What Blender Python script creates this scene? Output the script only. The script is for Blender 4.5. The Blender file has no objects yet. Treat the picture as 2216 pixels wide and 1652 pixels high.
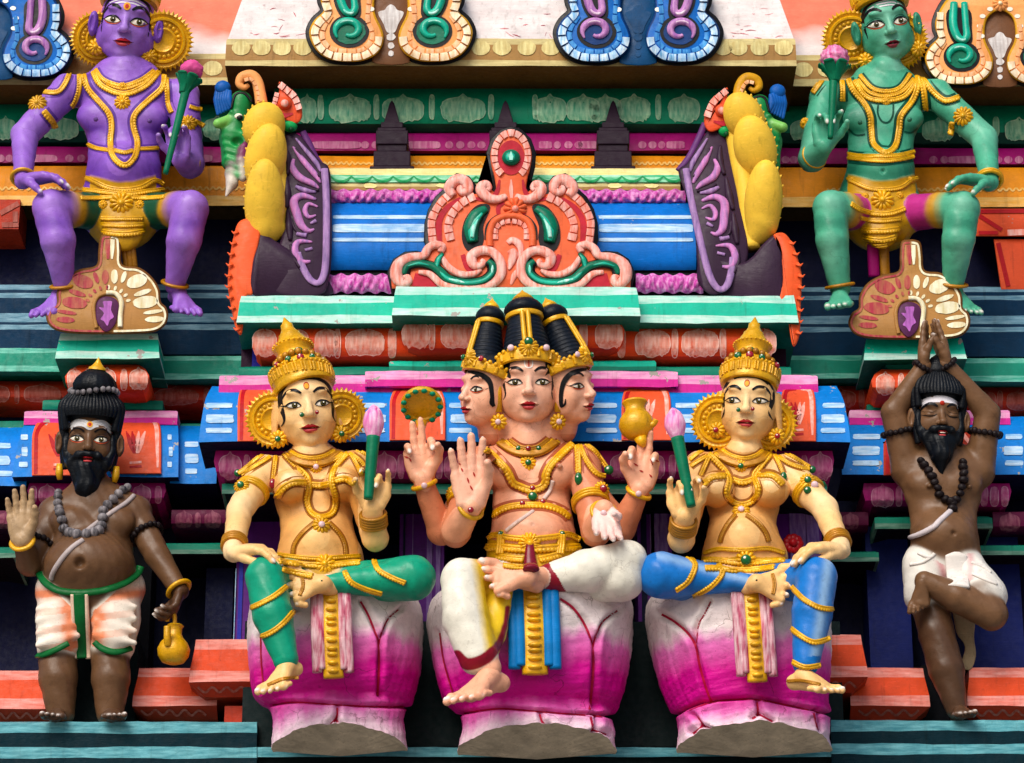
import bpy, bmesh, math, random
import numpy as np
from mathutils import Vector, Matrix
from mathutils.bvhtree import BVHTree
random.seed(7); RNG = np.random.default_rng(7)
scene = bpy.context.scene
COL = scene.collection
# ---------------------------------------------------------------- scale and camera
S = 0.002                    # metres per design unit
CAMH = 6.9                   # height of the middle of the view above the pavement
TH = math.radians(22.0); L = 7000.0
ct, st = math.cos(TH), math.sin(TH)
CAM = np.array([0, -L*ct, -L*st]); FWD = np.array([0, ct, st]); UPV = np.array([0, -st, ct]); RGT = np.array([1., 0, 0])
def P(x, y, d):
    """point on the facade: x across, y down, d how far it stands out from the wall plane"""
    v = FWD*L + RGT*(x-1108.0) + UPV*(826.0-y)
    t = (-d-CAM[1])/v[1]
    return CAM+v*t
def PA(a):
    return np.array([P(*p) for p in a])
def proj(W):
    r = np.asarray(W)-CAM
    f = r@FWD
    return np.stack([1108+L*(r@RGT)/f, 826-L*(r@UPV)/f], -1)
def nrm(v):
    v = np.asarray(v, float); return v/(np.linalg.norm(v)+1e-9)
def lin(c):
    return tuple((x/12.92 if x <= .04045 else ((x+.055)/1.055)**2.4) for x in c)
def rgb(r, g, b):
    return lin((r/255., g/255., b/255.))
# ---------------------------------------------------------------- materials
MATS = {}
def _nodes(name):
    m = bpy.data.materials.new(name); m.use_nodes = True
    nt = m.node_tree; N = nt.nodes; b = N['Principled BSDF']
    return m, nt, N, b
def _paint(name, colsock_fn, rough=.45, var=.16, bump=.25, chip=0., dirt=.35, metal=0., coat=0., bscale=1.0, streak=1., spec=.16, crack=0., rain=.0):
    m, nt, N, b = _nodes(name); Lk = nt.links.new
    tc = N.new('ShaderNodeTexCoord'); co = tc.outputs['Object']
    c = colsock_fn(nt, N, co)
    def noise(scale, detail=4, rough_=.6, vec=None):
        n = N.new('ShaderNodeTexNoise'); n.inputs['Scale'].default_value = scale; n.inputs['Detail'].default_value = detail
        n.inputs['Roughness'].default_value = rough_; Lk(vec or co, n.inputs['Vector']); return n.outputs['Fac']
    def ramp(f, lo, hi, a=0., z=1.):
        r = N.new('ShaderNodeMapRange'); r.inputs[1].default_value = lo; r.inputs[2].default_value = hi
        r.inputs[3].default_value = a; r.inputs[4].default_value = z; Lk(f, r.inputs[0]); return r.outputs[0]
    def mix(f, a, bb, mode='MIX'):
        x = N.new('ShaderNodeMix'); x.data_type = 'RGBA'; x.blend_type = mode
        if hasattr(f, 'links'): Lk(f, x.inputs[0])
        else: x.inputs[0].default_value = f
        for s, v in ((x.inputs[6], a), (x.inputs[7], bb)):
            if hasattr(v, 'links'): Lk(v, s)
            else: s.default_value = (*v[:3], 1)
        return x.outputs[2]
    # broad hand-painted unevenness
    h = N.new('ShaderNodeHueSaturation'); Lk(c, h.inputs['Color'])
    Lk(ramp(noise(9*bscale, 5), .3, .7, 1-var, 1+var), h.inputs['Value'])
    c2 = h.outputs['Color']
    # brush streaks
    mp = N.new('ShaderNodeMapping'); mp.inputs['Scale'].default_value = (14, 14, 14+76*streak); Lk(co, mp.inputs[0])
    lt = N.new('ShaderNodeHueSaturation'); lt.inputs['Value'].default_value = 1.4; lt.inputs['Saturation'].default_value = .96; Lk(c2, lt.inputs['Color'])
    c2 = mix(ramp(noise(1.6, 3, .6, mp.outputs[0]),   .58, .8, 0, .5*streak+.1), c2, lt.outputs['Color'])
    # grime and specks
    if dirt:
        c2 = mix(ramp(noise(34, 6, .75), .56, .80, 0, dirt*.9), c2, (.25, .2, .16), 'MULTIPLY')
        c2 = mix(ramp(noise(210, 2, .5), .69, .74, 0, dirt), c2, (.15, .12, .1), 'MULTIPLY')
    if rain:
        mr = N.new('ShaderNodeMapping'); mr.inputs['Scale'].default_value = (26, 26, 2.2); Lk(co, mr.inputs[0])
        c2 = mix(ramp(noise(1.5, 5, .65, mr.outputs[0]), .56, .74, 0, rain), c2, (.30, .27, .24), 'MULTIPLY')
    if crack:
        nz = N.new('ShaderNodeTexNoise'); nz.inputs['Scale'].default_value = 14; nz.inputs['Detail'].default_value = 4; Lk(co, nz.inputs['Vector'])
        va = N.new('ShaderNodeVectorMath'); va.operation = 'MULTIPLY_ADD'; va.inputs[1].default_value = (.10, .10, .10); Lk(nz.outputs['Color'], va.inputs[0]); Lk(co, va.inputs[2])
        vo = N.new('ShaderNodeTexVoronoi'); vo.feature = 'DISTANCE_TO_EDGE'; vo.inputs['Scale'].default_value = 6.5; Lk(va.outputs[0], vo.inputs['Vector'])
        mu = N.new('ShaderNodeMath'); mu.operation = 'MULTIPLY'; Lk(ramp(vo.outputs['Distance'], .006, .016, crack, 0), mu.inputs[0]); Lk(ramp(noise(4.5, 3), .50, .60), mu.inputs[1])
        c2 = mix(mu.outputs[0], c2, (.22, .17, .14), 'MULTIPLY')
    if chip:
        a = noise(13, 6, .62)
        c2 = mix(ramp(a, .70-chip*.12, .706-chip*.12, 0, 1), c2, (.38, .36, .33))
    Lk(c2, b.inputs['Base Color'])
    Lk(ramp(noise(40, 4), .3, .7, rough-.12, rough+.14), b.inputs['Roughness'])
    b.inputs['Metallic'].default_value = metal; b.inputs['Specular IOR Level'].default_value = spec
    b.inputs['Coat Weight'].default_value = coat; b.inputs['Coat Roughness'].default_value = .25
    bp = N.new('ShaderNodeBump'); bp.inputs['Strength'].default_value = bump; bp.inputs['Distance'].default_value = .006
    mm = N.new('ShaderNodeMath'); mm.operation = 'ADD'
    n1 = noise(26, 5); Lk(n1, mm.inputs[0])
    ml = N.new('ShaderNodeMath'); ml.operation = 'MULTIPLY'; ml.inputs[1].default_value = .5
    Lk(noise(2.0, 4, .6, mp.outputs[0]), ml.inputs[0]); Lk(ml.outputs[0], mm.inputs[1])
    Lk(mm.outputs[0], bp.inputs['Height']); Lk(bp.outputs[0], b.inputs['Normal'])
    return m
def paint(name, col, **kw):
    if 'dirt' not in kw or kw['dirt'] > .2: kw.setdefault('rain', .45)
    if name not in MATS:
        def f(nt, N, co):
            r = N.new('ShaderNodeRGB'); r.outputs[0].default_value = (*col, 1); return r.outputs[0]
        MATS[name] = _paint(name, f, **kw)
    return MATS[name]
def brushy(name, ca, cb, vert=True, bias=.5, **kw):
    """thin brushed paint: streaks of ca over cb"""
    kw.setdefault('rain', .35)
    if name not in MATS:
        def f(nt, N, co):
            mp = N.new('ShaderNodeMapping'); mp.inputs['Scale'].default_value = (60, 60, 9) if vert else (9, 9, 60)
            nt.links.new(co, mp.inputs[0])
            n = N.new('ShaderNodeTexNoise'); n.inputs['Scale'].default_value = 1.3; n.inputs['Detail'].default_value = 5
            nt.links.new(mp.outputs[0], n.inputs['Vector'])
            r = N.new('ShaderNodeMapRange'); r.inputs[1].default_value = bias-.2; r.inputs[2].default_value = bias+.2
            nt.links.new(n.outputs['Fac'], r.inputs[0])
            x = N.new('ShaderNodeMix'); x.data_type = 'RGBA'; nt.links.new(r.outputs[0], x.inputs[0])
            x.inputs[6].default_value = (*ca, 1); x.inputs[7].default_value = (*cb, 1)
            return x.outputs[2]
        MATS[name] = _paint(name, f, **kw)
    return MATS[name]
def attr_paint(name, **kw):
    if name not in MATS:
        def f(nt, N, co):
            a = N.new('ShaderNodeAttribute'); a.attribute_name = 'Col'; return a.outputs['Color']
        MATS[name] = _paint(name, f, **kw)
    return MATS[name]
# ---------------------------------------------------------------- objects
def thing(name, label, cat, at=None, group=None):
    o = bpy.data.objects.new(name, None); COL.objects.link(o); o.empty_display_size = .05
    at = np.zeros(3) if at is None else np.asarray(at, float)
    o['_at'] = [float(v) for v in at]
    o.location = (at[0]*S, at[1]*S, at[2]*S+CAMH)
    o['label'] = label; o['category'] = cat
    if group: o['group'] = group
    return o
class MB:
    """collects shapes; build() links them as one mesh object"""
    def __init__(s): s.v = []; s.f = []; s.m = []; s.n = 0; s.mats = []; s.cols = []
    def mi(s, mat):
        if mat not in s.mats: s.mats.append(mat)
        return s.mats.index(mat)
    def add(s, V, F, mat, C=None):
        V = np.asarray(V, float).reshape(-1, 3)
        if isinstance(F, np.ndarray): F = F.tolist()
        n = s.n
        s.v.append(V); s.f += [[i+n for i in f] for f in F]; s.n += len(V)
        s.m += [s.mi(mat)]*len(F)
        s.cols.append(np.tile([1., 1, 1], (len(V), 1)) if C is None else np.asarray(C, float))
    def build(s, name, parent=None, label=None, sharp=40, bevel=0, cols=False, kind=None):
        V = np.concatenate(s.v) if s.v else np.zeros((0, 3))
        off = np.zeros(3); r = parent
        while r is not None:
            if '_at' in r: off = np.array(r['_at'][:])
            r = r.parent
        me = bpy.data.meshes.new(name)
        W = (V-off)*S
        if parent is None: W = W+np.array([0, 0, CAMH])
        me.from_pydata(W.tolist(), [], s.f)
        for m in s.mats: me.materials.append(m)
        me.polygons.foreach_set('material_index', s.m)
        me.polygons.foreach_set('use_smooth', [True]*len(s.f))
        if cols:
            C = np.concatenate(s.cols); a = me.color_attributes.new('Col', 'FLOAT_COLOR', 'POINT')
            a.data.foreach_set('color', np.concatenate([C, np.ones((len(C), 1))], 1).ravel())
        me.update()
        if sharp: me.set_sharp_from_angle(angle=math.radians(sharp))
        o = bpy.data.objects.new(name, me); COL.objects.link(o)
        if parent is not None: o.parent = parent
        if label: o['label'] = label
        if kind: o['kind'] = kind
        if bevel:
            b = o.modifiers.new('soft_edges', 'BEVEL'); b.width = bevel*S; b.segments = 2; b.limit_method = 'ANGLE'; b.angle_limit = math.radians(35)
        return o
def solo(o, label, cat, group=None):
    o['label'] = label; o['category'] = cat
    if group: o['group'] = group
    return o
# ---------------------------------------------------------------- curves
def spline(pts, n=8, closed=False):
    p = np.asarray(pts, float); k = len(p); out = []
    rng = range(k) if closed else range(k-1)
    for i in rng:
        if closed: a, b, c, d = p[(i-1) % k], p[i], p[(i+1) % k], p[(i+2) % k]
        else: a, b, c, d = p[max(i-1, 0)], p[i], p[i+1], p[min(i+2, k-1)]
        for j in range(n):
            t = j/n
            out.append(.5*((2*b)+(-a+c)*t+(2*a-5*b+4*c-d)*t*t+(-a+3*b-3*c+d)*t**3))
    if not closed: out.append(p[-1])
    return np.array(out)
def resample(p, step):
    p = np.asarray(p, float); seg = np.linalg.norm(np.diff(p, axis=0), axis=1); s = np.r_[0, np.cumsum(seg)]
    n = max(2, int(round(s[-1]/step))+1); t = np.linspace(0, s[-1], n)
    return np.stack([np.interp(t, s, p[:, i]) for i in range(p.shape[1])], 1), t/ max(s[-1], 1e-6)
def polydist(px, pts):
    p = np.asarray(pts, float); d = np.full(len(px), 1e9)
    for a, b in zip(p[:-1], p[1:]):
        v = b-a; t = np.clip(((px-a)@v)/(v@v+1e-9), 0, 1); d = np.minimum(d, np.linalg.norm(px-a-t[:, None]*v, axis=1))
    return d
def wob(x, seed=0., f=.02, amp=1.):
    return amp*(math.sin(x*f+seed*1.7)+.6*math.sin(x*f*2.3+seed*3.1+1)+.4*math.sin(x*f*5.1+seed*.7+2))/2.
# ---------------------------------------------------------------- shapes
def tube(mb, pts, r, mat, seg=10, flat=1.0, nrmhint=None, caps=True, C=None):
    """sweep a round (or flattened) section along pts; r scalar or per point"""
    p = np.asarray(pts, float); n = len(p)
    r = np.full(n, r) if np.isscalar(r) else np.asarray(r, float)
    T = np.gradient(p, axis=0); T /= (np.linalg.norm(T, axis=1, keepdims=True)+1e-9)
    hint = np.array([0, -1, .35]) if nrmhint is None else np.asarray(nrmhint, float)
    V = []
    hs = hint if hint.ndim == 2 else np.tile(hint, (n, 1))
    for i in range(n):
        b = np.cross(T[i], hs[i])
        if np.linalg.norm(b) < 1e-3: b = np.cross(T[i], [1, 0, 0.1])
        b = nrm(b); c = nrm(np.cross(b, T[i]))
        for k in range(seg):
            a = 2*math.pi*k/seg
            V.append(p[i]+r[i]*(math.cos(a)*b+math.sin(a)*c*flat))
    F = [[i*seg+k, i*seg+(k+1) % seg, (i+1)*seg+(k+1) % seg, (i+1)*seg+k] for i in range(n-1) for k in range(seg)]
    if caps:
        V.append(p[0]); V.append(p[-1]); a, b = len(V)-2, len(V)-1
        F += [[a, (k+1) % seg, k] for k in range(seg)]
        o = (n-1)*seg
        F += [[b, o+k, o+(k+1) % seg] for k in range(seg)]
    mb.add(V, F, mat, None if C is None else np.tile(C, (len(V), 1)))
def rope(mb, pts, r, mat, pitch=9, depth=.28, flat=.8, seg=8, hint=None):
    """ridged cord of beads"""
    q, t = resample(pts, pitch/5.)
    jz = np.array([1+.12*wob(x, 3., .11) for x in t*np.sum(np.linalg.norm(np.diff(q, axis=0), axis=1))])
    ln = t*np.sum(np.linalg.norm(np.diff(q, axis=0), axis=1))
    rr = r*(1-depth+depth*np.abs(np.sin(math.pi*ln/pitch))**.7)
    ends = np.minimum(1, np.minimum(ln, ln[-1]-ln)/(r*.8)+.35); tube(mb, q, rr*ends*jz, mat, seg, flat, hint)
def ball(mb, c, r, mat, seg=14, rings=9, R=None, C=None):
    r = np.array([r, r, r], float) if np.isscalar(r) else np.asarray(r, float)
    V = [[0, 0, 1]]
    for i in range(1, rings):
        a = math.pi*i/rings
        for k in range(seg):
            b = 2*math.pi*k/seg; V.append([math.sin(a)*math.cos(b), math.sin(a)*math.sin(b), math.cos(a)])
    V.append([0, 0, -1]); V = np.array(V)*r
    if R is not None: V = V@np.asarray(R).T
    F = [[0, 1+k, 1+(k+1) % seg] for k in range(seg)]
    for i in range(rings-2):
        for k in range(seg):
            a = 1+i*seg; F.append([a+k, a+seg+k, a+seg+(k+1) % seg, a+(k+1) % seg])
    a = 1+(rings-2)*seg; z = len(V)-1
    F += [[z, a+(k+1) % seg, a+k] for k in range(seg)]
    mb.add(V+np.asarray(c), F, mat, None if C is None else np.tile(C, (len(V), 1)))
def frame(n, up=(0, 0, 1)):
    """columns: right, up, normal"""
    n = nrm(n); r = np.cross(up, n)
    if np.linalg.norm(r) < 1e-3: r = np.cross([0, 1, 0], n)
    r = nrm(r); u = np.cross(n, r)
    return np.stack([r, u, n], 1)
def lathe(mb, base, axis, prof, mat, seg=28, flute=0, fdep=0., mats=None, sx=1., sy=1., hint=(0, -1, 0)):
    """prof: list of (height, radius)"""
    ax = nrm(axis); R = frame(ax, hint)
    V = []
    for h, r in prof:
        for k in range(seg):
            a = 2*math.pi*k/seg; q = r*(1+(fdep*abs(math.cos(a*flute/2)) if flute else 0))
            V.append(np.asarray(base)+R@np.array([q*math.cos(a)*sx, q*math.sin(a)*sy, h]))
    n = len(prof); F = {}
    for i in range(n-1):
        m = mat if mats is None else mats[i]
        F.setdefault(m, []).extend([[i*seg+k, i*seg+(k+1) % seg, (i+1)*seg+(k+1) % seg, (i+1)*seg+k] for k in range(seg)])
    first = True
    F.setdefault(mat, []).append(list(range(seg))[::-1]); F[mat].append([(n-1)*seg+k for k in range(seg)])
    b = mb.n
    for m, ff in F.items():
        if first: mb.add(V, ff, m); first = False
        else:
            mb.f += [[i+b for i in f] for f in ff]; mb.m += [mb.mi(m)]*len(ff)
def rosette(mb, c, n, r, mat, petals=11, centre=None, h=None, up=(0, 0, 1)):
    """round gold flower boss"""
    R = frame(n, up); h = h or r*.35; seg = petals*6
    rings = [(0, 1.0), (.3, 1.0), (.34, .8), (.6, .95), (.85, .6), (1.0, .0)]
    V = []
    for f, z in rings:
        for k in range(seg):
            a = 2*math.pi*k/seg; lobe = abs(math.sin(a*petals/2))**.6
            q = r*f*(1 if f < .5 else (.80+.2*lobe)); zz = h*z*(1 if f < .5 else (.55+.45*lobe))
            V.append(np.asarray(c)+R@np.array([q*math.cos(a), q*math.sin(a), zz]))
    F = [[i*seg+k, (i+1)*seg+k, (i+1)*seg+(k+1) % seg, i*seg+(k+1) % seg] for i in range(len(rings)-1) for k in range(seg)]
    F = [f[::-1] for f in F]
    mb.add(V, F, mat)
    ball(mb, np.asarray(c)+R[:, 2]*h*.9, (r*.27, r*.27, r*.22), centre or mat, 12, 8, R)
def plate(mb, outline, dfun, thick, mat, side=None, soft=3.):
    """a cut-out slab: outline in (x,y) facade units, its front at d=dfun(x,y), with a softened edge"""
    o = np.asarray(outline, float); n = len(o)
    if not callable(dfun): dd = dfun; dfun = lambda x, y: dd
    area = .5*np.sum(o[:, 0]*np.roll(o[:, 1], -1)-np.roll(o[:, 0], -1)*o[:, 1])
    if area > 0: o = o[::-1]
    tn = np.roll(o, -1, 0)-np.roll(o, 1, 0); tn /= (np.linalg.norm(tn, axis=1, keepdims=True)+1e-9)
    inn = np.stack([tn[:, 1], -tn[:, 0]], 1)
    inn = -inn if np.mean(np.sum(inn*(o.mean(0)-o), 1)) < 0 else inn
    rings = [(0, -thick), (0, -soft), (soft*.35, -soft*.35), (soft, 0)]
    V = []
    for k, (ins, dz) in enumerate(rings):
        q = o+inn*ins
        V += [P(x, y, dfun(x, y)+dz) for x, y in q]
    F = [[i*n+k, i*n+(k+1) % n, (i+1)*n+(k+1) % n, (i+1)*n+k] for i in range(3) for k in range(n)]
    b = mb.n
    mb.add(V, F, side or mat)
    mb.f.append([b+3*n+k for k in range(n)]); mb.m.append(mb.mi(mat))
def decal(mb, poly, mapf, mat, rings=3, center=None):
    """painted patch: a thin skin of paint; poly star-shaped about its centre"""
    o = np.asarray(poly, float); n = len(o); c = o.mean(0) if center is None else np.asarray(center, float)
    V = [mapf(*c)]
    for i in range(1, rings+1):
        for q in o: V.append(mapf(*(c+(q-c)*i/rings)))
    F = [[0, 1+k, 1+(k+1) % n] for k in range(n)]
    for i in range(rings-1):
        F += [[1+i*n+k, 1+(i+1)*n+k, 1+(i+1)*n+(k+1) % n, 1+i*n+(k+1) % n] for k in range(n)]
    V = np.array([v if v is not None else [np.nan]*3 for v in V])
    bad = np.isnan(V[:, 0])
    if bad.any():
        good = V[~bad].mean(0) if (~bad).any() else np.zeros(3)
        F = [f for f in F if not bad[f].any()]; V[bad] = good
    # face the viewer
    if F:
        f = F[len(F)//2]; nn = np.cross(V[f[1]]-V[f[0]], V[f[2]]-V[f[0]])
        if nn@(CAM-V[f[0]]) < 0: F = [g[::-1] for g in F]
    mb.add(V, F, mat)
def stroke(mb, pts, w, mapf, mat, step=4.):
    """painted brush line of width w (scalar or list of widths along it)"""
    p = np.asarray(pts, float)
    q, t = resample(p, step)
    w = np.full(len(q), w) if np.isscalar(w) else np.interp(t, np.linspace(0, 1, len(w)), w)
    T = np.gradient(q, axis=0); T /= (np.linalg.norm(T, axis=1, keepdims=True)+1e-9); N_ = np.stack([-T[:, 1], T[:, 0]], 1)
    V = []; ok = []
    for i in range(len(q)):
        for s in (-.5, 0, .5):
            v = mapf(*(q[i]+N_[i]*w[i]*s)); ok.append(v is not None); V.append(v if v is not None else np.zeros(3))
    F = []
    for i in range(len(q)-1):
        for k in range(2):
            f = [i*3+k, i*3+k+1, (i+1)*3+k+1, (i+1)*3+k]
            if all(ok[j] for j in f): F.append(f)
    if not F: return
    V = np.array(V); f = F[0]; nn = np.cross(V[f[1]]-V[f[0]], V[f[2]]-V[f[0]])
    if nn@(CAM-V[f[0]]) < 0: F = [g[::-1] for g in F]
    mb.add(V, F, mat)
def ell2(cx, cy, rx, ry, n=20, rot=0., rag=0.):
    out = []
    for k in range(n):
        a = 2*math.pi*k/n; q = 1+rag*random.uniform(-1, 1)
        x, y = rx*math.cos(a)*q, ry*math.sin(a)*q
        out.append([cx+x*math.cos(rot)-y*math.sin(rot), cy+x*math.sin(rot)+y*math.cos(rot)])
    return np.array(out)
def lozenge(cx, cy, rx, ry, n=24, pw=3., rag=.02):
    """rounded bar"""
    out = []
    for k in range(n):
        a = 2*math.pi*k/n; c, s = math.cos(a), math.sin(a)
        out.append([cx+rx*math.copysign(abs(c)**(2/pw), c)*(1+rag*random.uniform(-1, 1)), cy+ry*math.copysign(abs(s)**(2/pw), s)*(1+rag*random.uniform(-1, 1))])
    return np.array(out)
def flower(cx, cy, rx, ry, rag=.03):
    """broad brushed lotus-petal motif with a pointed top and ragged feet"""
    out = []
    n = 44
    for k in range(n):
        a = 2*math.pi*k/n-math.pi/2; c, s = math.cos(a), math.sin(a)
        x = rx*math.copysign(abs(c)**.58, c)*(1-.10*max(0, s)); y = ry*math.copysign(abs(s)**.55, s)+ry*.10*abs(c)**2*(1 if s < 0 else 0)
        if k == 0: y -= ry*.36
        if k in (1, n-1): y -= ry*.08; x *= .55
        if s > .55: y += ry*random.uniform(-.16, .12)
        out.append([cx+x*(1+rag*random.uniform(-1, 1)), cy+y])
    return np.array(out)
RIMS = {}
def motif(mb, poly, mapf, mat):
    """brushed motif with the heavier line the brush leaves round it"""
    decal(mb, poly, mapf, mat)
    if mat.name not in RIMS:
        RIMS[mat.name] = RIMC.get(mat.name, mat)
    q = np.concatenate([poly, poly[:2]]); k = random.randint(0, len(poly)-1); n = len(poly); q = np.array([poly[(k+i) % n] for i in range(int(n*.8))])
    stroke(mb, q, [.8, 2., 1.4, 2.2, .8], lambda x, y: mapf(x, y, 2.2), RIMS[mat.name], 3)
RIMC = {}
def moulding(mb, x0, x1, prof, mats, dback=None, seed=0, jit=.9, step=36, mitre=1.0, ends=(1, 1)):
    """horizontal moulding run: prof = [(y,d)...] top to bottom, mats one per segment; ends return to the wall"""
    prof = [tuple(p) for p in prof]
    dmax = max(p[1] for p in prof); dmin = min(p[1] for p in prof)
    if dback is None: dback = dmin-60
    ymid = np.mean([p[0] for p in prof])
    X0 = P(x0, ymid, dmax)[0]; X1 = P(x1, ymid, dmax)[0]
    nx = max(2, int((x1-x0)/step)+1)
    base = np.array([P(1108, y, d) for y, d in prof]); m = len(prof)
    cols = []
    for k in range(nx):
        t = k/(nx-1); col = []
        for i in range(m):
            ins = (dmax-prof[i][1])*mitre
            a = X0+(ins if ends[0] else 0); b = X1-(ins if ends[1] else 0)
            x = a+(b-a)*t
            j = 0 if not jit else wob(x, seed+i*1.3, .018, jit)
            j2 = 0 if not jit else wob(x, seed+i*2.1+5, .013, jit*.7)
            col.append([x, base[i][1]+j2, base[i][2]+j])
        cols.append(col)
    def back(col):
        return [[c[0], -dback, c[2]] for c in col]
    allc = ([back(cols[0])] if ends[0] else [])+cols+([back(cols[-1])] if ends[1] else [])
    V = np.array(allc).reshape(-1, 3)
    nb = len(allc); byc = {}
    for i in range(m-1):
        mt = mats[i] if isinstance(mats, (list, tuple)) else mats
        for k in range(nb-1):
            byc.setdefault(mt, []).append([k*m+i, k*m+i+1, (k+1)*m+i+1, (k+1)*m+i])
    # top and bottom closing faces back to the wall
    T = []
    for idx, mt in ((0, mats[0] if isinstance(mats, (list, tuple)) else mats), (m-1, mats[-1] if isinstance(mats, (list, tuple)) else mats)):
        q0 = len(V); bv = np.array([[c[idx][0], -dback, c[idx][2]] for c in cols]); V = np.concatenate([V, bv])
        o = 1 if ends[0] else 0
        for k in range(nx-1):
            f = [(k+o)*m+idx, (k+1+o)*m+idx, q0+k+1, q0+k]
            byc.setdefault(mt, []).append(f if idx else f[::-1])
    b = mb.n; first = True
    for mt, ff in byc.items():
        if first: mb.add(V, ff, mt); first = False
        else:
            mb.f += [[i+b for i in f] for f in ff]; mb.m += [mb.mi(mt)]*len(ff)
    ys = np.array([p[0] for p in prof]); ds = np.array([p[1] for p in prof])
    def onface(x, y, off=1.6):
        return P(x, y, float(np.interp(y, ys, ds))+off)
    return onface
def box(mb, x0, x1, y0, y1, dfront, dback, mat):
    """rectangular block seen face on at depth dfront"""
    a = P(x0, y1, dfront); b = P(x1, y0, dfront)
    X0, X1, Z0, Z1 = a[0], b[0], a[2], b[2]
    V = [[x, y, z] for x in (X0, X1) for y in (-dfront, -dback) for z in (Z0, Z1)]
    F = [[0, 1, 3, 2], [4, 6, 7, 5], [0, 4, 5, 1], [2, 3, 7, 6], [0, 2, 6, 4], [1, 5, 7, 3]]
    F = [f[::-1] for f in F]
    mb.add(V, F, mat)
# ---------------------------------------------------------------- paints of the building
NAVY = paint('navy_paint', rgb(3, 10, 50), dirt=.3, rough=.6)
BLACKBLUE = paint('blue_black_paint', rgb(4, 7, 16), dirt=.2, rough=.6)
DGREEN = paint('dark_green_paint', rgb(2, 24, 26), rough=.6)
TEAL = paint('teal_green_paint', rgb(0, 184, 154), var=.14, dirt=.3, chip=.45)
TEALD = paint('sea_green_paint', rgb(0, 122, 98), var=.15)
TEALP = brushy('pale_teal_stripe', rgb(200, 232, 220), rgb(128, 214, 196), vert=False, bias=.55, chip=.5)
STEP = paint('petrol_blue_paint', rgb(0, 44, 74), rough=.5, spec=.08)
STEPP = brushy('pale_blue_stripe', rgb(128, 170, 190), rgb(66, 116, 142), vert=False)
LEDGE = paint('deep_petrol_paint', rgb(0, 34, 44), spec=.08, rough=.55, dirt=.5, bump=.6)
LEDGEP = brushy('sky_teal_stripe', rgb(110, 180, 190), rgb(52, 128, 142), vert=False, bump=.7)
ORANGE = paint('orange_red_paint', rgb(222, 72, 26), var=.16, dirt=.45)
ORANGED = paint('brick_orange_paint', rgb(176, 46, 18), var=.2, dirt=.5)
SALMONP = brushy('salmon_stripe', rgb(240, 160, 150), rgb(222, 106, 88), vert=False)
SALMON = brushy('salmon_motif', rgb(240, 190, 175), rgb(222, 110, 84), bias=.5)
DULLS = brushy('dull_rose_motif', rgb(176, 100, 88), rgb(150, 54, 38), bias=.5)
MAG = paint('magenta_paint', rgb(160, 12, 108), var=.16)
MAGP = brushy('mauve_motif', rgb(205, 130, 165), rgb(172, 60, 122), bias=.5)
MAGD = paint('plum_paint', rgb(98, 8, 60), var=.2)
PINK = brushy('pale_pink_stripe', rgb(240, 178, 214), rgb(226, 120, 186), vert=False, chip=.75)
HOTP = paint('hot_pink_paint', rgb(206, 30, 146), chip=.6)
BLUE = paint('bright_blue_paint', rgb(0, 120, 208), var=.16, chip=.5)
BLUEV = paint('vault_blue_paint', rgb(0, 108, 200), var=.16, chip=.2)
BLUEP = brushy('white_blue_stripe', rgb(205, 226, 244), rgb(116, 176, 228), vert=False)
CREAMP = brushy('cream_paint', rgb(242, 226, 160), rgb(232, 208, 130), vert=False)
TAN = paint('tan_paint', rgb(158, 118, 62), var=.12)
TANP = brushy('pale_tan_stripe', rgb(214, 200, 140), rgb(186, 166, 110), vert=False)
DISC = brushy('pale_yellow_disc', rgb(232, 224, 160), rgb(196, 176, 112), bias=.42)
BROWN = paint('umber_paint', rgb(74, 52, 22), rough=.6)
SOFFIT = paint('soffit_brown', rgb(88, 62, 26), rough=.7)
GREEN = paint('emerald_paint', rgb(0, 132, 98), var=.16)
GREENP = brushy('pale_green_motif', rgb(160, 206, 170), rgb(60, 160, 128), bias=.55)
MUST = paint('mustard_orange_paint', rgb(226, 140, 14), var=.2)
MUSTP = brushy('pale_mustard_stripe', rgb(238, 196, 116), rgb(228, 166, 60), vert=False)
PURP = paint('purple_paint', rgb(92, 24, 128), var=.2)
PURPP = brushy('lilac_stripe', rgb(158, 124, 186), rgb(100, 60, 146))
VIOL = paint('violet_paint', rgb(150, 62, 178))
INDIGO = paint('indigo_paint', rgb(36, 40, 168))
RIMC.update({'salmon_motif': brushy('salmon_rim', rgb(248, 216, 204), rgb(240, 170, 150)), 'mauve_motif': brushy('mauve_rim', rgb(224, 176, 200), rgb(196, 110, 158)), 'pale_green_motif': brushy('green_rim', rgb(196, 222, 190), rgb(120, 190, 160)), 'dull_rose_motif': brushy('rose_rim', rgb(196, 130, 118), rgb(170, 90, 76))})
SLOPE = None
def slope_fn(nt, N, co):
    """salmon pink brushed into white, fading down the slope"""
    sp = N.new('ShaderNodeSeparateXYZ'); nt.links.new(co, sp.inputs[0])
    n = N.new('ShaderNodeTexNoise'); n.inputs['Scale'].default_value = 5; nt.links.new(co, n.inputs['Vector'])
    a = N.new('ShaderNodeMath'); a.operation = 'MULTIPLY_ADD'; a.inputs[1].default_value = .16; nt.links.new(n.outputs['Fac'], a.inputs[0]); nt.links.new(sp.outputs['Z'], a.inputs[2])
    r = N.new('ShaderNodeMapRange'); zt = P(1108, 40, -20)[2]*S+CAMH+.05; r.inputs[1].default_value = zt-.04; r.inputs[2].default_value = zt+.09
    nt.links.new(a.outputs[0], r.inputs[0])
    x = N.new('ShaderNodeMix'); x.data_type = 'RGBA'; nt.links.new(r.outputs[0], x.inputs[0])
    x.inputs[6].default_value = (*rgb(222, 214, 212), 1); x.inputs[7].default_value = (*rgb(226, 122, 96), 1)
    return x.outputs[2]
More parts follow.
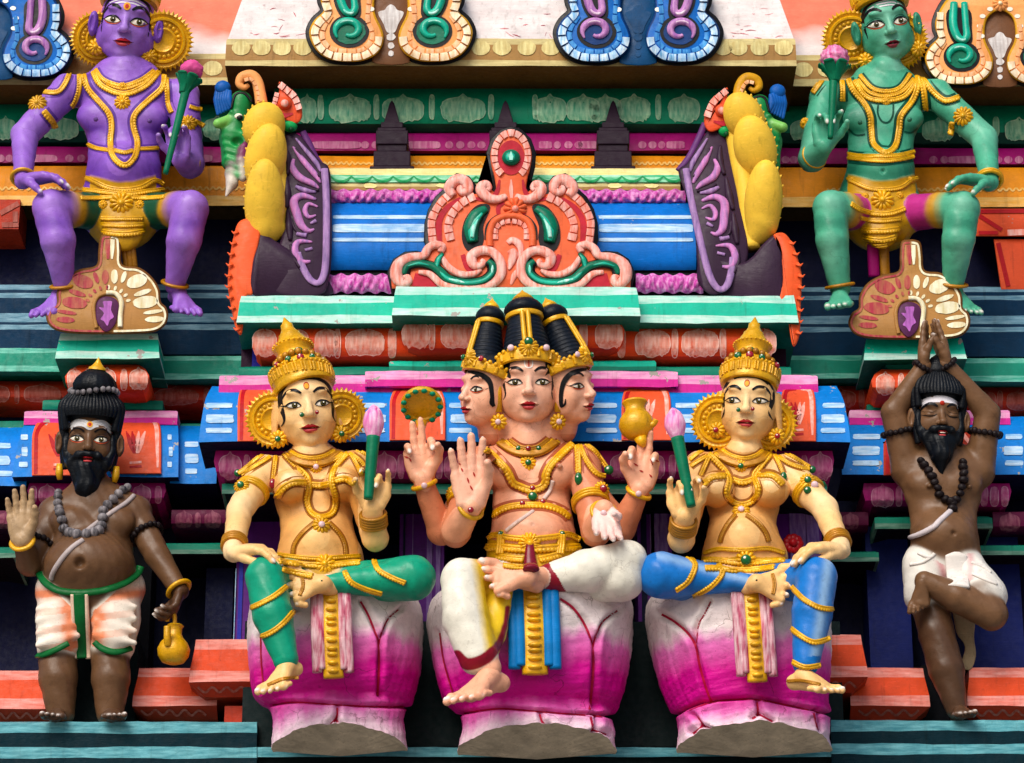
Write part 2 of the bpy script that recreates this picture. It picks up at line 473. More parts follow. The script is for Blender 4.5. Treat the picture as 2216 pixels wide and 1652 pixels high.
SLOPE = _paint('pink_to_white_paint', slope_fn, dirt=.25)
WHITEW = brushy('worn_white_paint', rgb(226, 220, 218), rgb(222, 208, 206), vert=False, dirt=.45)
# ---------------------------------------------------------------- ground far below
g = MB(); zg = -CAMH/S
xs = np.linspace(-60000, 60000, 25); ys_ = np.linspace(-80000, 40000, 25)
V = [[x, y, zg] for x in xs for y in ys_]; F = [[i*25+j, (i+1)*25+j, (i+1)*25+j+1, i*25+j+1] for i in range(24) for j in range(24)]
g.add(V, F, paint('paving_stone', (.30, .27, .24), bscale=.05, rough=.8))
o = g.build('ground', kind='structure', sharp=0); 
# ---------------------------------------------------------------- the tower itself
tower = thing('temple_tower', 'brightly painted temple tower wall of stepped cornices and ledges behind all the statues', 'temple tower', [0, 300, zg])
T_ = {}
w = MB(); box(w, -500, 2720, -700, 2300, -262, -900, NAVY); w.build('back_wall', tower)
# ---- lower side bases and ledges
def ledge(x0, x1, y, d, name, ends, seed=0, sc=1.0):
    m = MB()
    moulding(m, x0, x1, [(y, d-30), (y, d), (y+24*sc, d+1), (y+54*sc, d+1), (y+78*sc, d+2), (y+420, d+2)], [LEDGEP, LEDGEP, LEDGE, LEDGEP, LEDGE], dback=-300, seed=seed, jit=2.2, ends=ends)
    return m.build(name, tower)
ledge(-300, 555, 1563, 80, 'base_ledge', (0, 1), 1)
ledge(1800, 2500, 1560, 80, 'base_ledge', (1, 0), 4, .93)
m = MB(); moulding(m, 500, 1850, [(1345, 60), (1616, 60), (1618, 78), (1638, 78), (1640, 60), (2000, 60)], [DGREEN, BLACKBLUE, LEDGEP, BLACKBLUE, DGREEN], dback=-300, jit=1.2, ends=(1, 1)); m.build('centre_base', tower)
def zig(m, on, x0, x1, y, amp, pitch, w_, mat):
    n = int((x1-x0)/pitch*2); p = [[x0+(x1-x0)*i/n, y+(amp if i % 2 else -amp)+random.uniform(-1, 1)] for i in range(n+1)]
    stroke(m, spline(p, 5), w_, on, mat, 3)
def orange_base(x0, x1, y, d, ends, seed=0, k=1.0, name='base_moulding'):
    m = MB()
    on = moulding(m, x0, x1, [(y, d-40), (y, d-6), (y+20*k, d-4), (y+60*k, d+3), (y+82*k, d+4), (y+112*k, d-26), (y+118*k, d-60)],
                  [SALMONP, SALMONP, ORANGE, SALMONP, ORANGED, ORANGED], dback=-250, seed=seed, jit=1.4, ends=ends)
    zig(m, on, x0+18, x1-24, y+97*k, 6, 30, 5, DULLS)
    m.build(name, tower)
orange_base(-200, 157, 1452, 10, (0, 1), 1); orange_base(287, 470, 1446, 10, (1, 0), 2)
orange_base(1840, 2012, 1446, 10, (0, 1), 3); orange_base(2092, 2480, 1446, 10, (1, 0), 4)
orange_base(410, 640, 1384, 66, (1, 0), 5, 1.12); orange_base(1700, 1877, 1374, 66, (0, 1), 6, 1.12)
for a_ in ((485, 640, 1528, 1566), (1760, 1818, 1505, 1560)): m = MB(); box(m, *a_, 20, -100, ORANGED); m.build('base_block', tower)
m = MB(); box(m, 150, 300, 1380, 1580, -30, -250, DGREEN); m.build('slot_wall', tower); m = MB(); box(m, 2000, 2100, 1440, 1580, -60, -250, BLACKBLUE); m.build('slot_wall', tower)
# ---- pilasters and painted wall panels
m = MB(); box(m, 505, 620, 1060, 1420, -110, -260, PURP); box(m, 512, 532, 1060, 1400, -107, -200, INDIGO); box(m, 506, 510, 1230, 1400, -105, -150, BLUEP); m.build('wall_panel', tower)
m = MB(); box(m, 440, 506, 1230, 1420, -150, -260, NAVY); m.build('pilaster', tower)
for x0, x1 in ((862, 962), (1382, 1452)):
    m = MB(); box(m, x0, x1, 1085, 1360, -60, -260, PURP)
    for a, b_, mt in ((x0+8, x0+16, NAVY), (x0+28, x0+33, PURPP), (x1-40, x1-26, PURPP), (x1-20, x1-8, PURPP)):
        box(m, a, b_, 1090, 1356, -57, -90, mt)
    m.build('pilaster', tower)
m = MB(); box(m, 1680, 1775, 1080, 1330, -60, -260, PURP); box(m, 1715, 1742, 1084, 1326, -57, -90, PURPP); box(m, 1752, 1770, 1084, 1326, -56, -90, PURPP); m.build('pilaster', tower)
NAVY2 = paint('royal_blue_paint', rgb(8, 26, 96), rough=.55)
m = MB(); box(m, 1885, 1962, 1140, 1460, -150, -260, NAVY2); m.build('pilaster', tower); m = MB(); box(m, 2100, 2200, 1130, 1460, -170, -260, NAVY2); m.build('pilaster', tower)
m = MB(); box(m, 90, 335, 1090, 1460, -165, -260, BLACKBLUE); m.build('pilaster', tower)
# ---- peeling mortar behind the dancing sage's leg
m = MB(); plate(m, spline([[2052, 1290], [2075, 1300], [2098, 1315], [2110, 1340], [2108, 1380], [2112, 1420], [2100, 1450], [2080, 1440], [2088, 1400], [2070, 1370], [2062, 1330]], 4, True), 8, 160, paint('bare_mortar', rgb(150, 128, 98), dirt=.6, bump=.7)); m.build('mortar_stay', tower)
# ---- thin green string courses
def course(x0, x1, y, h, d, mats, ends=(1, 1), seed=0, name='string_course', back=-260):
    m = MB(); moulding(m, x0, x1, [(y, d-8), (y+2, d), (y+h*.55, d), (y+h-1, d), (y+h, d-6), (y+h+3, d-40)], [mats[0], mats[0], mats[1], mats[1], BLACKBLUE], dback=back, seed=seed, jit=1.1, ends=ends); m.build(name, tower)  # underside coloured blue-black: the shade under the course is painted in
GRP = brushy('weathered_green_stripe', rgb(110, 150, 132), rgb(40, 100, 82), vert=False)
course(350, 520, 1176, 24, -70, (TEALD, GRP)); course(-200, 34, 1184, 24, -70, (TEALD, GRP), (0, 1))
course(480, 1790, 1046, 24, 96, (TEALD, GRP), seed=3)
course(1893, 2148, 1119, 26, -50, (TEALD, GRP), seed=5); course(1800, 1902, 1194, 22, -80, (TEALD, GRP), (0, 1), 6); course(2110, 2500, 1180, 22, -80, (TEALD, GRP), (1, 0), 7)
# ---- magenta cushion bands with brushed ovals
def magenta(x0, x1, y, h, d, ends, ovals, seed=0, dark=False):
    m = MB(); a, b_ = (MAGD, MAGD) if dark else (MAG, MAGD)
    on = moulding(m, x0, x1, [(y, d), (y+h*.3, d+3), (y+h*.62, d-2), (y+h*.85, d-18), (y+h, d-40), (y+h+4, d-70)], [MAG if not dark else MAGD, MAG if not dark else MAGD, a, b_, b_], dback=-260, seed=seed, ends=ends)
    for k, (cx, rx) in enumerate(ovals):
        motif(m, flower(cx, y+h*.5, rx, h*.36) if rx > 14 else lozenge(cx, y+h*.48, rx, h*.36), on, MAGP if not dark else DULLM)
    m.build('cushion_band', tower)
DULLM = brushy('dusky_mauve_motif', rgb(160, 92, 112), rgb(110, 26, 70), bias=.5)
magenta(462, 1806, 976, 72, 130, (1, 1), [(498, 24), (534, 7), (832, 26), (868, 7), (915, 26), (950, 7), (985, 24), (1345, 24), (1382, 7), (1418, 20), (1455, 7), (1740, 7), (1775, 26)])
magenta(58, 358, 1046, 52, -70, (1, 1), [(72, 7), (102, 18), (306, 20), (342, 7)], 2)
magenta(1868, 2190, 1046, 60, -64, (1, 1), [(1910, 24), (1945, 7), (2130, 8), (2152, 9), (2174, 8)], 3)
magenta(370, 520, 1104, 46, -100, (0, 1), [(398, 18), (428, 6), (460, 18)], 4, True); magenta(-200, 66, 1106, 46, -100, (0, 0), [(14, 22)], 5, True)
magenta(1800, 1880, 1108, 46, -100, (0, 0), [(1840, 18)], 6, True); magenta(2150, 2500, 1108, 50, -100, (0, 0), [(2185, 22)], 7, True)
# ---- blue roll cornices with red arched panels
def kapota(x0, x1, y, h, d, ends, stripes, seed=0, under=NAVY):
    m = MB(); k = h/110.
    prof = [(y-14*k, d-78*k), (y, d-52*k), (y+14*k, d-36*k), (y+28*k, d-27*k), (y+46*k, d-19*k), (y+66*k, d-11*k), (y+88*k, d-4*k), (y+h, d), (y+h+28*k, d-78*k)]
    on = moulding(m, x0, x1, prof, [BLUE]*7+[under], dback=d-160, seed=seed, jit=1.7, ends=ends, mitre=.22)
    for a, b_ in stripes:
        for f, hh in ((.26, 8), (.53, 16), (.77, 8)):
            decal(m, lozenge((a+b_)/2+random.uniform(-2, 2), y+h*f, (b_-a)/2-random.uniform(7, 12), hh*k*.5+1.5, 46, 7, .045), on, BLUEP)
    m.build('roll_cornice', tower)
    return on
onC = kapota(432, 1838, 850, 106, 180, (1, 1), [(434, 514), (598, 700), (740, 843), (962, 1028), (1260, 1345), (1452, 1530), (1640, 1690), (1768, 1836)], 1)
onL = kapota(30, 388, 916, 116, -33, (1, 1), [(34, 70), (352, 384)], 2)
onR = kapota(1820, 2560, 916, 112, -33, (0, 0), [(1838, 1912), (2166, 2222)], 3)
kapota(-220, 60, 934, 118, -58, (0, 0), [(-60, 34)], 4); kapota(370, 470, 932, 114, -58, (0, 0), [(392, 438)], 5)
RED = paint('crimson_paint', rgb(176, 10, 24)); RPINK = brushy('rose_stroke', rgb(246, 190, 180), rgb(238, 130, 108)); VERM = paint('vermilion_paint', rgb(226, 84, 44), var=.14, chip=.15)
def arch_panel(on, x0, x1, y0, y1, lean=0, flip=1, dark=False):
    m = MB(); base = VERM if not dark else ORANGED; xc = (x0+x1)/2; hw = (x1-x0)/2
    o = [[x0, y1], [x0+lean*.0, (y0+y1)/2], [x0+3, y0+hw*.62], [x0+hw*.3, y0+hw*.2], [xc, y0], [x1-hw*.3, y0+hw*.2], [x1-3, y0+hw*.62], [x1, (y0+y1)/2], [x1, y1]]
    q = np.concatenate([spline(o, 6), [[xc, y1]]])
    dd = lambda x, y: float(-on(x, y, 9)[1])
    plate(m, q, dd, 60, base, soft=2)
    face = lambda x, y: on(x, y, 10.6)
    # subdivided skin so that the face follows the roll
    decal(m, q*.97+np.array([xc, (y0+y1)/2])*.03, lambda x, y: on(x, y, 9.8), base, 6)
    l = [[x0+8, y1-4], [x0+9, (y0+y1)/2], [x0+11, y0+hw*.66], [x0+hw*.42, y0+hw*.32], [xc-4, y0+9]]
    r = [[x1-8, y1-14], [x1-9, (y0+y1)/2], [x1-11, y0+hw*.66], [x1-hw*.42, y0+hw*.32], [xc+6, y0+10]]
    if flip < 0: l = [[2*xc-a, b_] for a, b_ in l]; r = [[2*xc-a, b_] for a, b_ in r]
    stroke(m, spline(l, 6), 8, face, RED); stroke(m, spline(r, 6), [4, 7, 9, 9, 6], face, RPINK)
    cy = (y0*.48+y1*.52)
    for k, (ax, mt) in enumerate(((-22, RED), (-9, RED), (6, RPINK), (20, RPINK))):
        ax *= hw/58.
        stroke(m, spline([[xc+ax*.25, cy+22], [xc+ax*.7, cy-8], [xc+ax*1.05, cy-26]], 5), [3, 9, 11, 8, 2], face, mt)
    for k in range(2): stroke(m, [[xc-14, y1-24+k*9], [xc+12, y1-26+k*9]], 5, face, RED if k else RPINK)
    m.build('arch_panel', tower)
arch_panel(onC, 514, 598, 828, 956); arch_panel(onC, 843, 964, 822, 954); arch_panel(onC, 1345, 1452, 822, 954); arch_panel(onC, 1688, 1766, 832, 956)
arch_panel(onL, 69, 190, 896, 1030); arch_panel(onL, 240, 349, 887, 1026); arch_panel(onR, 1912, 2110, 894, 1030, dark=True)
# ---- pink slabs and green slabs over them
def slab(x0, x1, y, h, d, mats, ends=(1, 1), seed=0, name='slab_course', bv=3):
    m = MB(); moulding(m, x0, x1, [(y, d-30), (y+1, d-3), (y+3, d), (y+h*.5, d), (y+h-2, d), (y+h, d-4), (y+h+2, d-60)], [mats[0]]*3+[mats[1]]*2+[BLACKBLUE], dback=-260, seed=seed, jit=2.0, ends=ends); m.build(name, tower)  # last face blue-black, shade below the slab put into its colour
slab(474, 1770, 812, 40, 128, (PINK, HOTP), seed=1); slab(790, 1467, 803, 36, 142, (PINK, HOTP), seed=2)
slab(517, 1712, 794, 20, 116, (TEALD, TEALD), seed=3); slab(842, 1420, 781, 24, 130, (TEAL, TEALD), seed=4)
slab(52, 384, 889, 32, -80, (PINK, HOTP), seed=5); slab(92, 352, 866, 22, -90, (TEALD, TEALD), seed=6)
slab(1838, 2186, 888, 34, -80, (PINK, HOTP), seed=7); slab(1876, 2080, 873, 16, -90, (TEALD, TEALD), seed=8)
course(-200, 60, 911, 18, -130, (TEALD, TEALD), (0, 0)); course(380, 470, 917, 14, -130, (TEALD, TEALD), (0, 0))
m = MB(); box(m, 1365, 1400, 0, 0.1, 0, -1, NAVY); 
# small purple/indigo blocks of the necking
for x0, x1, d in ((920, 1008, 70), (1248, 1334, 70), (545, 600, 60)):
    m = MB(); box(m, x0, x1, 742, 796, d, -120, INDIGO); box(m, x0+18, x1-2, 756, 800, d+3, -100, VIOL); m.build('neck_block', tower)
m = MB(); box(m, 520, 1700, 740, 830, 20, -260, paint('aubergine_paint', rgb(42, 16, 40), rough=.6)); m.build('neck_wall', tower)
m = MB(); box(m, 230, 290, 838, 880, -120, -260, INDIGO); m.build('neck_block', tower); m = MB(); box(m, 2030, 2200, 905, 960, -120, -260, INDIGO); m.build('neck_block', tower)
# ---- orange cushions
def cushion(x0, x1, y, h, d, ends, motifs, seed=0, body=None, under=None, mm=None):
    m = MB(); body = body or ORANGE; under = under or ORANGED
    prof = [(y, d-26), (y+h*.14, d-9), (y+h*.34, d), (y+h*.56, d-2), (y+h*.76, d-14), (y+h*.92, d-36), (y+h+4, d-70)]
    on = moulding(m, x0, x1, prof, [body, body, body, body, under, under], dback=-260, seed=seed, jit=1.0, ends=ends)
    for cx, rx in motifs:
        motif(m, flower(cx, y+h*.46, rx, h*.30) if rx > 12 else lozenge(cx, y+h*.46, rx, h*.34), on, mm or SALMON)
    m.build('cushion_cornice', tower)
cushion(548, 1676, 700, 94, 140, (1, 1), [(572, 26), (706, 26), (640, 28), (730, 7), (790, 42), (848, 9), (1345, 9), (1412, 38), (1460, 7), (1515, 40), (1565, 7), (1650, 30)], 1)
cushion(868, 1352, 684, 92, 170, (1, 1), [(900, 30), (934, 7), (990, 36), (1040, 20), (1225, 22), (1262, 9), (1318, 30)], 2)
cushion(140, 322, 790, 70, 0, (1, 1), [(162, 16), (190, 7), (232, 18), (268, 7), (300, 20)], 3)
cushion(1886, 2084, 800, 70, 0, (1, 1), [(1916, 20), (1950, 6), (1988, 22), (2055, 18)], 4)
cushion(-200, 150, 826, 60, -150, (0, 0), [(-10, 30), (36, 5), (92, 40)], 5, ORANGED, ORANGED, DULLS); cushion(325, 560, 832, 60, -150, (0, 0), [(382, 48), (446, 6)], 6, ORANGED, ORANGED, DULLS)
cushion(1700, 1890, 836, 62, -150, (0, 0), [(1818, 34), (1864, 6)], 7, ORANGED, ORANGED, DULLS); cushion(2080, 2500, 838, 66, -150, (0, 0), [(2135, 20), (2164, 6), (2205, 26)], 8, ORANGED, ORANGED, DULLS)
# ---- teal roof ledges of the middle bay and of the sides
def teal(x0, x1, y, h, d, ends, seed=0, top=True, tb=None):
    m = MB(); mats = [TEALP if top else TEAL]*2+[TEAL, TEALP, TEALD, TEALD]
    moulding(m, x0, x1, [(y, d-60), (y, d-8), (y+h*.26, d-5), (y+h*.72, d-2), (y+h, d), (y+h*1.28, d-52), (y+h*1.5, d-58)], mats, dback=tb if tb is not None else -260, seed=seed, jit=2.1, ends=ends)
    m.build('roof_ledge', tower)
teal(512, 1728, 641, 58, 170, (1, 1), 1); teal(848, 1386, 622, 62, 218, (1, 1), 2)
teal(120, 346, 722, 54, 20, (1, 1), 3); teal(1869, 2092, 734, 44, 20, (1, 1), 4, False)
def tealside(x0, x1, y, ends, seed):
    m = MB(); moulding(m, x0, x1, [(y, -140), (y, -106), (y+10, -106), (y+38, -100), (y+50, -100), (y+58, -130), (y+62, -170)], [GRN2, GRN2, GREEN2, GRN2, TEALD, TEALD], dback=-260, seed=seed, jit=1.5, ends=ends); m.build('roof_ledge', tower)
GRN2 = brushy('pale_sea_stripe', rgb(128, 206, 188), rgb(40, 160, 136), vert=False); GREEN2 = paint('sea_teal_paint', rgb(0, 136, 112))
tealside(-200, 140, 754, (0, 0), 1); tealside(330, 560, 771, (0, 0), 2); tealside(1680, 1880, 770, (0, 0), 3); tealside(2070, 2500, 776, (0, 0), 4)
# ---- petrol-blue steps under the seated figures
def steps(x0, x1, seed, y0=617):
    m = MB()
    prof = [(y0, -180), (y0, -152), (y0+10, -150), (y0+18, -149), (y0+28, -148), (y0+60, -146), (y0+62, -130), (y0+80, -128), (y0+86, -127), (y0+97, -126), (y0+150, -124)]
    mats = [STEPP, STEPP, STEP, STEPP, STEP, STEP, STEPP, STEP, STEPP, STEP]
    moulding(m, x0, x1, prof, mats, dback=-260, seed=seed, jit=1.4, ends=(0, 0)); m.build('step_course', tower)
steps(-200, 560, 1); steps(1690, 2500, 3, 622)
# ---- upper side bays: brackets, bands, roll and cornice
def upper_side(x0, x1, xs_disc, seed, yb=0, ovs=(), dots=()):
    m = MB(); on = moulding(m, x0, x1, [(360+yb, -170), (366+yb, -166), (394+yb, -164), (424+yb, -162), (445+yb, -160), (452+yb, -200)], [MUST, MUST, MUST, MUSTP, BROWN], dback=-260, seed=seed, ends=(0, 0))
    zig(m, on, x0+150, x1-20, 408+yb, 3, 14, 4, MUSTP); m.build('mustard_band', tower)
    m = MB(); on = moulding(m, x0, x1, [(318+yb, -172), (324+yb, -166), (352+yb, -164), (358+yb, -180), (366+yb, -220)], [MAG, MAG, MAGD, BLACKBLUE], dback=-260, seed=seed+1, ends=(0, 0))
    for cx, rx in dots: decal(m, lozenge(cx, 343+yb, rx, 8, 20, 2 if rx < 12 else 4), on, MAGP)
    m.build('bead_band', tower)
    m = MB(); on = moulding(m, x0, x1, [(222+yb, -190), (232+yb, -164), (256+yb, -150), (284+yb, -150), (308+yb, -166), (322+yb, -196)], [GREEN]*3+[TEALDK]*2, dback=-260, seed=seed+2, ends=(0, 0))
    for cx, rx in ovs: motif(m, flower(cx, 280+yb, rx, 22) if rx > 12 else lozenge(cx, 272+yb, rx, 22), on, GREENP)
    m.build('roll_band', tower)
    m = MB(); on = moulding(m, x0, x1, [(-60, -190), (40, -120), (116+yb, -72), (118+yb, -66), (128+yb, -65), (168+yb, -64), (178+yb, -64), (184+yb, -64), (234+yb, -200)], [SLOPE, SLOPE, TANP, TANP, TAN, TANP, TANP, SOFFIT], dback=-300, seed=seed+3, ends=(0, 0))
    for cx in xs_disc: decal(m, ell2(cx, 148+yb, 21, 16, 22, 0, .03), on, DISC)
    m.build('upper_cornice', tower)
TEALDK = paint('deep_green_paint', rgb(0, 56, 46))
upper_side(-250, 600, [460, 90, 40], 1, 0, [(12, 22), (130, 40), (190, 7), (470, 30)], [(2, 8), (20, 8), (80, 44), (150, 9), (176, 9), (430, 30)])
upper_side(1640, 2550, [1738, 1790], 5, 3, [(1745, 34), (2030, 34), (2080, 7), (2155, 7), (2205, 30)], [(1700, 9), (1718, 9), (2020, 9), (2044, 9), (2100, 50), (2160, 9), (2182, 9), (2205, 9)])
# brackets in the dark gaps
m = MB(); box(m, -120, 44, 432, 496, -150, -260, ORANGED); on = lambda x, y: P(x, y, -148)
for q in ([[0, 462], [40, 440]], [[4, 487], [40, 486]], [[33, 458], [33, 482]]): stroke(m, q, 11, on, DULLS)
m.build('bracket', tower)
m = MB(); plate(m, [[2150, 518], [2290, 518], [2290, 628], [2166, 628]], -150, 100, VERM); stroke(m, [[2160, 526], [2182, 620]], 10, lambda x, y: P(x, y, -148), RED); m.build('bracket', tower)
m = MB(); plate(m, [[2100, 452], [2290, 452], [2290, 512], [2100, 512]], -140, 110, VERM)
on = lambda x, y: P(x, y, -138)
stroke(m, [[2104, 458], [2290, 456]], 9, on, RED); stroke(m, [[2118, 466], [2168, 498]], 9, on, RED); stroke(m, [[2118, 504], [2160, 504]], 8, on, RED); stroke(m, [[2180, 504], [2280, 500]], 13, on, RPINK)
m.build('bracket', tower)
# ---- upper middle bay
m = MB()
on = moulding(m, 489, 1722, [(-70, -130), (0, 6), (84, 58), (86, 64), (97, 65), (131, 66), (139, 66), (143, 66), (190, -62)], [WHITEW, WHITEW, TANP, TANP, TAN, TANP, TANP, SOFFIT], dback=-300, seed=21, jit=1.2, ends=(1, 1), mitre=.45)
rs_ = random.Random(11); SCR = paint('pink_scratch', rgb(214, 120, 128)); DSCR = paint('dull_red_scratch', rgb(176, 60, 80))
for k in range(34):
    x = rs_.choice([rs_.uniform(530, 668), rs_.uniform(1030, 1196), rs_.uniform(1570, 1690)]); y = rs_.choice([rs_.uniform(6, 80), rs_.uniform(66, 82)]); l = rs_.uniform(4, 26); a = rs_.uniform(-.3, .3) if rs_.random() < .7 else rs_.uniform(-1.3, 1.3)
    stroke(m, spline([[x, y], [x+l*.5*math.cos(a), y+l*.5*math.sin(a)+rs_.uniform(-2, 2)], [x+l*math.cos(a), min(83, y+l*math.sin(a))]], 4), [.4, rs_.uniform(.8, 2.2), .4], lambda x_, y_: on(x_, y_, 1.2), rs_.choice([SCR, DSCR]), 2)
for cx in (522, 566, 610, 655, 1040, 1086, 1140, 1192, 1565, 1598, 1644, 1696): decal(m, ell2(cx, 104, 20, 16, 22, 0, .03), on, DISC)
m.build('upper_cornice', tower)
m = MB(); box(m, 560, 1650, 176, 400, -80, -260, BLACKBLUE); m.build('neck_wall', tower)
m = MB(); on = moulding(m, 590, 1580, [(189, -74), (200, -52), (222, -36), (246, -32), (268, -40), (284, -58), (292, -76)], [GREEN]*4+[TEALDK]*2, dback=-200, seed=8, ends=(0, 0))
for cx, rx in ((665, 20), (694, 6), (758, 45), (815, 6), (872, 45), (935, 6), (1002, 48), (1063, 6), (1190, 36), (1262, 36), (1310, 36), (1212, 0), (1372, 36), (1425, 6), (1480, 34), (1158, 6)):
    if rx: motif(m, flower(cx, 238, rx, 26) if rx > 12 else lozenge(cx, 232, rx, 27), on, GREENP)
m.build('roll_band', tower)
m = MB(); on = moulding(m, 640, 1530, [(288, -66), (293, -58), (326, -56), (333, -70), (342, -78)], [MAG, MAG, MAGD, BLACKBLUE], dback=-200, seed=9, ends=(0, 0))
for cx, rx in ((728, 54), (790, 9), (812, 8), (915, 38), (972, 9), (996, 9), (1020, 9), (1042, 9), (1180, 14), (1206, 8), (1230, 9), (1252, 9), (1275, 24), (1390, 9), (1412, 9), (1432, 8), (1462, 20)): decal(m, lozenge(cx, 314, rx, 8, 22, 2 if rx < 12 else 5), on, MAGP)
m.build('bead_band', tower)
m = MB(); on = moulding(m, 650, 1520, [(338, -64), (342, -58), (372, -50)], [MUST, MUST], dback=-200, seed=10, ends=(0, 0)); zig(m, on, 690, 1480, 354, 2.6, 12, 4, MUSTP); m.build('mustard_band', tower)
# ---- barrel roof over the middle bay
roof = MB()
on = moulding(roof, 712, 1506, [(438, 58), (452, 84), (475, 104), (505, 116), (535, 120), (562, 116), (585, 104), (592, 96)], [BLUEV]*6+[BLACKBLUE], dback=-100, seed=11, ends=(0, 0))
for y, hh in ((470, 4), (494, 9), (519, 4)):
    for a, b_ in ((720, 928), (1296, 1500)): decal(roof, lozenge((a+b_)/2, y, (b_-a)/2, hh, 50, 10, .004), on, BLUEP)
roof = roof.build('barrel_roof', tower)
GRNW = brushy('mint_paint', rgb(190, 240, 210), rgb(20, 170, 110), vert=False, bias=.45)
m = MB(); on = moulding(m, 712, 1472, [(364, 10), (366, 40), (376, 44), (379, 46), (394, 50), (397, 46), (404, 48), (412, 50), (414, 20)], [CREAMP, CREAMP, CREAMP, GRNW, GRNW, TANP, TAN, TAN], dback=-60, seed=12, ends=(0, 0))
GRNS = paint('leaf_green_line', rgb(12, 150, 84))
for k in range(17):
    x = 716+k*45; stroke(m, spline([[x, 382], [x+10, 390], [x+22, 393], [x+34, 390], [x+45, 381]], 4), [2, 5, 6, 5, 2], on, GRNS)
for cx in (800, 960, 1330, 1410): decal(m, ell2(cx, 402, 15, 5, 12, 0, .2), on, CREAMP)
m.build('roof_ridge', roof)
ROSE = brushy('orchid_pink_paint', rgb(232, 170, 220), rgb(190, 60, 160), bias=.42, bump=.6)
def knurl(x0, x1, y0, y1, d, seed):
    """rough carved garland band"""
    m = MB(); nx = int((x1-x0)/3); ny = 9; V = []
    rs = np.random.default_rng(seed); ph = rs.uniform(0, 6, 6)
    for i in range(nx+1):
        x = x0+(x1-x0)*i/nx
        for j in range(ny+1):
            t = j/ny; y = y0+(y1-y0)*t
            b_ = 14*math.sin(math.pi*t)**.6
            z = abs(math.sin(x*.16+3.2*t+ph[0]))*6+abs(math.sin(x*.11-4.5*t+ph[1]))*5+2*math.sin(x*.37+9*t+ph[2])
            yy = y+(2.5*math.sin(x*.21+ph[3]) if j in (0, ny) else 0)
            V.append(P(x, yy, d+b_+z-6))
    F = [[i*(ny+1)+j, i*(ny+1)+j+1, (i+1)*(ny+1)+j+1, (i+1)*(ny+1)+j] for i in range(nx) for j in range(ny)]
    m.add(V, F, ROSE); m.build('garland_band', roof, sharp=0)
knurl(714, 1484, 411, 441, 56, 1); knurl(706, 848, 594, 634, 112, 2); knurl(1376, 1522, 594, 634, 112, 3)
m = MB(); box(m, 560, 1680, 588, 648, 98, -100, BLACKBLUE); box(m, 700, 1520, 372, 600, 40, -100, BLACKBLUE); m.build('roof_core', roof)
# ---- stepped dark finials on the ridge
AUB = paint('dark_aubergine_paint', rgb(36, 20, 36), rough=.55, var=.1, dirt=.2)
for k, (cx, lab) in enumerate(((848, 'dark aubergine stepped finial standing clear between coral crest and purple guardian'), (1094, 'dark aubergine stepped finial half hidden behind the tip of the coral crest'), (1327, 'dark aubergine stepped finial standing clear between coral crest and green guardian'))):
    t = thing('stepped_finial', lab, 'finial', P(cx, 368, -10), 'dark stepped finials along the roof ridge'); m = MB()
    for y0, y1, hw, d in ((359, 369, 48, 34), (327, 360, 40, 26), (310, 328, 32, 18), (282, 312, 35, 22), (276, 284, 31, 18), (264, 277, 24, 12)):
        box(m, cx-hw, cx+hw, y0, y1, d, -60, AUB)
    m.build('stepped_base', t, bevel=2)
    m = MB(); V = [P(cx-17, 265, 6), P(cx+17, 265, 6), P(cx+17, 265, -40), P(cx-17, 265, -40), P(cx-5, 224, -6), P(cx+5, 224, -6), P(cx+5, 224, -22), P(cx-5, 224, -22), P(cx, 217, -14)]
    m.add(V, [[0, 1, 5, 4], [1, 2, 6, 5], [2, 3, 7, 6], [3, 0, 4, 7], [4, 5, 8], [5, 6, 8], [6, 7, 8], [7, 4, 8]], AUB); m.build('spike', t, bevel=1.5)
# ---------------------------------------------------------------- solid modelling kit: blended solids turned into one continuous skin
class Solid:
    def __init__(s): s.p = []
    def cap(s, a, b, ra, rb, k=12, col=None, op=1, flat=None):
        """tapered limb from a to b; flat=(axis,factor) squashes the section along axis"""
        s.p.append(('cap', (np.asarray(a, float), np.asarray(b, float), float(ra), float(rb), flat), k, col, op)); return s
    def ell(s, c, r, k=12, col=None, op=1, R=None):
        r = np.array([r, r, r], float) if np.isscalar(r) else np.asarray(r, float)
        s.p.append(('ell', (np.asarray(c, float), r, np.eye(3) if R is None else np.asarray(R, float)), k, col, op)); return s
    def chain(s, pts, rs, k=12, col=None, op=1):
        for i in range(len(pts)-1): s.cap(pts[i], pts[i+1], rs[i], rs[i+1], k if i == 0 else min(k, 4), col, op)
        return s
def _prim(kind, a, X):
    if kind == 'cap':
        p, q, ra, rb, flat = a
        Y = X-p; v = q-p
        if flat is not None:
            ax, f = flat; Y = Y+np.multiply.outer((Y@ax)*(1/f-1), ax); v = v+ax*(v@ax)*(1/f-1)
        t = np.clip((Y@v)/(v@v+1e-9), 0, 1)
        d = np.sqrt(((Y-t[..., None]*v)**2).sum(-1))-(ra+(rb-ra)*t)
        return d if flat is None else d*min(1, flat[1])
    c, r, R = a
    Y = (X-c)@R
    k0 = np.sqrt(((Y/r)**2).sum(-1)); k1 = np.sqrt(((Y/(r*r))**2).sum(-1))+1e-9
    return k0*(k0-1)/k1
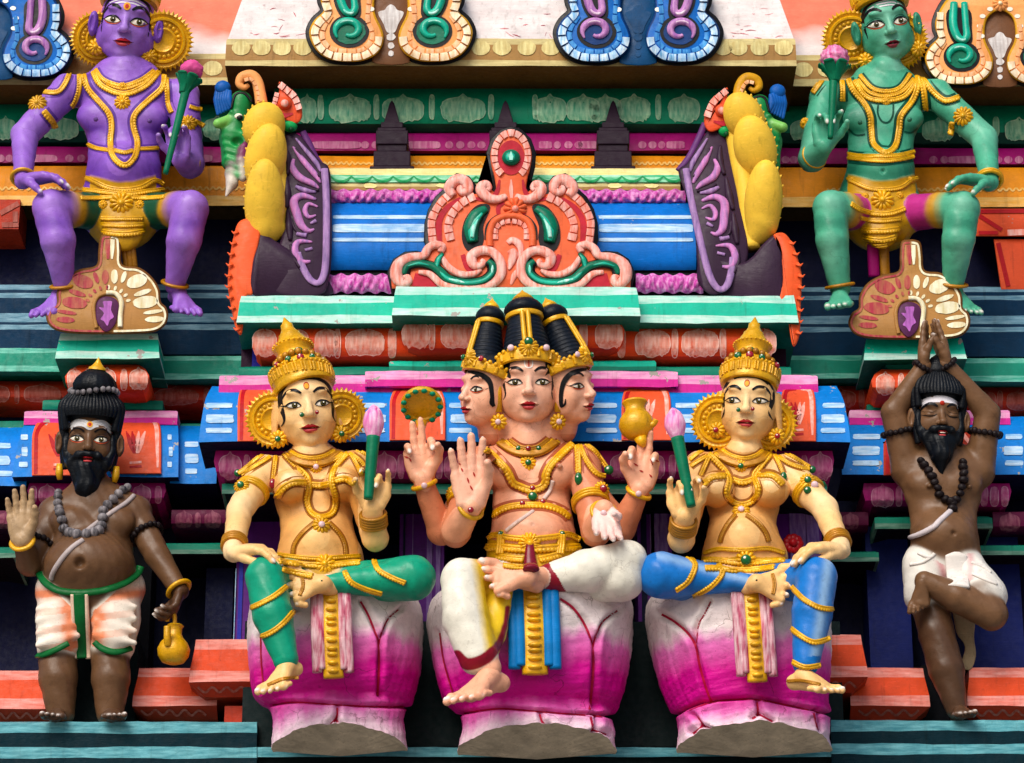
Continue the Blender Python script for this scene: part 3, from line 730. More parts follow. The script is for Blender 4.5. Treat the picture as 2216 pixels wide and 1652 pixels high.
def _prim_grid(kind, a, gx, gy, gz):
    """the same distances on a box of grid points, from separable sums"""
    def lf(v, o): return ((gx-o[0])*v[0]).astype(np.float32)[:, None, None]+((gy-o[1])*v[1]).astype(np.float32)[None, :, None]+((gz-o[2])*v[2]).astype(np.float32)[None, None, :]
    if kind == 'cap':
        p, q, ra, rb, flat = a; v = q-p; fl = 1.
        if flat is None: Y2 = ((gx-p[0])**2).astype(np.float32)[:, None, None]+((gy-p[1])**2).astype(np.float32)[None, :, None]+((gz-p[2])**2).astype(np.float32)[None, None, :]; yv = lf(v, p)
        else:
            ax, f = flat; A = np.eye(3)+(1/f-1)*np.outer(ax, ax); v = A@v; fl = min(1, f)
            Ls = [lf(A[j], p) for j in range(3)]; Y2 = Ls[0]**2+Ls[1]**2+Ls[2]**2; yv = Ls[0]*np.float32(v[0])+Ls[1]*np.float32(v[1])+Ls[2]*np.float32(v[2])
        vv = np.float32(v@v+1e-9); t = np.clip(yv/vv, 0, 1)
        d = np.sqrt(np.maximum(Y2-2*t*yv+t*t*vv, 0)); d -= np.float32(ra)+np.float32(rb-ra)*t
        return d if fl == 1. else d*np.float32(fl)
    c, r, R = a; k0 = k1 = 0
    for j in range(3):
        l = lf(R[:, j]/r[j], c); l *= l; k0 = k0+l; k1 = k1+l*np.float32(1/(r[j]*r[j]))
    k0 = np.sqrt(k0); return k0*(k0-1)/(np.sqrt(k1)+np.float32(1e-9))
def _bb(kind, a):
    if kind == 'cap':
        p, q, ra, rb, flat = a; m = max(ra, rb)*max(1., 1/flat[1] if flat and flat[1] < 1 else 1.)
        return np.minimum(p, q)-m, np.maximum(p, q)+m
    c, r, R = a; e = np.sqrt((R**2)@(r**2)); return c-e, c+e
def solid_mesh(S_, vox, bounds=None, soft=2.0, rough=0., default=(.5, .5, .5)):
    pr = S_.p
    if bounds is None:
        lo = np.min([_bb(p[0], p[1])[0] for p in pr if p[4] > 0], 0)-3*vox; hi = np.max([_bb(p[0], p[1])[1] for p in pr if p[4] > 0], 0)+3*vox
    else: lo, hi = bounds
    n = np.ceil((hi-lo)/vox).astype(int)+1
    D = np.full(n, 50., np.float32)
    ax = [lo[i]+vox*np.arange(n[i]) for i in range(3)]
    for kind, a, k, col, op in pr:
        b0, b1 = _bb(kind, a); pad = k+3*vox
        i0 = np.clip(np.floor((b0-pad-lo)/vox).astype(int), 0, n); i1 = np.clip(np.ceil((b1+pad-lo)/vox).astype(int)+1, 0, n)
        if (i1 <= i0).any(): continue
        d = _prim_grid(kind, a, ax[0][i0[0]:i1[0]], ax[1][i0[1]:i1[1]], ax[2][i0[2]:i1[2]])
        s = D[i0[0]:i1[0], i0[1]:i1[1], i0[2]:i1[2]]
        if op > 0:
            h = np.maximum(k-np.abs(s-d), 0)/max(k, 1e-6); s[...] = np.minimum(s, d)-h*h*k*.25
        else:
            d = -d; h = np.maximum(k-np.abs(s-d), 0)/max(k, 1e-6); s[...] = np.maximum(s, d)+h*h*k*.25
    ins = D < 0
    c = np.zeros(np.array(D.shape)-1, np.uint8); sl = (slice(0, -1), slice(1, None))
    offs = [(i, j, k) for i in (0, 1) for j in (0, 1) for k in (0, 1)]
    for o in offs: c += ins[sl[o[0]], sl[o[1]], sl[o[2]]]
    act = (c > 0) & (c < 8); idx = np.argwhere(act)
    vals = np.stack([D[idx[:, 0]+o[0], idx[:, 1]+o[1], idx[:, 2]+o[2]] for o in offs], 1)
    acc = np.zeros((len(idx), 3)); cnt = np.zeros(len(idx))
    for a in range(8):
        for b in range(a+1, 8):
            if sum(x != y for x, y in zip(offs[a], offs[b])) != 1: continue
            va, vb = vals[:, a], vals[:, b]; m = (va < 0) != (vb < 0)
            t = np.where(m, va/np.where(m, va-vb, 1), 0)
            p = np.array(offs[a])+t[:, None]*(np.array(offs[b])-np.array(offs[a]))
            acc += p*m[:, None]; cnt += m
    V = lo+vox*(idx+acc/np.maximum(cnt, 1)[:, None])
    ids = np.full(act.shape, -1, np.int64); ids[tuple(idx.T)] = np.arange(len(idx))
    Fs = []
    for axis in range(3):
        u, v = (axis+1) % 3, (axis+2) % 3
        A = np.take(ins, range(0, ins.shape[axis]-1), axis); B = np.take(ins, range(1, ins.shape[axis]), axis)
        e = np.argwhere(A != B)
        e = e[(e[:, u] > 0) & (e[:, v] > 0) & (e[:, u] < ins.shape[u]-1) & (e[:, v] < ins.shape[v]-1)]
        if not len(e): continue
        du = np.zeros(3, int); du[u] = 1; dv = np.zeros(3, int); dv[v] = 1
        q = np.stack([ids[tuple((e-du-dv).T)], ids[tuple((e-dv).T)], ids[tuple(e.T)], ids[tuple((e-du).T)]], 1)
        fl = ~A[tuple(e.T)]
        q[fl] = q[fl][:, ::-1]; q = q[(q >= 0).all(1)]; Fs.append(q)
    F = np.concatenate(Fs)
    # colours: nearest solid wins, with a slightly soft edge
    C = np.zeros((len(V), 3)); Wt = np.zeros(len(V)); dm = np.full(len(V), 1e9); store = []
    for kind, a, k, col, op in pr:
        if op < 0 and col is None: continue
        d = np.abs(_prim(kind, a, V)) if op < 0 else _prim(kind, a, V)
        store.append((d, default if col is None else col)); dm = np.minimum(dm, d)
    for d, col in store:
        w_ = np.exp(-np.clip((d-dm)/soft, 0, 40)); C += w_[:, None]*np.asarray(col); Wt += w_
    C /= Wt[:, None]
    return V, F, C
def smooth_mesh(V, F, it=1, f=.5):
    F = np.asarray(F); n = len(V); A = np.concatenate([F, F], 1).ravel(); B = np.concatenate([np.roll(F, -1, 1), np.roll(F, 1, 1)], 1).ravel()
    cnt = np.maximum(np.bincount(A, minlength=n), 1)
    for _ in range(it):
        acc = np.stack([np.bincount(A, V[B, i], minlength=n) for i in range(3)], 1); V = V+f*(acc/cnt[:, None]-V)
    return V
class Body:
    """one continuous painted figure; remembers its skin so that jewels and cloth can lie on it"""
    def __init__(s): s.V = []; s.F = []; s.C = []; s.n = 0
    def add(s, V, F, C):
        s.V.append(V); s.F.append(np.asarray(F)+s.n); s.C.append(C); s.n += len(V)
    def arrays(s): return np.concatenate(s.V), np.concatenate(s.F), np.concatenate(s.C)
    def done(s):
        for i, V in enumerate(s.V):      # hand-built unevenness
            x, y, z = V.T*.062; s.V[i] = V+np.stack([np.sin(y*1.3+z*2.1)+.6*np.sin(z*4.3+x*1.7), np.sin(x*1.7+z*1.9+2)+.6*np.sin(x*3.9+y*3.1+z*2), np.sin(x*2.3+y*1.1+1)+.6*np.sin(y*4.1+x*2.7)], 1)*.42
        V, F, C = s.arrays(); s.bvh = BVHTree.FromPolygons([tuple(v) for v in V], F.tolist()); return s
    def paint(s, fn):
        for i in range(len(s.V)): s.C[i] = fn(proj(s.V[i]), s.V[i], s.C[i].copy())
    def on(s, x, y, off=2.):
        """the point of the skin facing the street at facade position x,y, lifted by off"""
        v = FWD*L+RGT*(x-1108.)+UPV*(826.-y); v = nrm(v)
        h = s.bvh.ray_cast(Vector(CAM), Vector(v))
        if h[0] is None: return None
        return np.array(h[0])-v*off*.75+np.array(h[1])*off*.25*(1 if np.dot(h[1], v) < 0 else -1)
    def nrm_at(s, x, y):
        v = nrm(FWD*L+RGT*(x-1108.)+UPV*(826.-y)); h = s.bvh.ray_cast(Vector(CAM), Vector(v))
        if h[0] is None: return -v
        n = np.array(h[1]); return n if n@v < 0 else -n
    def drape(s, pts, off=2., n=8, dfall=None, smooth=True):
        q = spline(pts, n) if smooth else np.asarray(pts, float); out = []
        for x, y in q:
            v = s.on(x, y, off)
            if v is None:
                if out: v = P(x, y, -out[-1][1])
                elif dfall is not None: v = P(x, y, dfall)
                else: continue
            out.append(v)
        return np.array(out)
    def build(s, name, parent, mat, label=None):
        V, F, C = s.arrays(); m = MB(); m.add(V, F, mat, C); return m.build(name, parent, label, sharp=0, cols=True)
# ---------------------------------------------------------------- figure pieces
def rotv(v, axis, a):
    axis = nrm(axis); v = np.asarray(v, float)
    return v*math.cos(a)+np.cross(axis, v)*math.sin(a)+axis*(axis@v)*(1-math.cos(a))
def hand(sd, wrist, f, n, size, thumb=1, curl=(.25, .25, .25, .25), spread=.10, tcurl=.3, tout=.75, col=None, nail=None, palm=1.0, fat=1.0, tcol=None, lens=None):
    """wrist point, finger direction f, palm facing n, length size, thumb on side thumb*(f x n)"""
    f = nrm(f); n = nrm(np.asarray(n)-f*(np.asarray(n)@f)); s = np.cross(f, n)*thumb
    wrist = np.asarray(wrist, float); pl = .50*size*palm; pw = .235*size*fat; th = .12*size
    base = []
    for i in range(4):
        o = (.74-.49*i)*pw
        k = wrist+f*(pl*(1.0, 1.03, .99, .90)[i])+s*o; base.append(k)
        sd.cap(wrist+f*pl*.12+s*o*.62, k-n*th*.06, th*.86, th*.72, 5, col)
    sd.ell(wrist+f*pl*.55-n*th*.1, np.array([pw*.98, pl*.5, th*.8]), 6, col, R=np.stack([s, f, n], 1))
    # ball of the thumb
    tb = wrist+f*pl*.28+s*pw*.62+n*th*.35
    sd.cap(wrist+f*pl*.12+s*pw*.3+n*th*.1, tb+f*pl*.1, th*.85, th*.85, 6, col)
    lens = lens or (.43, .48, .45, .35)
    tips = []
    for i in range(4):
        a = spread*(1.4-i*.95)
        d = nrm(f*math.cos(a)+s*math.sin(a)); ln = lens[i]*size; p = base[i]; r = th*(.56, .58, .56, .50)[i]
        axis = np.cross(d, n)
        c = curl[i] if not isinstance(curl[i], (tuple, list)) else None
        cs = curl[i] if c is None else (c*.8, c*1.1, c*.8)
        ang = 0
        for j, seg in enumerate((.42, .33, .25)):
            ang += cs[j]; dd = rotv(d, axis, ang)
            q = p+dd*ln*seg; sd.cap(p, q, r*(1-.09*j), r*(1-.09*(j+1)), 3 if j else 4, tcol if (tcol is not None and j == 2) else col); p = q
        tips.append(p)
        if nail is not None:
            nn = rotv(-n, axis, ang); sd.ell(p+nn*r*.50+dd*r*.05, np.array([r*.52, r*.8, r*.42]), 1, nail, R=np.stack([np.cross(dd, nn), dd, nn], 1))
    a0 = nrm(s*math.sin(tout)+f*math.cos(tout)+n*.35); p = tb; ax = np.cross(a0, nrm(n*.6-s*.6)); ang = 0
    for j, seg in enumerate((.20, .17, .13)):
        ang += tcurl*(.3 if j == 0 else 1.); dd = rotv(a0, ax, ang); q = p+dd*size*seg*1.05
        sd.cap(p, q, th*(.74, .62, .54)[j], th*(.64, .56, .44)[j], 4, col); p = q
    if nail is not None: sd.ell(p-n*th*.25+dd*2, np.array([th*.34, th*.42, th*.32]), 1, nail)
    return tips, p, base
def foot(sd, ankle, t, up, size, big=1, col=None, nail=None, w=1.0, toe=.22, ank=None):
    """ankle point, toe direction t, top-of-foot direction up; big toe on side big*(t x up)"""
    t = nrm(t); up = nrm(np.asarray(up)-t*(np.asarray(up)@t)); s = np.cross(t, up)*big
    a = np.asarray(ankle, float); h = .26*size; sole = a-up*h
    heel = sole-t*size*.18+up*h*.45
    ball_ = sole+t*size*.44+up*h*.30; pw = .17*size*w
    sd.cap(a, heel, ank or .13*size, .125*size, 8, col)
    for o in (.8, .27, -.27, -.8): sd.cap(a+t*size*.02, ball_+s*pw*o*1.1, .12*size, .075*size, 8, col)
    sd.cap(heel, ball_, .115*size, .085*size, 8, col)
    for i in range(5):
        o = (.92-.47*i)*pw*1.15; ln = size*toe*(1.0, .98, .88, .78, .66)[i]; r = size*(.062, .045, .042, .039, .036)[i]*max(1, w)**.62
        p = sole+t*size*(.46-.018*i*i*.6)+s*o+up*h*.26; q = p+t*ln*.62+up*size*.015; e = p+t*ln-up*size*.012
        sd.cap(p, q, r*1.12, r, 3, col); sd.cap(q, e, r, r*.86, 2, col)
        if nail is not None: sd.ell(e+up*r*.62-t*r*.05, np.array([r*.68, r*.82, r*.42]), 1, nail, R=np.stack([s, t, up], 1))
class Head:
    """head frame: c between the eyes, a = half width of the face; yaw to the viewer's right, pitch up, roll clockwise"""
    def __init__(s, x, y, d, a, yaw=0., pitch=0., roll=0.):
        s.c = P(x, y, d); s.a = a
        v = -nrm(s.c-CAM)            # the heads look down at the visitor
        base = frame(v)
        yw, pt, rl = math.radians(yaw), math.radians(pitch), math.radians(roll)
        R = base
        def rx(t): return np.array([[1, 0, 0], [0, math.cos(t), -math.sin(t)], [0, math.sin(t), math.cos(t)]])
        def ry(t): return np.array([[math.cos(t), 0, math.sin(t)], [0, 1, 0], [-math.sin(t), 0, math.cos(t)]])
        def rz(t): return np.array([[math.cos(t), -math.sin(t), 0], [math.sin(t), math.cos(t), 0], [0, 0, 1]])
        s.R = R@rz(-rl)@ry(yw)@rx(-pt)
    def at(s, u, v, w): return s.c+s.R@(np.array([u, v, w], float)*s.a)
    def dir(s, u, v, w): return nrm(s.R@np.array([u, v, w], float))
    def solid(s, sd, col, lips=None, ears=True, male=False, lobes=False, jaw=1., chin=-1.06, neck=None, earcol=None, nose=1., smile=0., full=1.0):
        a = s.a; A = s.at; R = s.R
        E = lambda u, v, w, r, k, c=col, op=1: sd.ell(A(u*full, v, w), np.array(r)*a*np.array([full, 1, 1]), k*a, c, op, R)
        E(0, .30, -1.0, (.96, 1.08, 1.12), .1)
        E(0, -.30, -.60, (.93, 1.08, .80), .15)
        E(0, chin+.10, -.38, (.51*jaw, .40, .47), .32)
        for q in (-1, 1):
            E(q*.48, -.42, -.20, (.32, .34, .26), .2)
            E(q*.30, .42, .0, (.36, .10, .12), .2)           # brow
            E(q*.60*jaw, -.68, -.60, (.26, .42, .42), .2)
        E(0, -.76, .03, (.33, .20, .20), .22)                   # muzzle
        E(0, chin-.10, .02, (.20, .15, .15), .2)               # chin
        for q in (-1, 1):
            E(q*.47, .02, .30, (.27, .145, .20), .12, None, -1)  # sockets
            E(q*.47, .00, -.13, (.25, .17, .26), .06)            # lids and eyeballs
        sd.cap(A(0, .20, .10), A(0, -.28, .33*nose+.05), .085*a, .135*a, .14*a, col)
        E(0, -.33, .36*nose+.05, (.15, .125, .14), .08)
        for q in (-1, 1):
            E(q*.155, -.375, .25*nose+.02, (.095, .085, .12), .06)
            E(q*.085, -.455, .33*nose, (.045, .035, .06), .03, None, -1)
        L_ = col
        E(-.10, -.735+smile*.02, .245, (.19, .06, .10), .04, L_); E(.10, -.735+smile*.02, .245, (.19, .06, .10), .04, L_)
        E(0, -.865, .22, (.20, .075, .11), .05, L_)
        E(0, -.795, .33, (.30, .016, .08), .03, None, -1)
        if ears:
            for q in (-1, 1):
                if lobes:
                    sd.cap(A(q*1.03, .18, -.85), A(q*1.13, -.95, -.62), .20*a, .15*a, .1*a, (col if earcol is None else earcol), flat=(s.dir(q*.9, 0, .4), .5))
                    sd.cap(A(q*1.20, .05, -.60), A(q*1.20, -.75, -.42), .07*a, .06*a, .04*a, (col if earcol is None else earcol), -1)
                else:
                    sd.ell(A(q*1.18, -.16, -.52), np.array([.18, .46, .22])*a, .06*a, (col if earcol is None else earcol), 1, R); sd.ell(A(q*1.22, -.14, -.31), np.array([.09, .30, .10])*a, .04*a, None, -1, R)
    def mesh(s, body, sd, vox):
        V, F, C = solid_mesh(sd, vox); V = smooth_mesh(V, F, 1, .35); s.bvh = BVHTree.FromPolygons([tuple(v) for v in V], F.tolist())
        s.hV, s.hF, s.hC = V, F, C; body.add(V, F, C)
    def on(s, u, v, off=.012):
        o = s.at(u, v, 3.); d = s.dir(0, 0, -1); h = s.bvh.ray_cast(Vector(o), Vector(d))
        if h[0] is None: return None
        if np.linalg.norm(np.array(h[0])-o) > 4.6*s.a: return None
        return np.array(h[0])-d*off*s.a
    def onf(s, off): return lambda u, v: s.on(u, v, off)
INK = paint('ink_black_paint', (.006, .006, .008), rough=.35, dirt=0, var=.05, bump=.1)
EYEW = paint('eye_white_paint', rgb(238, 230, 214), rough=.3, dirt=0, var=.04, bump=.05)
IRIS = paint('olive_iris_paint', rgb(96, 84, 26), rough=.25, dirt=0, var=.2)
GLINT = paint('white_dot_paint', rgb(245, 245, 235), rough=.3, dirt=0)
LIDR = paint('orange_lid_paint', rgb(226, 96, 60), rough=.4, dirt=0)
def face_paint(hd, parent, opts=None):
    """eyes, brows and the painted lines of a face, each drawn on the skin"""
    o = dict(gaze=0., gazev=0., browv=.40, brow=.10, closed=False, sides=(-1, 1), lid=LIDR, wing=.18, iris=IRIS, ew=.245, eh=.105, ev=0., browin=.20, browout=.82, crease=None); o.update(opts or {})
    for q in o['sides']:
        e = MB(); X = lambda u: q*(.47)+u; cx = .47*q
        k = (o['ew'], o['eh'])
        up = [[cx-q*k[0], -.03], [cx-q*k[0]*.55, k[1]*.72], [cx, k[1]], [cx+q*k[0]*.6, k[1]*.72], [cx+q*k[0]*1.05, .01]]
        dn = [[cx+q*k[0]*1.05, .01], [cx+q*k[0]*.55, -k[1]*.66], [cx, -k[1]*.86], [cx-q*k[0]*.55, -k[1]*.7], [cx-q*k[0], -.03]]
        U = spline(up, 6)+[0, o['ev']]; D_ = spline(dn, 6)+[0, o['ev']]
        if o['closed']:
            c = np.array([[cx-q*.26, .03], [cx-q*.12, -.05], [cx+q*.06, -.075], [cx+q*.22, -.05], [cx+q*.34, .0]]); stroke(e, spline(c, 5), [.02, .045, .05, .04, .02], hd.onf(.02), INK, .02)
            c2 = c+[0, .17]; stroke(e, spline(c2*[1, 1], 5), [.01, .02, .02, .01], hd.onf(.02), o['crease'] or INK, .02)
        else:
            decal(e, np.concatenate([U, D_[1:-1]]), hd.onf(.014), EYEW, 5, [cx, .01+o['ev']])
            ir = ell2(cx+o['gaze'], .012+o['ev']+o['gazev'], .098, .104, 20); decal(e, ir, hd.onf(.022), INK, 3)
            decal(e, ell2(cx+o['gaze'], .010+o['ev']+o['gazev'], .070, .076, 18), hd.onf(.030), o['iris'], 3)
            decal(e, ell2(cx+o['gaze'], .010+o['ev']+o['gazev'], .04, .044, 12), hd.onf(.038), INK, 2)
            decal(e, ell2(cx+o['gaze']+.012, .038+o['ev'], .02, .024, 8), hd.onf(.046), GLINT, 1)
            if o['lid'] is not None: stroke(e, D_+[0, -.022], [.01, .045, .055, .05, .02], hd.onf(.016), o['lid'], .02)
            w = np.concatenate([U, U[-1:]+[[q*o['wing']*.6, .035], [q*o['wing'], .06]]]); stroke(e, w, [.03, .055, .07, .065, .06, .03, .008], hd.onf(.034), INK, .02)
            stroke(e, D_, [.02, .022, .02, .016], hd.onf(.034), INK, .02)
            cr = U+[0, .085]; stroke(e, cr, [.008, .022, .022, .01], hd.onf(.018), o['crease'] or INK, .02) if o['crease'] is not None else None
        e.build('eye', parent, sharp=0)
        b = MB(); bv = o['browv']
        br = spline([[q*o['browin'], bv-.02], [q*.38, bv+.10], [q*.58, bv+.10], [q*.72, bv+.0], [q*o['browout'], bv-.17]], 6)
        stroke(b, br, [.07, o['brow'], o['brow'], o['brow']*.75, .02], hd.onf(.02), INK, .02); b.build('eyebrow', parent, sharp=0)
LIPM = paint('lip_red_paint', rgb(158, 14, 26), rough=.3, dirt=0, var=.1); LIPL = paint('lip_rose_paint', rgb(196, 70, 74), rough=.28, dirt=0, var=.12)
def lips_paint(hd, parent, w=1., v=0., mat=None, low=None, open_=False):
    m = MB(); mat = mat or LIPM; low = low or LIPL; K = lambda p: (np.array(p)-[0, -.79])*[w*.80, 1.08]+[0, -.79+v]
    up = K([[-.38, -.78], [-.22, -.715], [-.07, -.665], [0, -.69], [.07, -.665], [.22, -.715], [.38, -.78], [.18, -.785], [0, -.80], [-.18, -.785]])
    lo = K([[-.33, -.785], [-.16, -.795], [0, -.805], [.16, -.795], [.33, -.785], [.2, -.905], [0, -.945], [-.2, -.905]])
    decal(m, spline(lo, 4, True), hd.onf(.014), low, 4, K([[0, -.86]])[0]); decal(m, spline(up, 4, True), hd.onf(.018), mat, 4, K([[0, -.745]])[0])
    stroke(m, K([[-.44, -.765], [-.38, -.785], [-.18, -.79], [0, -.80], [.18, -.79], [.38, -.785], [.44, -.765]]), [.01, .03, .03, .03, .03, .03, .01], hd.onf(.028), paint('mouth_line', (.03, .004, .004), dirt=0), .03)
    return m.build('lips', parent, sharp=0)
def hairline(hd, parent, pts, w, mat=None):
    m = MB()
    for p, ww in zip(pts, w): stroke(m, spline(p, 6), ww, hd.onf(.016), mat or INK, .03)
    return m.build('hairline', parent, sharp=0)
GOLD = paint('gold_paint', rgb(226, 168, 4), rough=.32, var=.30, dirt=.45, bump=.5, metal=.12, spec=.5)
GOLDD = paint('old_gold_paint', rgb(176, 118, 4), rough=.36, var=.30, dirt=.5, bump=.5, metal=.15, spec=.5)
GEMG = paint('green_gem', rgb(4, 96, 48), rough=.12, dirt=0, var=.2, coat=.6); GEMR = paint('ruby_gem', rgb(150, 16, 40), rough=.14, dirt=0, coat=.6); GEMW = paint('pale_rose_gem', rgb(224, 190, 196), rough=.15, dirt=0, coat=.6)
def gem(mb, c, n, r, mat, k=1.):
    R = frame(n); ball(mb, c, (r, r*k, r*.6), mat, 12, 8, R)
    if mat is not GEMW: ball(mb, np.asarray(c)+R@np.array([-r*.22, r*.3*k, r*.44]), (r*.32, r*.3, r*.16), GLINT, 8, 6, R)
def bangle(mb, c, axis, r, w, mat, ridges=1, flat=1., sx=1.):
    """ring(s) round a limb"""
    R = frame(axis, (0.1, -1, .2))
    for j in range(ridges):
        o = (j-(ridges-1)/2.)*w*1.5
        pts = np.array([np.asarray(c)+R@np.array([r*sx*math.cos(t), r*math.sin(t), o]) for t in np.linspace(0, 2*math.pi, 41)])
        tube(mb, pts, w, mat, 8, flat, np.tile(nrm(axis), (41, 1)), caps=False)
def skin(name, **kw): return attr_paint(name, **kw)
SKIN = attr_paint('painted_plaster', rough=.40, var=.15, dirt=.5, bump=.38, coat=.10, streak=.2, crack=.22, spec=.24)
# ---------------------------------------------------------------- jewels, crowns and lotus seats
def wheel(mb, c, n, r, mat, teeth=34, up=(0, 0, 1), inner=None):
    """toothed gold disc behind an ear"""
    R = frame(n, up); seg = teeth*4
    rings = [(0, .18), (.30, .18), (.36, .30), (.42, .16), (.60, .14), (.64, .30), (.70, .30), (.74, .14), (.80, .16), (.84, .22), (1.0, .16), (1.0, -.12)]
    V = []
    for i, (f, z) in enumerate(rings):
        for k in range(seg):
            a = 2*math.pi*k/seg; q = r*f
            if i >= 10: q *= 1-.12*abs(math.sin(a*teeth/2))
            if i == 9: z = .20+.06*abs(math.cos(a*teeth/2))
            zz = r*z*.5
            V.append(np.asarray(c)+R@np.array([q*math.cos(a), q*math.sin(a), zz]))
    F = [[i*seg+k, i*seg+(k+1) % seg, (i+1)*seg+(k+1) % seg, (i+1)*seg+k][::-1] for i in range(len(rings)-1) for k in range(seg)]
    F.append([(len(rings)-1)*seg+k for k in range(seg)])
    mb.add(V, F, mat)
    for k in range(int(teeth*.55)):
        a = 2*math.pi*k/int(teeth*.55); ball(mb, np.asarray(c)+R@np.array([r*.51*math.cos(a), r*.51*math.sin(a), r*.08]), (r*.075, r*.075, r*.05), mat, 8, 6, R)
def cord(body, parent, name, pts, r, mat=None, pitch=9, off=None, n=8, dfall=None, plain=False, flat=.8, depth=.3, side=1):
    m = MB(); mat = mat or GOLD; pts = np.asarray(pts, float)
    def lay(p, o):
        q = body.drape(p, o, 1, dfall, smooth=False)
        if len(q) < 3: return None
        for _ in range(3): q[1:-1] = .5*q[1:-1]+.25*(q[:-2]+q[2:])
        return q
    c = resample(spline(pts, n), 2.5)[0]
    if len(c) < 3: return
    T = np.gradient(c, axis=0); T /= np.linalg.norm(T, axis=1, keepdims=True)+1e-9; N_ = np.stack([-T[:, 1], T[:, 0]], 1)*side
    if plain:
        q = lay(c, off if off is not None else r*.3)
        if q is None: return
        tube(m, q, r, mat, 8, flat)
    else:
        ol = getattr(body, 'outline', None) if name not in ('leg_garland', 'anklet', 'girdle') else None
        if ol is not None: stroke(m, c, r*2.9, lambda x, y: body.on(x, y, .5), ol, 3)
        q = lay(c, r*.16)
        if q is None: return
        tube(m, q, r*.80, mat, 8, .5)
        q = lay(c-N_*r*.36, r*.42); 
        if q is not None: tube(m, q, r*.36, mat, 8, .9)
        q = lay(c+N_*r*.50, r*.34)
        if q is not None: rope(m, q, r*.56, mat, max(4.6, r*.82), .5, .8)
    return m.build(name, parent, sharp=0)
def goddess_crown(hd, parent, gems, tilt=(0, 0), h=1., w=1., v=.86):
    a = hd.a; base = hd.at(0, v, -.84); ax = nrm(hd.R@np.array([tilt[0], 1, tilt[1]]))
    m = MB()
    prof = [(-.10, 1.12), (0, 1.17), (.06, 1.13), (.10, 1.14), (.36, 1.17), (.40, 1.20), (.46, 1.16), (.48, 1.08), (.62, 1.02), (.78, .88), (.86, .74), (.90, .70), (.98, .61), (1.08, .61), (1.2, .70), (1.28, .76), (1.33, .72), (1.38, .60), (1.50, .54), (1.64, .42), (1.70, .41), (1.74, .34), (1.90, .24), (2.02, .23), (2.06, .17), (2.28, .02)]
    lathe(m, base, ax, [(x*a*h, r*a*w) for x, r in prof], GOLD, 48)
    R = frame(ax, hd.dir(0, 0, 1))
    R = np.stack([hd.dir(1, 0, 0), ax, nrm(np.cross(hd.dir(1, 0, 0), ax))], 1)
    # plaques, rows of beads
    for k in range(22):
        t = 2*math.pi*k/22
        for j in (-1, 1):
            tt = t+j*.05; d = R@np.array([math.sin(tt), 0, math.cos(tt)])
            tube(m, [base+ax*a*h*.10+d*a*w*1.15, base+ax*a*h*.36+d*a*w*1.19], a*.045, GOLD, 6)
    for hh, rr, n, q in ((.44, 1.17, 40, .055), (.88, .74, 26, .05), (1.28, .75, 26, .045)):
        for k in range(n):
            t = 2*math.pi*k/n; d = R@np.array([math.sin(t), 0, math.cos(t)]); ball(m, base+ax*a*h*hh+d*a*w*rr, a*q, GOLD, 8, 6)
    # raised leaf on the brow of the crown
    for k in range(9):
        t = -1.0+2.0*k/8; d = R@np.array([math.sin(t), 0, math.cos(t)]); hh = .54+.22*math.cos(t*1.4)
        ball(m, base+ax*a*h*hh+d*a*w*(1.06-.22*max(0, hh-.5)), (a*.12, a*.12, a*.12), GOLDD, 8, 6)
    o = m.build('crown', parent, sharp=50)
    gm = MB()
    for t, hh, mat, q in gems:
        d = R@np.array([math.sin(t), 0, math.cos(t)]); rr = np.interp(hh, [p[0] for p in prof], [p[1] for p in prof])
        gem(gm, base+ax*a*h*hh+d*a*(w*rr+.05), d+ax*.2, a*q, mat)
    gm.build('gem', o, sharp=0)
    return o
def earring(hd, parent, u, v, w, r, gm, drop=True):
    m = MB(); c = hd.at(u, v, w); n = hd.dir(u*.25, 0, 1); rosette(m, c, n, r, GOLD, 10); 
    o = m.build('earring', parent, sharp=60); g = MB()
    if gm: gem(g, c+n*r*.42, n, r*.34, gm); g.build('gem', o, sharp=0)
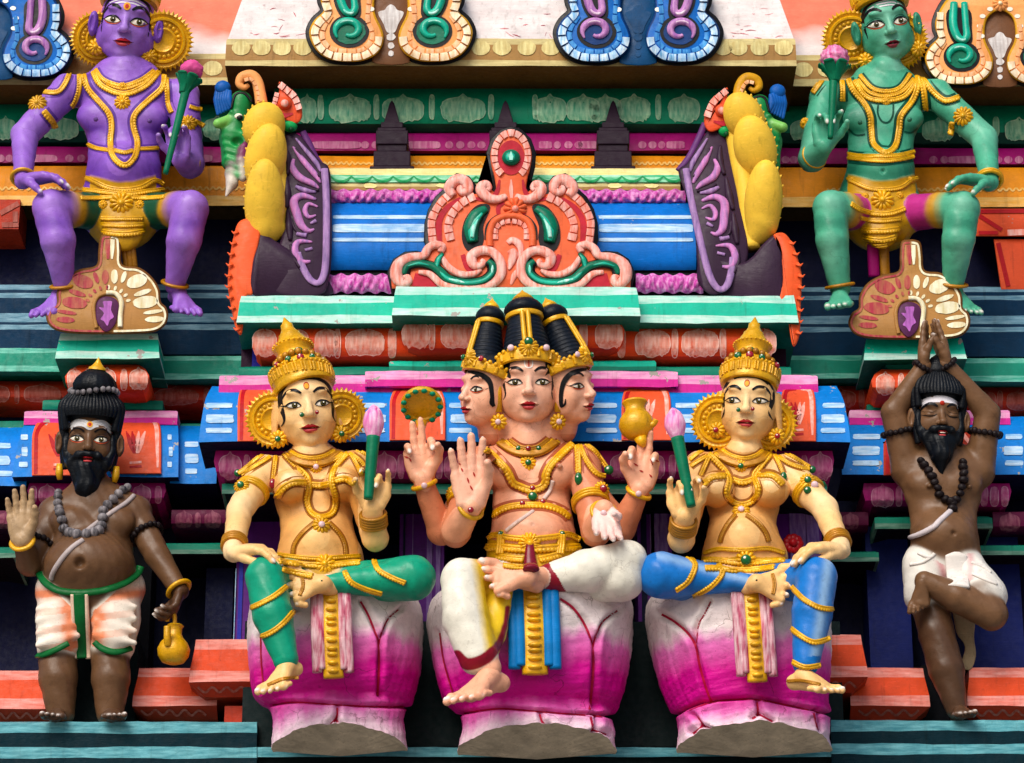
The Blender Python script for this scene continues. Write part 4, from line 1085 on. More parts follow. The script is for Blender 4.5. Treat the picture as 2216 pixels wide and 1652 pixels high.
def lotus_seat(name, label, cx, rows, daxis, base, seams, top=1300, group=None):
    """rows: (y, left, right) of the silhouette from the top down; a bulging lotus bracketed out of the wall"""
    t = thing(name, label, 'lotus pedestal', P(cx, rows[-1][0], daxis), group)
    ys = np.array([r[0] for r in rows], float); Ls = np.array([r[1] for r in rows], float); Rs = np.array([r[2] for r in rows], float)
    q = spline(np.stack([ys, Ls, Rs], 1), 11); nr = len(q); na = 210; sp = [(spline(p_, 6), w_) for p_, w_ in seams]; LOT = attr_paint('lotus_plaster', rough=.5, var=.16, dirt=.8, bump=.8, streak=.3, crack=.6)
    V = []; C = []; nv = []
    wht, pk, mg = np.array(rgb(228, 214, 214)), np.array(rgb(226, 120, 190)), np.array(rgb(206, 6, 140))
    ytop, yb = ys[0], ys[-1]
    for i, (y, l, r) in enumerate(q):
        c = (l+r)/2; hw = (r-l)/2; cz = P(c, y, daxis); xl = P(c+hw, y, daxis)[0]-cz[0]
        for k in range(na+1):
            a = math.pi*(1.10*k/na-.05)
            pet = abs(math.cos(a*2.5+.2)); f = 1+.030*(pet**.5-.6)*(1 if y < base else .6)
            p = cz+np.array([-xl*math.cos(a)*f, -xl*.86*math.sin(a)*f, 0])
            if y > base: p = p+np.array([0, 0, 20*max(0, math.sin(a))**2*((y-base)/(yb-base))**2])
            if i >= nr-3: p = p+np.array([0, 0, wob(a*160, ys[0], .05, 2.2)])
            p += nrm([-math.cos(a), -math.sin(a), 0])*(wob(a*150, y*.02, .06, 1.6)+wob(y*3+a*40, a*3, .05, 1.2))
            V.append(p); nv.append(nrm([-math.cos(a), -math.sin(a)*1.1, 0]))
            yy = y+wob(a*200, 3, .05, 9)
            if y < base-1:
                s = (yy-ytop)/(base-ytop)
                col = wht+(pk-wht)*np.clip((s-.44)/.12, 0, 1); col = col+(mg-col)*np.clip((s-.52)/.26, 0, 1)
            else:
                s = (yy-base)/(yb-base); col = mg+(pk-mg)*np.clip(s*1.7, 0, 1); col = col+(np.array(rgb(232, 200, 216))-col)*np.clip((s-.42)/.45, 0, 1)
            C.append(col)
    V = np.array(V); nv = np.array(nv); px = proj(V)
    for sp_, w_ in sp:
        dq = polydist(px, sp_); fade_ = np.clip((yb-px[:, 1])/40., 0, 1); V = V+(nv*fade_[:, None])*(9.*np.exp(-(dq/24.)**2)-17.*np.exp(-(dq/(w_*1.2))**2))[:, None]
    V = list(V)
    F = [[i*(na+1)+k, (i+1)*(na+1)+k, (i+1)*(na+1)+k+1, i*(na+1)+k+1] for i in range(nr-1) for k in range(na)]
    m = MB(); m.add(V, F, LOT, C)
    # closed top and hollow weathered underside
    b = m.n; c0 = np.mean(V[:na+1], 0); m.add([c0+[0, 0, 6]]+V[:na+1], [[0, 1+k, 2+k] for k in range(na)], LOT, np.tile(wht, (na+2, 1)))
    o = m.build('petals', t, sharp=0, cols=True)
    m = MB(); V2 = V[-(na+1):]; c1 = (V2[0]+V2[-1])/2+np.array([0, 6, -8.])
    rim = [p*np.array([1, 1, 1]) for p in V2]; inn = [c1+(p-c1)*.94+np.array([0, 0, 1.5]) for p in V2]; cen = c1
    W_ = rim+inn+[cen]; n1 = na+1
    FF = [[k, k+1, n1+k+1, n1+k] for k in range(na)]+[[n1+k, n1+k+1, 2*n1] for k in range(na)]
    m.add(W_, FF, paint('weathered_plaster', rgb(206, 192, 168), dirt=.9, bump=.9, var=.3)); m.build('underside', t, sharp=0)
    B = Body(); B.add(np.array(V), F, np.array(C)); B.done()
    m = MB(); SEAM = paint('crimson_seam', rgb(170, 16, 56), dirt=.2)
    for pts, w_ in seams: stroke(m, spline(pts, 6), w_, lambda x, y: B.on(x, y, 1.2), SEAM, 4)
    m.build('petal_seam', t, sharp=0)
    return t, B
# ================================================================ the two goddesses
FLESH = np.array(rgb(242, 192, 124)); FLESHL = np.array(rgb(244, 214, 172)); CROSS = np.array(rgb(236, 176, 110)); NAILW = np.array(rgb(240, 232, 226)); LIPR = np.array(rgb(170, 20, 24))
def goddess(nm, label, hd, J, cloth, band_, M, parent_at, hairc=(.006, .006, .008)):
    t = thing('goddess_statue', label, 'goddess statue', parent_at)
    B = Body()
    sd = Solid(); f = FLESH; r = J['r']
    Q = {k: P(*v) for k, v in J['p'].items()}
    # trunk
    cx = J['cx']; rows = J['trunk']
    for i in range(len(rows)-1):
        (y0, l0, r0, d0, k0), (y1, l1, r1, d1, k1) = rows[i], rows[i+1]
        a, b = P((l0+r0)/2, y0, d0), P((l1+r1)/2, y1, d1); w0, w1 = (r0-l0)/2, (r1-l1)/2
        ax = np.array([0, 1, 0.]); sd.cap(a, b, w0, w1, 18 if i == 0 else 5, f, flat=(ax, k0))
    for b in J['breast']:
        sd.ell(P(*b[:3]), (b[3], b[3]*.95, b[3]*.95), 12, f)
    sd.ell(P(*J['belly'][:3]), J['belly'][3], 30, f)
    sd.cap(Q['chest'], Q['neck'], 40, r['neck'], 24, f); sd.cap(Q['neck'], hd.at(0, -.75, -.95), r['neck'], r['neck']*.98, 10, f)
    # resting arm
    sd.cap(Q['chest'], Q['sA'], 30, r['sh'], 24, f)
    sd.chain([Q['sA'], Q['eA'], Q['wA']], [r['sh'], r['el'], r['wr']], 9, f)
    # raised arm
    sd.cap(Q['chest'], Q['sB'], 30, r['sh'], 24, f); sd.chain([Q['sB'], Q['eB'], Q['wB']], [r['sh']*.95, r['el'], r['wr']], 9, f)
    # legs
    sd.chain([Q['hipA'], Q['kneeA'], Q['calfA'], Q['ankA']], [r['th'], r['kn'], r['ca'], r['an']], 14, cloth)
    sd.chain([Q['hipB'], Q['kneeB']], [r['th'], r['knB']], 14, cloth)
    sd.chain([Q['kneeB'], Q['calfB'], Q['ankB']], [r['knB'], r['caB'], r['anB']], 14, cloth)
    sd.cap(Q['hipA'], Q['hipB'], r['th'], r['th'], 16, cloth)
    V, F, C = solid_mesh(sd, 2.2, soft=1.2); V = smooth_mesh(V, F, 2, .4); B.add(V, F, C)
    # hands and feet at a finer grain
    h1 = Solid(); h1.cap(Q['wA']+(Q['eA']-Q['wA'])*.12, Q['wA'], r['wr'], r['wr']*.95, 4, f)
    hA = J['handA']; hand(h1, Q['wA'], hA[0], hA[1], hA[2], hA[3], curl=hA[4], spread=.08, col=f, nail=NAILW, tcurl=.1, tout=hA[5] if len(hA) > 5 else .5)
    V, F, C = solid_mesh(h1, 1.3, soft=.8); B.add(smooth_mesh(V, F, 1, .3), F, C)
    h2 = Solid(); h2.cap(Q['wB']+(Q['eB']-Q['wB'])*.14, Q['wB'], r['wr'], r['wr']*.95, 4, f)
    hB = J['handB']; hand(h2, Q['wB'], hB[0], hB[1], hB[2], hB[3], curl=hB[4], spread=.07, col=f, nail=NAILW, tcurl=.5, tout=.8, fat=1.38)
    V, F, C = solid_mesh(h2, 1.3, soft=.8); B.add(smooth_mesh(V, F, 1, .3), F, C)
    for key in ('footA', 'footB'):
        a, td, up, sz, big = J[key][:5]; fs = Solid(); foot(fs, P(*a), td, up, sz, big, f, NAILW, w=J[key][5] if len(J[key]) > 5 else 1.1)
        V, F, C = solid_mesh(fs, 1.3, soft=.8); B.add(smooth_mesh(V, F, 1, .3), F, C)
    # head
    hs = Solid(); hd.solid(hs, f, lobes=True); hs.cap(hd.at(0, -.6, -.85), Q['neck'], r['neck']*.99, r['neck'], 8, f)
    hd.mesh(B, hs, 1.15)
    if M.get('paint'): B.paint(M['paint'])
    def girdle_gold(px, W, C):
        m = (np.abs(C-f).sum(1) < .10) & (px[:, 1] > J.get('gy', 1206)) & (W[:, 1] > -320) & (px[:, 1] < 1300) & (np.abs(px[:, 0]-J['cx']) < 95); C[m] = np.array(rgb(196, 146, 10)); return C
    B.paint(girdle_gold)
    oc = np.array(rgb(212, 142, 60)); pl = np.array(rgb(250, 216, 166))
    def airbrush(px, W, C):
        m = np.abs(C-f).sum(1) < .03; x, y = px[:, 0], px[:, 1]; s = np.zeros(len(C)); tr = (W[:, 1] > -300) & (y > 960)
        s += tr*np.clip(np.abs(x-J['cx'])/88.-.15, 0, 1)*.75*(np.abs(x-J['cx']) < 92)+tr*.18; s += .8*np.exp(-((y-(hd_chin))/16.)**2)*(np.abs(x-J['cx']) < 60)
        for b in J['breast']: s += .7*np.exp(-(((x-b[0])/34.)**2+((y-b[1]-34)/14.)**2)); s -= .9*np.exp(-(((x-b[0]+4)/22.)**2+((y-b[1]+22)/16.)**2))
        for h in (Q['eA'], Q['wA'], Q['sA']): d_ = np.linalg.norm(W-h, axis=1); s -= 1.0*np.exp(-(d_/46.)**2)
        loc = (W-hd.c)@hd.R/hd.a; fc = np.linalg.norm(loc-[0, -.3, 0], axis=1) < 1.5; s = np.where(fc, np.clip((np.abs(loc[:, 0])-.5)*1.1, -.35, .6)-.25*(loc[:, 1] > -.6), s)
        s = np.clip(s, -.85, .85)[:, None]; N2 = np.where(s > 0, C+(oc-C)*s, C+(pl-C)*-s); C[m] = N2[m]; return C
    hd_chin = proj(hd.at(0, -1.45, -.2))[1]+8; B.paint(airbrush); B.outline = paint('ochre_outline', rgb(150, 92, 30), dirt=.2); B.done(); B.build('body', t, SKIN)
    face_paint(hd, t, M.get('face')); lips_paint(hd, t)
    hairline(hd, t, [[[-.90, -.62], [-.80, -.42], [-.86, .05], [-.84, .42], [-.66, .70], [-.36, .84], [0, .88], [.36, .84], [.66, .70], [.84, .42], [.86, .05], [.80, -.42], [.90, -.62]]], [[.03, .10, .15, .13, .12, .10, .12, .10, .12, .13, .15, .10, .03]])
    m = MB(); BIN = paint('ochre_mark', rgb(228, 160, 40), dirt=0); REDM = paint('red_mark', rgb(180, 40, 20), dirt=0)
    decal(m, ell2(0, .62, .10, .13, 14), hd.onf(.016), REDM, 2); decal(m, ell2(0, .61, .075, .10, 14), hd.onf(.026), BIN, 2); m.build('forehead_mark', t, sharp=0)
    g = MB(); gem(g, hd.at(-.25, -.34, .42), hd.dir(-.5, 0, 1), hd.a*.085, GEMG); g.build('nose_stud', t, sharp=0)
    g = MB(); gem(g, hd.at(.25, -.30, .40), hd.dir(.5, 0, 1), hd.a*.075, GEMR); g.build('nose_stud', t, sharp=0)
    return t, B

def TT(ox, oy, k=4.):
    return lambda *p: [(ox+p[i]/k, oy+p[i+1]/k) for i in range(0, len(p), 2)]
def arm_band(parent, a, b, t, r, w, n, mat=None, name='bracelet', fl=.8):
    m = MB(); c = a+(b-a)*t; bangle(m, c, b-a, r, w, mat or GOLD, n, fl); return m.build(name, parent, sharp=0)
def boss(B, parent, x, y, r, gm=None, name='rosette', off=1., petals=11, gr=.36):
    m = MB(); c = B.on(x, y, off); c = P(x, y, 200) if c is None else c
    n = nrm(B.nrm_at(x, y)*.6-nrm(c-CAM)*.6); rosette(m, c, n, r, GOLD, petals); o = m.build(name, parent, sharp=60)
    if gm: g = MB(); gem(g, c+n*r*.42, n, r*gr, gm); g.build('gem', o, sharp=0)
    return o
def sash(parent, pts, w, d, gold, side, name='sash', tip=True):
    """pleated sash end hanging over the seat"""
    q, t = resample(spline([(x, y, d+dd) for x, y, dd in pts], 8), 6)
    W = np.array([P(*p) for p in q]); W[:, 1] = -q[:, 2]
    o = None; m = MB()
    for k in (-1.0, -.72, .72, 1.0):
        Wk = W+np.array([1, 0, 0])*w*k*.72+np.array([0, 1, 0])*abs(k)*6; e = len(W)-int(6*(1-abs(k)))-2
        tube(m, Wk[:e], w*.22*np.minimum(1, np.minimum(np.arange(e)+1, 3+e-np.arange(e))/3.), side, 10, .8)
    o = m.build(name, parent, sharp=0)
    g = MB(); tube(g, W+np.array([0, 6, 0]), w*.46, gold, 12, .42); ln = np.linalg.norm(W[-1]-W[0]); k = int(ln/15)
    for i in range(1, k):
        c = W[int(len(W)*i/k)]+np.array([0, -w*.10, 0]); ball(g, c, (w*.25, w*.14, 5.), gold, 10, 7)
    g.build('gold_border', o, sharp=0); return o
PINKB = brushy('bud_pink_paint', rgb(244, 196, 222), rgb(222, 96, 176), bias=.5); STEMG = paint('stem_green_paint', rgb(0, 112, 78), var=.2)
def lotus_bud(label, a, b, tip, d, r=11, bud=21, group='lotus buds held by the goddesses'):
    t = thing('lotus_bud', label, 'lotus bud', P(a[0], a[1], d), group)
    A_, B_, T_ = P(*a, d), P(*b, d), P(*tip, d); m = MB()
    q = spline([A_, A_+(B_-A_)*.5, B_], 8); tube(m, q, np.linspace(r*.85, r*1.25, len(q)), STEMG, 12); m.build('stem', t, sharp=0)
    m = MB(); ax = nrm(T_-B_); h = np.linalg.norm(T_-B_); R = frame(ax, (0, -1, 0)); side = np.cross(ax, [0, -1, 0])
    for k in range(7):
        a_ = 2*math.pi*k/7+.45; dirv = R@np.array([math.cos(a_), math.sin(a_), 0]); tipo = 1.0 if k % 2 else .86
        p = spline([B_-ax*3+dirv*r*.7, B_+ax*h*.35+dirv*bud*.78, B_+ax*h*.72+dirv*bud*.66, B_+ax*h*tipo+dirv*bud*.16], 6)
        tube(m, p, np.interp(np.linspace(0, 1, len(p)), [0, .4, .75, 1], [r*.7, bud*.60, bud*.46, 1.]), PINKB, 10, .36, np.tile(dirv, (len(p), 1)))
    lathe(m, B_, ax, [(0, r), (h*.4, bud*.8), (h*.75, bud*.6), (h*1.02, 1)], PINKB, 20)
    m.build('petals', t, sharp=0); return t

def deco(t, B, hd, J, D):
    Q = {k: P(*v) for k, v in J['p'].items()}; r = J['r']; TS = {1: D['T1'], 2: D['T2']}
    X = lambda k, p: TS[k](*p)
    for x, y, q in D['wheels']:
        m = MB(); c = P(x, y, -hd.c[1]-52); wheel(m, c, nrm(CAM-c)+np.array([.25*(1 if x > hd.at(0, 0, 0)[0]+1108 else -1), 0, 0]), q, GOLD); m.build('ear_disc', t, sharp=50)
    for u, v, g in D['ears']: earring(hd, t, u, v, -.42, hd.a*.30, g)
    m = None
    i, p = D['collar'][1]; cord(B, t, 'collar_plate', X(i, p), 15, GOLDD, plain=True, off=.5, flat=.16)
    for k, (i, p) in enumerate(D['collar']): cord(B, t, 'necklace', X(i, p), 5.2, GOLDD if k == 1 else GOLD, 7, 1.5)
    i, x, y, g = D['pend']; x, y = TS[i](x, y)[0]; boss(B, t, x, y, 14, g, 'pendant', gr=.42)
    i, p = D['vneck']; cord(B, t, 'garland', X(i, p), 7.5, GOLD, 7, 2, flat=.7)
    for i, p in D['bust']: cord(B, t, 'breast_band', X(i, p), 8.5, GOLD, 8, 2, flat=.6, depth=.15)
    i, x, y, g = D['clasp']; x, y = TS[i](x, y)[0]; boss(B, t, x, y, 19, g, 'clasp', gr=.36)
    for i, p in D['strings']: cord(B, t, 'belly_chain', X(i, p), 4.5, GOLDD, 7, 1.2, depth=.1)
    for i, p, w in D['belt']: cord(B, t, 'girdle', X(i, p), w, GOLD, 11, 1.5, depth=.22, flat=.6)
    i, x, y, g = D['buckle']; x, y = TS[i](x, y)[0]; boss(B, t, x, y, 22, g, 'buckle', gr=.5)
    for i, p, g in D['hang']:
        o = cord(B, t, 'tassel', X(i, p), 5.5, GOLD, 7, 2)
        if g and o:
            x, y = X(i, p)[-1]; c = B.on(x, y+8, 5); c = P(x, y+8, 250) if c is None else c; m = MB(); gem(m, c, -nrm(c-CAM), 7, g, 1.5); m.build('gem', o, sharp=0)
    for i, p in D['shoulder']: cord(B, t, 'shoulder_chain', X(i, p), 5.5, GOLD, 8, 1.5)
    for i, x, y, g in D['gems']:
        x, y = TS[i](x, y)[0]; c = B.on(x, y, 3); c = P(x, y, 240) if c is None else c; m = MB(); gem(m, c, -nrm(c-CAM), 8, g); m.build('gem', t, sharp=0)
    k, (i, x, y, g) = D['armlet']; arm_band(t, Q['sA'], Q['eA'], k, r['sh']*.5+r['el']*.5+1.5, 4.2, 3, name='armlet')
    x, y = TS[i](x, y)[0]; boss(B, t, x, y, 17, g, 'armlet_boss', 3, 13, .44)
    arm_band(t, Q['eA'], Q['wA'], .80, r['wr']+3.5, 4, 4, GOLDD); arm_band(t, Q['eB'], Q['wB'], .62, r['wr']+5, 4, 5, GOLDD)
    for i, p in D['legs']: cord(B, t, 'leg_garland', X(i, p), 7, GOLD, 7, 2, depth=.25)
    for i, p in D['ankl']: cord(B, t, 'anklet', X(i, p), 4.5, GOLDD, 6, 1.5)
def mk_left():
    hd = Head(666, 876, 300, 63, yaw=4, pitch=4, roll=-6)
    J = dict(cx=683, r=dict(neck=33, sh=34, el=27, wr=20, th=44, kn=39, ca=40, an=25, knB=43, caB=30, anB=17),
        p=dict(chest=(676, 1025, 215), neck=(674, 985, 240), sA=(573, 1022, 232), eA=(519, 1105, 285), wA=(504, 1196, 366), sB=(768, 1012, 228), eB=(812, 1165, 300), wB=(806, 1100, 352),
               hipA=(628, 1262, 250), kneeA=(574, 1248, 395), calfA=(590, 1330, 402), ankA=(618, 1428, 405), hipB=(750, 1265, 245), kneeB=(893, 1251, 335), calfB=(800, 1258, 338), ankB=(700, 1265, 356)),
        trunk=[(1020, 612, 744, 212, .62), (1075, 600, 764, 216, .62), (1135, 613, 757, 220, .62), (1165, 612, 762, 225, .64), (1215, 602, 780, 230, .66), (1255, 602, 782, 235, .7)],
        breast=[(629, 1052, 270, 37), (741, 1048, 268, 37)], belly=(684, 1172, 262, 46),
        handA=((1, -.50, -.06), (.1, .35, -1), 122, -1, ((.25, .4, .3), (.3, .45, .3), (.35, .45, .3), (.4, .45, .3)), .2), handB=((.12, -.10, 1), (-.15, -1, -.1), 104, -1, ((.5, 1.0, .7), (.95, 1.25, .8), (1.0, 1.3, .8), (.35, .5, .4))),
        footA=((622, 1442, 408), (-.55, -.55, -.62), (-.35, -.75, .6), 108, 1, 1.25), footB=((700, 1264, 374), (-1, -.30, .02), (.1, -.98, .15), 112, 1, 1.9))
    TE = np.array(rgb(0, 150, 116))
    M = dict(face=dict(gaze=.03, wing=.24, lid=None))
    t, B = goddess('l', 'golden-skinned goddess statue in green leggings with a tall gold crown, seated on a pink lotus', hd, J, TE, None, M, P(683, 1300, 235))
    goddess_crown(hd, t, [(0.02, .78, GEMG, .17), (-.0, .53, GEMR, .13), (.42, .56, GEMG, .11), (-.42, .54, GEMG, .11), (.85, .52, GEMR, .1), (-.9, .5, GEMR, .1)], tilt=(-.17, -.40), h=1.16, w=.89, v=.66)
    deco(t, B, hd, J, dict(T1=TT(461.7, 721.4), T2=TT(461.7, 1096.5),
        wheels=((592, 908, 62), (738, 899, 58)), ears=((-1.02, -1.02, GEMG), (1.02, -1.02, GEMG)),
        collar=[(1, (655, 1010, 740, 1060, 850, 1078, 960, 1060, 1050, 1010)), (1, (625, 1020, 740, 1085, 860, 1108, 990, 1085, 1085, 1015)), (1, (600, 1040, 720, 1112, 870, 1150, 1010, 1115, 1120, 1035))],
        pend=(1, 888, 1160, GEMW), vneck=(1, (600, 1020, 720, 1150, 810, 1240, 828, 1330, 815, 1450, 850, 1550, 935, 1590, 1030, 1550, 1055, 1430, 1020, 1270, 1060, 1150, 1160, 1040)),
        bust=[(1, (545, 1420, 600, 1340, 690, 1290, 800, 1290)), (1, (850, 1310, 930, 1315, 1010, 1300)), (1, (1050, 1275, 1140, 1255, 1225, 1300))],
        clasp=(2, 935, 165, GEMW), strings=[(2, (880, 140, 770, 235, 705, 330, 690, 415)), (2, (1000, 140, 1095, 235, 1140, 330, 1150, 415))],
        belt=[(2, (560, 410, 650, 425, 780, 440, 930, 445, 1090, 435, 1270, 425), 6), (2, (570, 470, 700, 490, 860, 505, 1050, 500, 1270, 480), 8), (2, (600, 540, 720, 570, 860, 600), 8)], buckle=(2, 965, 500, None),
        hang=[(1, (545, 1045, 532, 1150, 518, 1270), GEMR), (1, (1200, 1055, 1250, 1150, 1290, 1230), None)],
        shoulder=[(1, (490, 1010, 400, 1070, 300, 1150, 215, 1215)), (1, (495, 1070, 400, 1130, 310, 1185, 240, 1225)), (1, (1170, 985, 1260, 1015, 1340, 1060)), (1, (1180, 1040, 1260, 1090, 1320, 1160))],
        gems=[(1, 212, 1210, GEMG)], armlet=(.50, (1, 245, 1325, GEMG)), legs=[(2, (305, 880, 400, 840, 520, 775, 630, 690)), (2, (390, 1130, 500, 1085, 610, 1000, 700, 890)), (2, (1140, 560, 1190, 650, 1310, 710, 1460, 755)), (2, (1395, 460, 1430, 545, 1540, 610, 1665, 660))],
        ankl=[(2, (470, 1545, 600, 1490, 740, 1480)), (2, (745, 770, 775, 690, 765, 600))]))
    sash(t, [(714, 1272, 0), (716, 1310, 6), (718, 1390, 8), (722, 1466, 4)], 44, 348, GOLD, brushy('rose_cloth', rgb(232, 206, 210), rgb(170, 60, 92), bias=.45))
    lotus_bud('pink lotus bud on a green stem held by the goddess in green leggings', (797, 1080), (808, 946), (809, 877), 384)
    return t, B, hd
GL, GLB, GLH = mk_left()
Z2 = TT(461.7, 1096.5)
lotus_seat('lotus_pedestal', 'pink and white lotus pedestal under the goddess in green leggings', 730,
    [(1286, 570, 884), (1306, 548, 908), (1340, 540, 916), (1400, 540, 914), (1450, 545, 910), (1488, 550, 902), (1508, 557, 894), (1521, 573, 884), (1531, 590, 872), (1546, 594, 870), (1580, 591, 875), (1622, 588, 881)], 165, 1530,
    [([[780, 1302], [796, 1330], [812, 1370], [818, 1392], [820, 1440], [817, 1506]], 5), ([[864, 1318], [840, 1340], [826, 1370], [819, 1396]], 3.5), ([[564, 1380], [566, 1440], [572, 1500]], 4), ([[730, 1532], [727, 1556], [700, 1580]], 5), ([[727, 1556], [742, 1584]], 5), ([[590, 1526], [640, 1520], [730, 1526], [820, 1530], [876, 1530]], 3.5)],
    group='pink lotus pedestals in the middle row')
lotus_seat('lotus_pedestal', 'pink and white lotus pedestal in the middle, under the three-headed god', 1156,
    [(1286, 960, 1352), (1308, 936, 1368), (1345, 928, 1371), (1400, 938, 1368), (1448, 947, 1361), (1493, 958, 1352), (1520, 970, 1342), (1535, 990, 1328), (1546, 1006, 1315), (1560, 1007, 1314), (1585, 1001, 1321), (1628, 990, 1334)], 165, 1545,
    [([[1212, 1296], [1240, 1316], [1264, 1350], [1280, 1392], [1284, 1440], [1280, 1500], [1276, 1536]], 5.5), ([[1336, 1322], [1306, 1344], [1290, 1374], [1283, 1400]], 4), ([[952, 1370], [960, 1430], [980, 1500]], 4), ([[1168, 1546], [1174, 1564], [1188, 1572]], 5), ([[1278, 1552], [1282, 1580], [1262, 1592]], 5), ([[1282, 1580], [1312, 1590]], 4), ([[1004, 1544], [1080, 1534], [1160, 1540], [1240, 1546], [1320, 1552]], 3.5)],
    group='pink lotus pedestals in the middle row')
lotus_seat('lotus_pedestal', 'pink and white lotus pedestal under the goddess in blue leggings', 1606,
    [(1290, 1420, 1776), (1310, 1404, 1794), (1345, 1401, 1800), (1400, 1408, 1800), (1450, 1420, 1798), (1490, 1432, 1796), (1516, 1444, 1793), (1534, 1458, 1790), (1546, 1474, 1784), (1558, 1475, 1784), (1585, 1471, 1790), (1624, 1464, 1800)], 165, 1546,
    [([[1432, 1330], [1460, 1346], [1490, 1372], [1506, 1400], [1514, 1440], [1528, 1490], [1540, 1520]], 5.5), ([[1538, 1302], [1524, 1330], [1512, 1352], [1507, 1392]], 3), ([[1638, 1520], [1640, 1545], [1628, 1556]], 5), ([[1640, 1545], [1672, 1562]], 4), ([[1510, 1550], [1520, 1570], [1500, 1588]], 5), ([[1520, 1570], [1545, 1580]], 4), ([[1760, 1540], [1770, 1580]], 4), ([[1470, 1546], [1540, 1520], [1630, 1514], [1720, 1530], [1788, 1548]], 3.5)],
    group='pink lotus pedestals in the middle row')
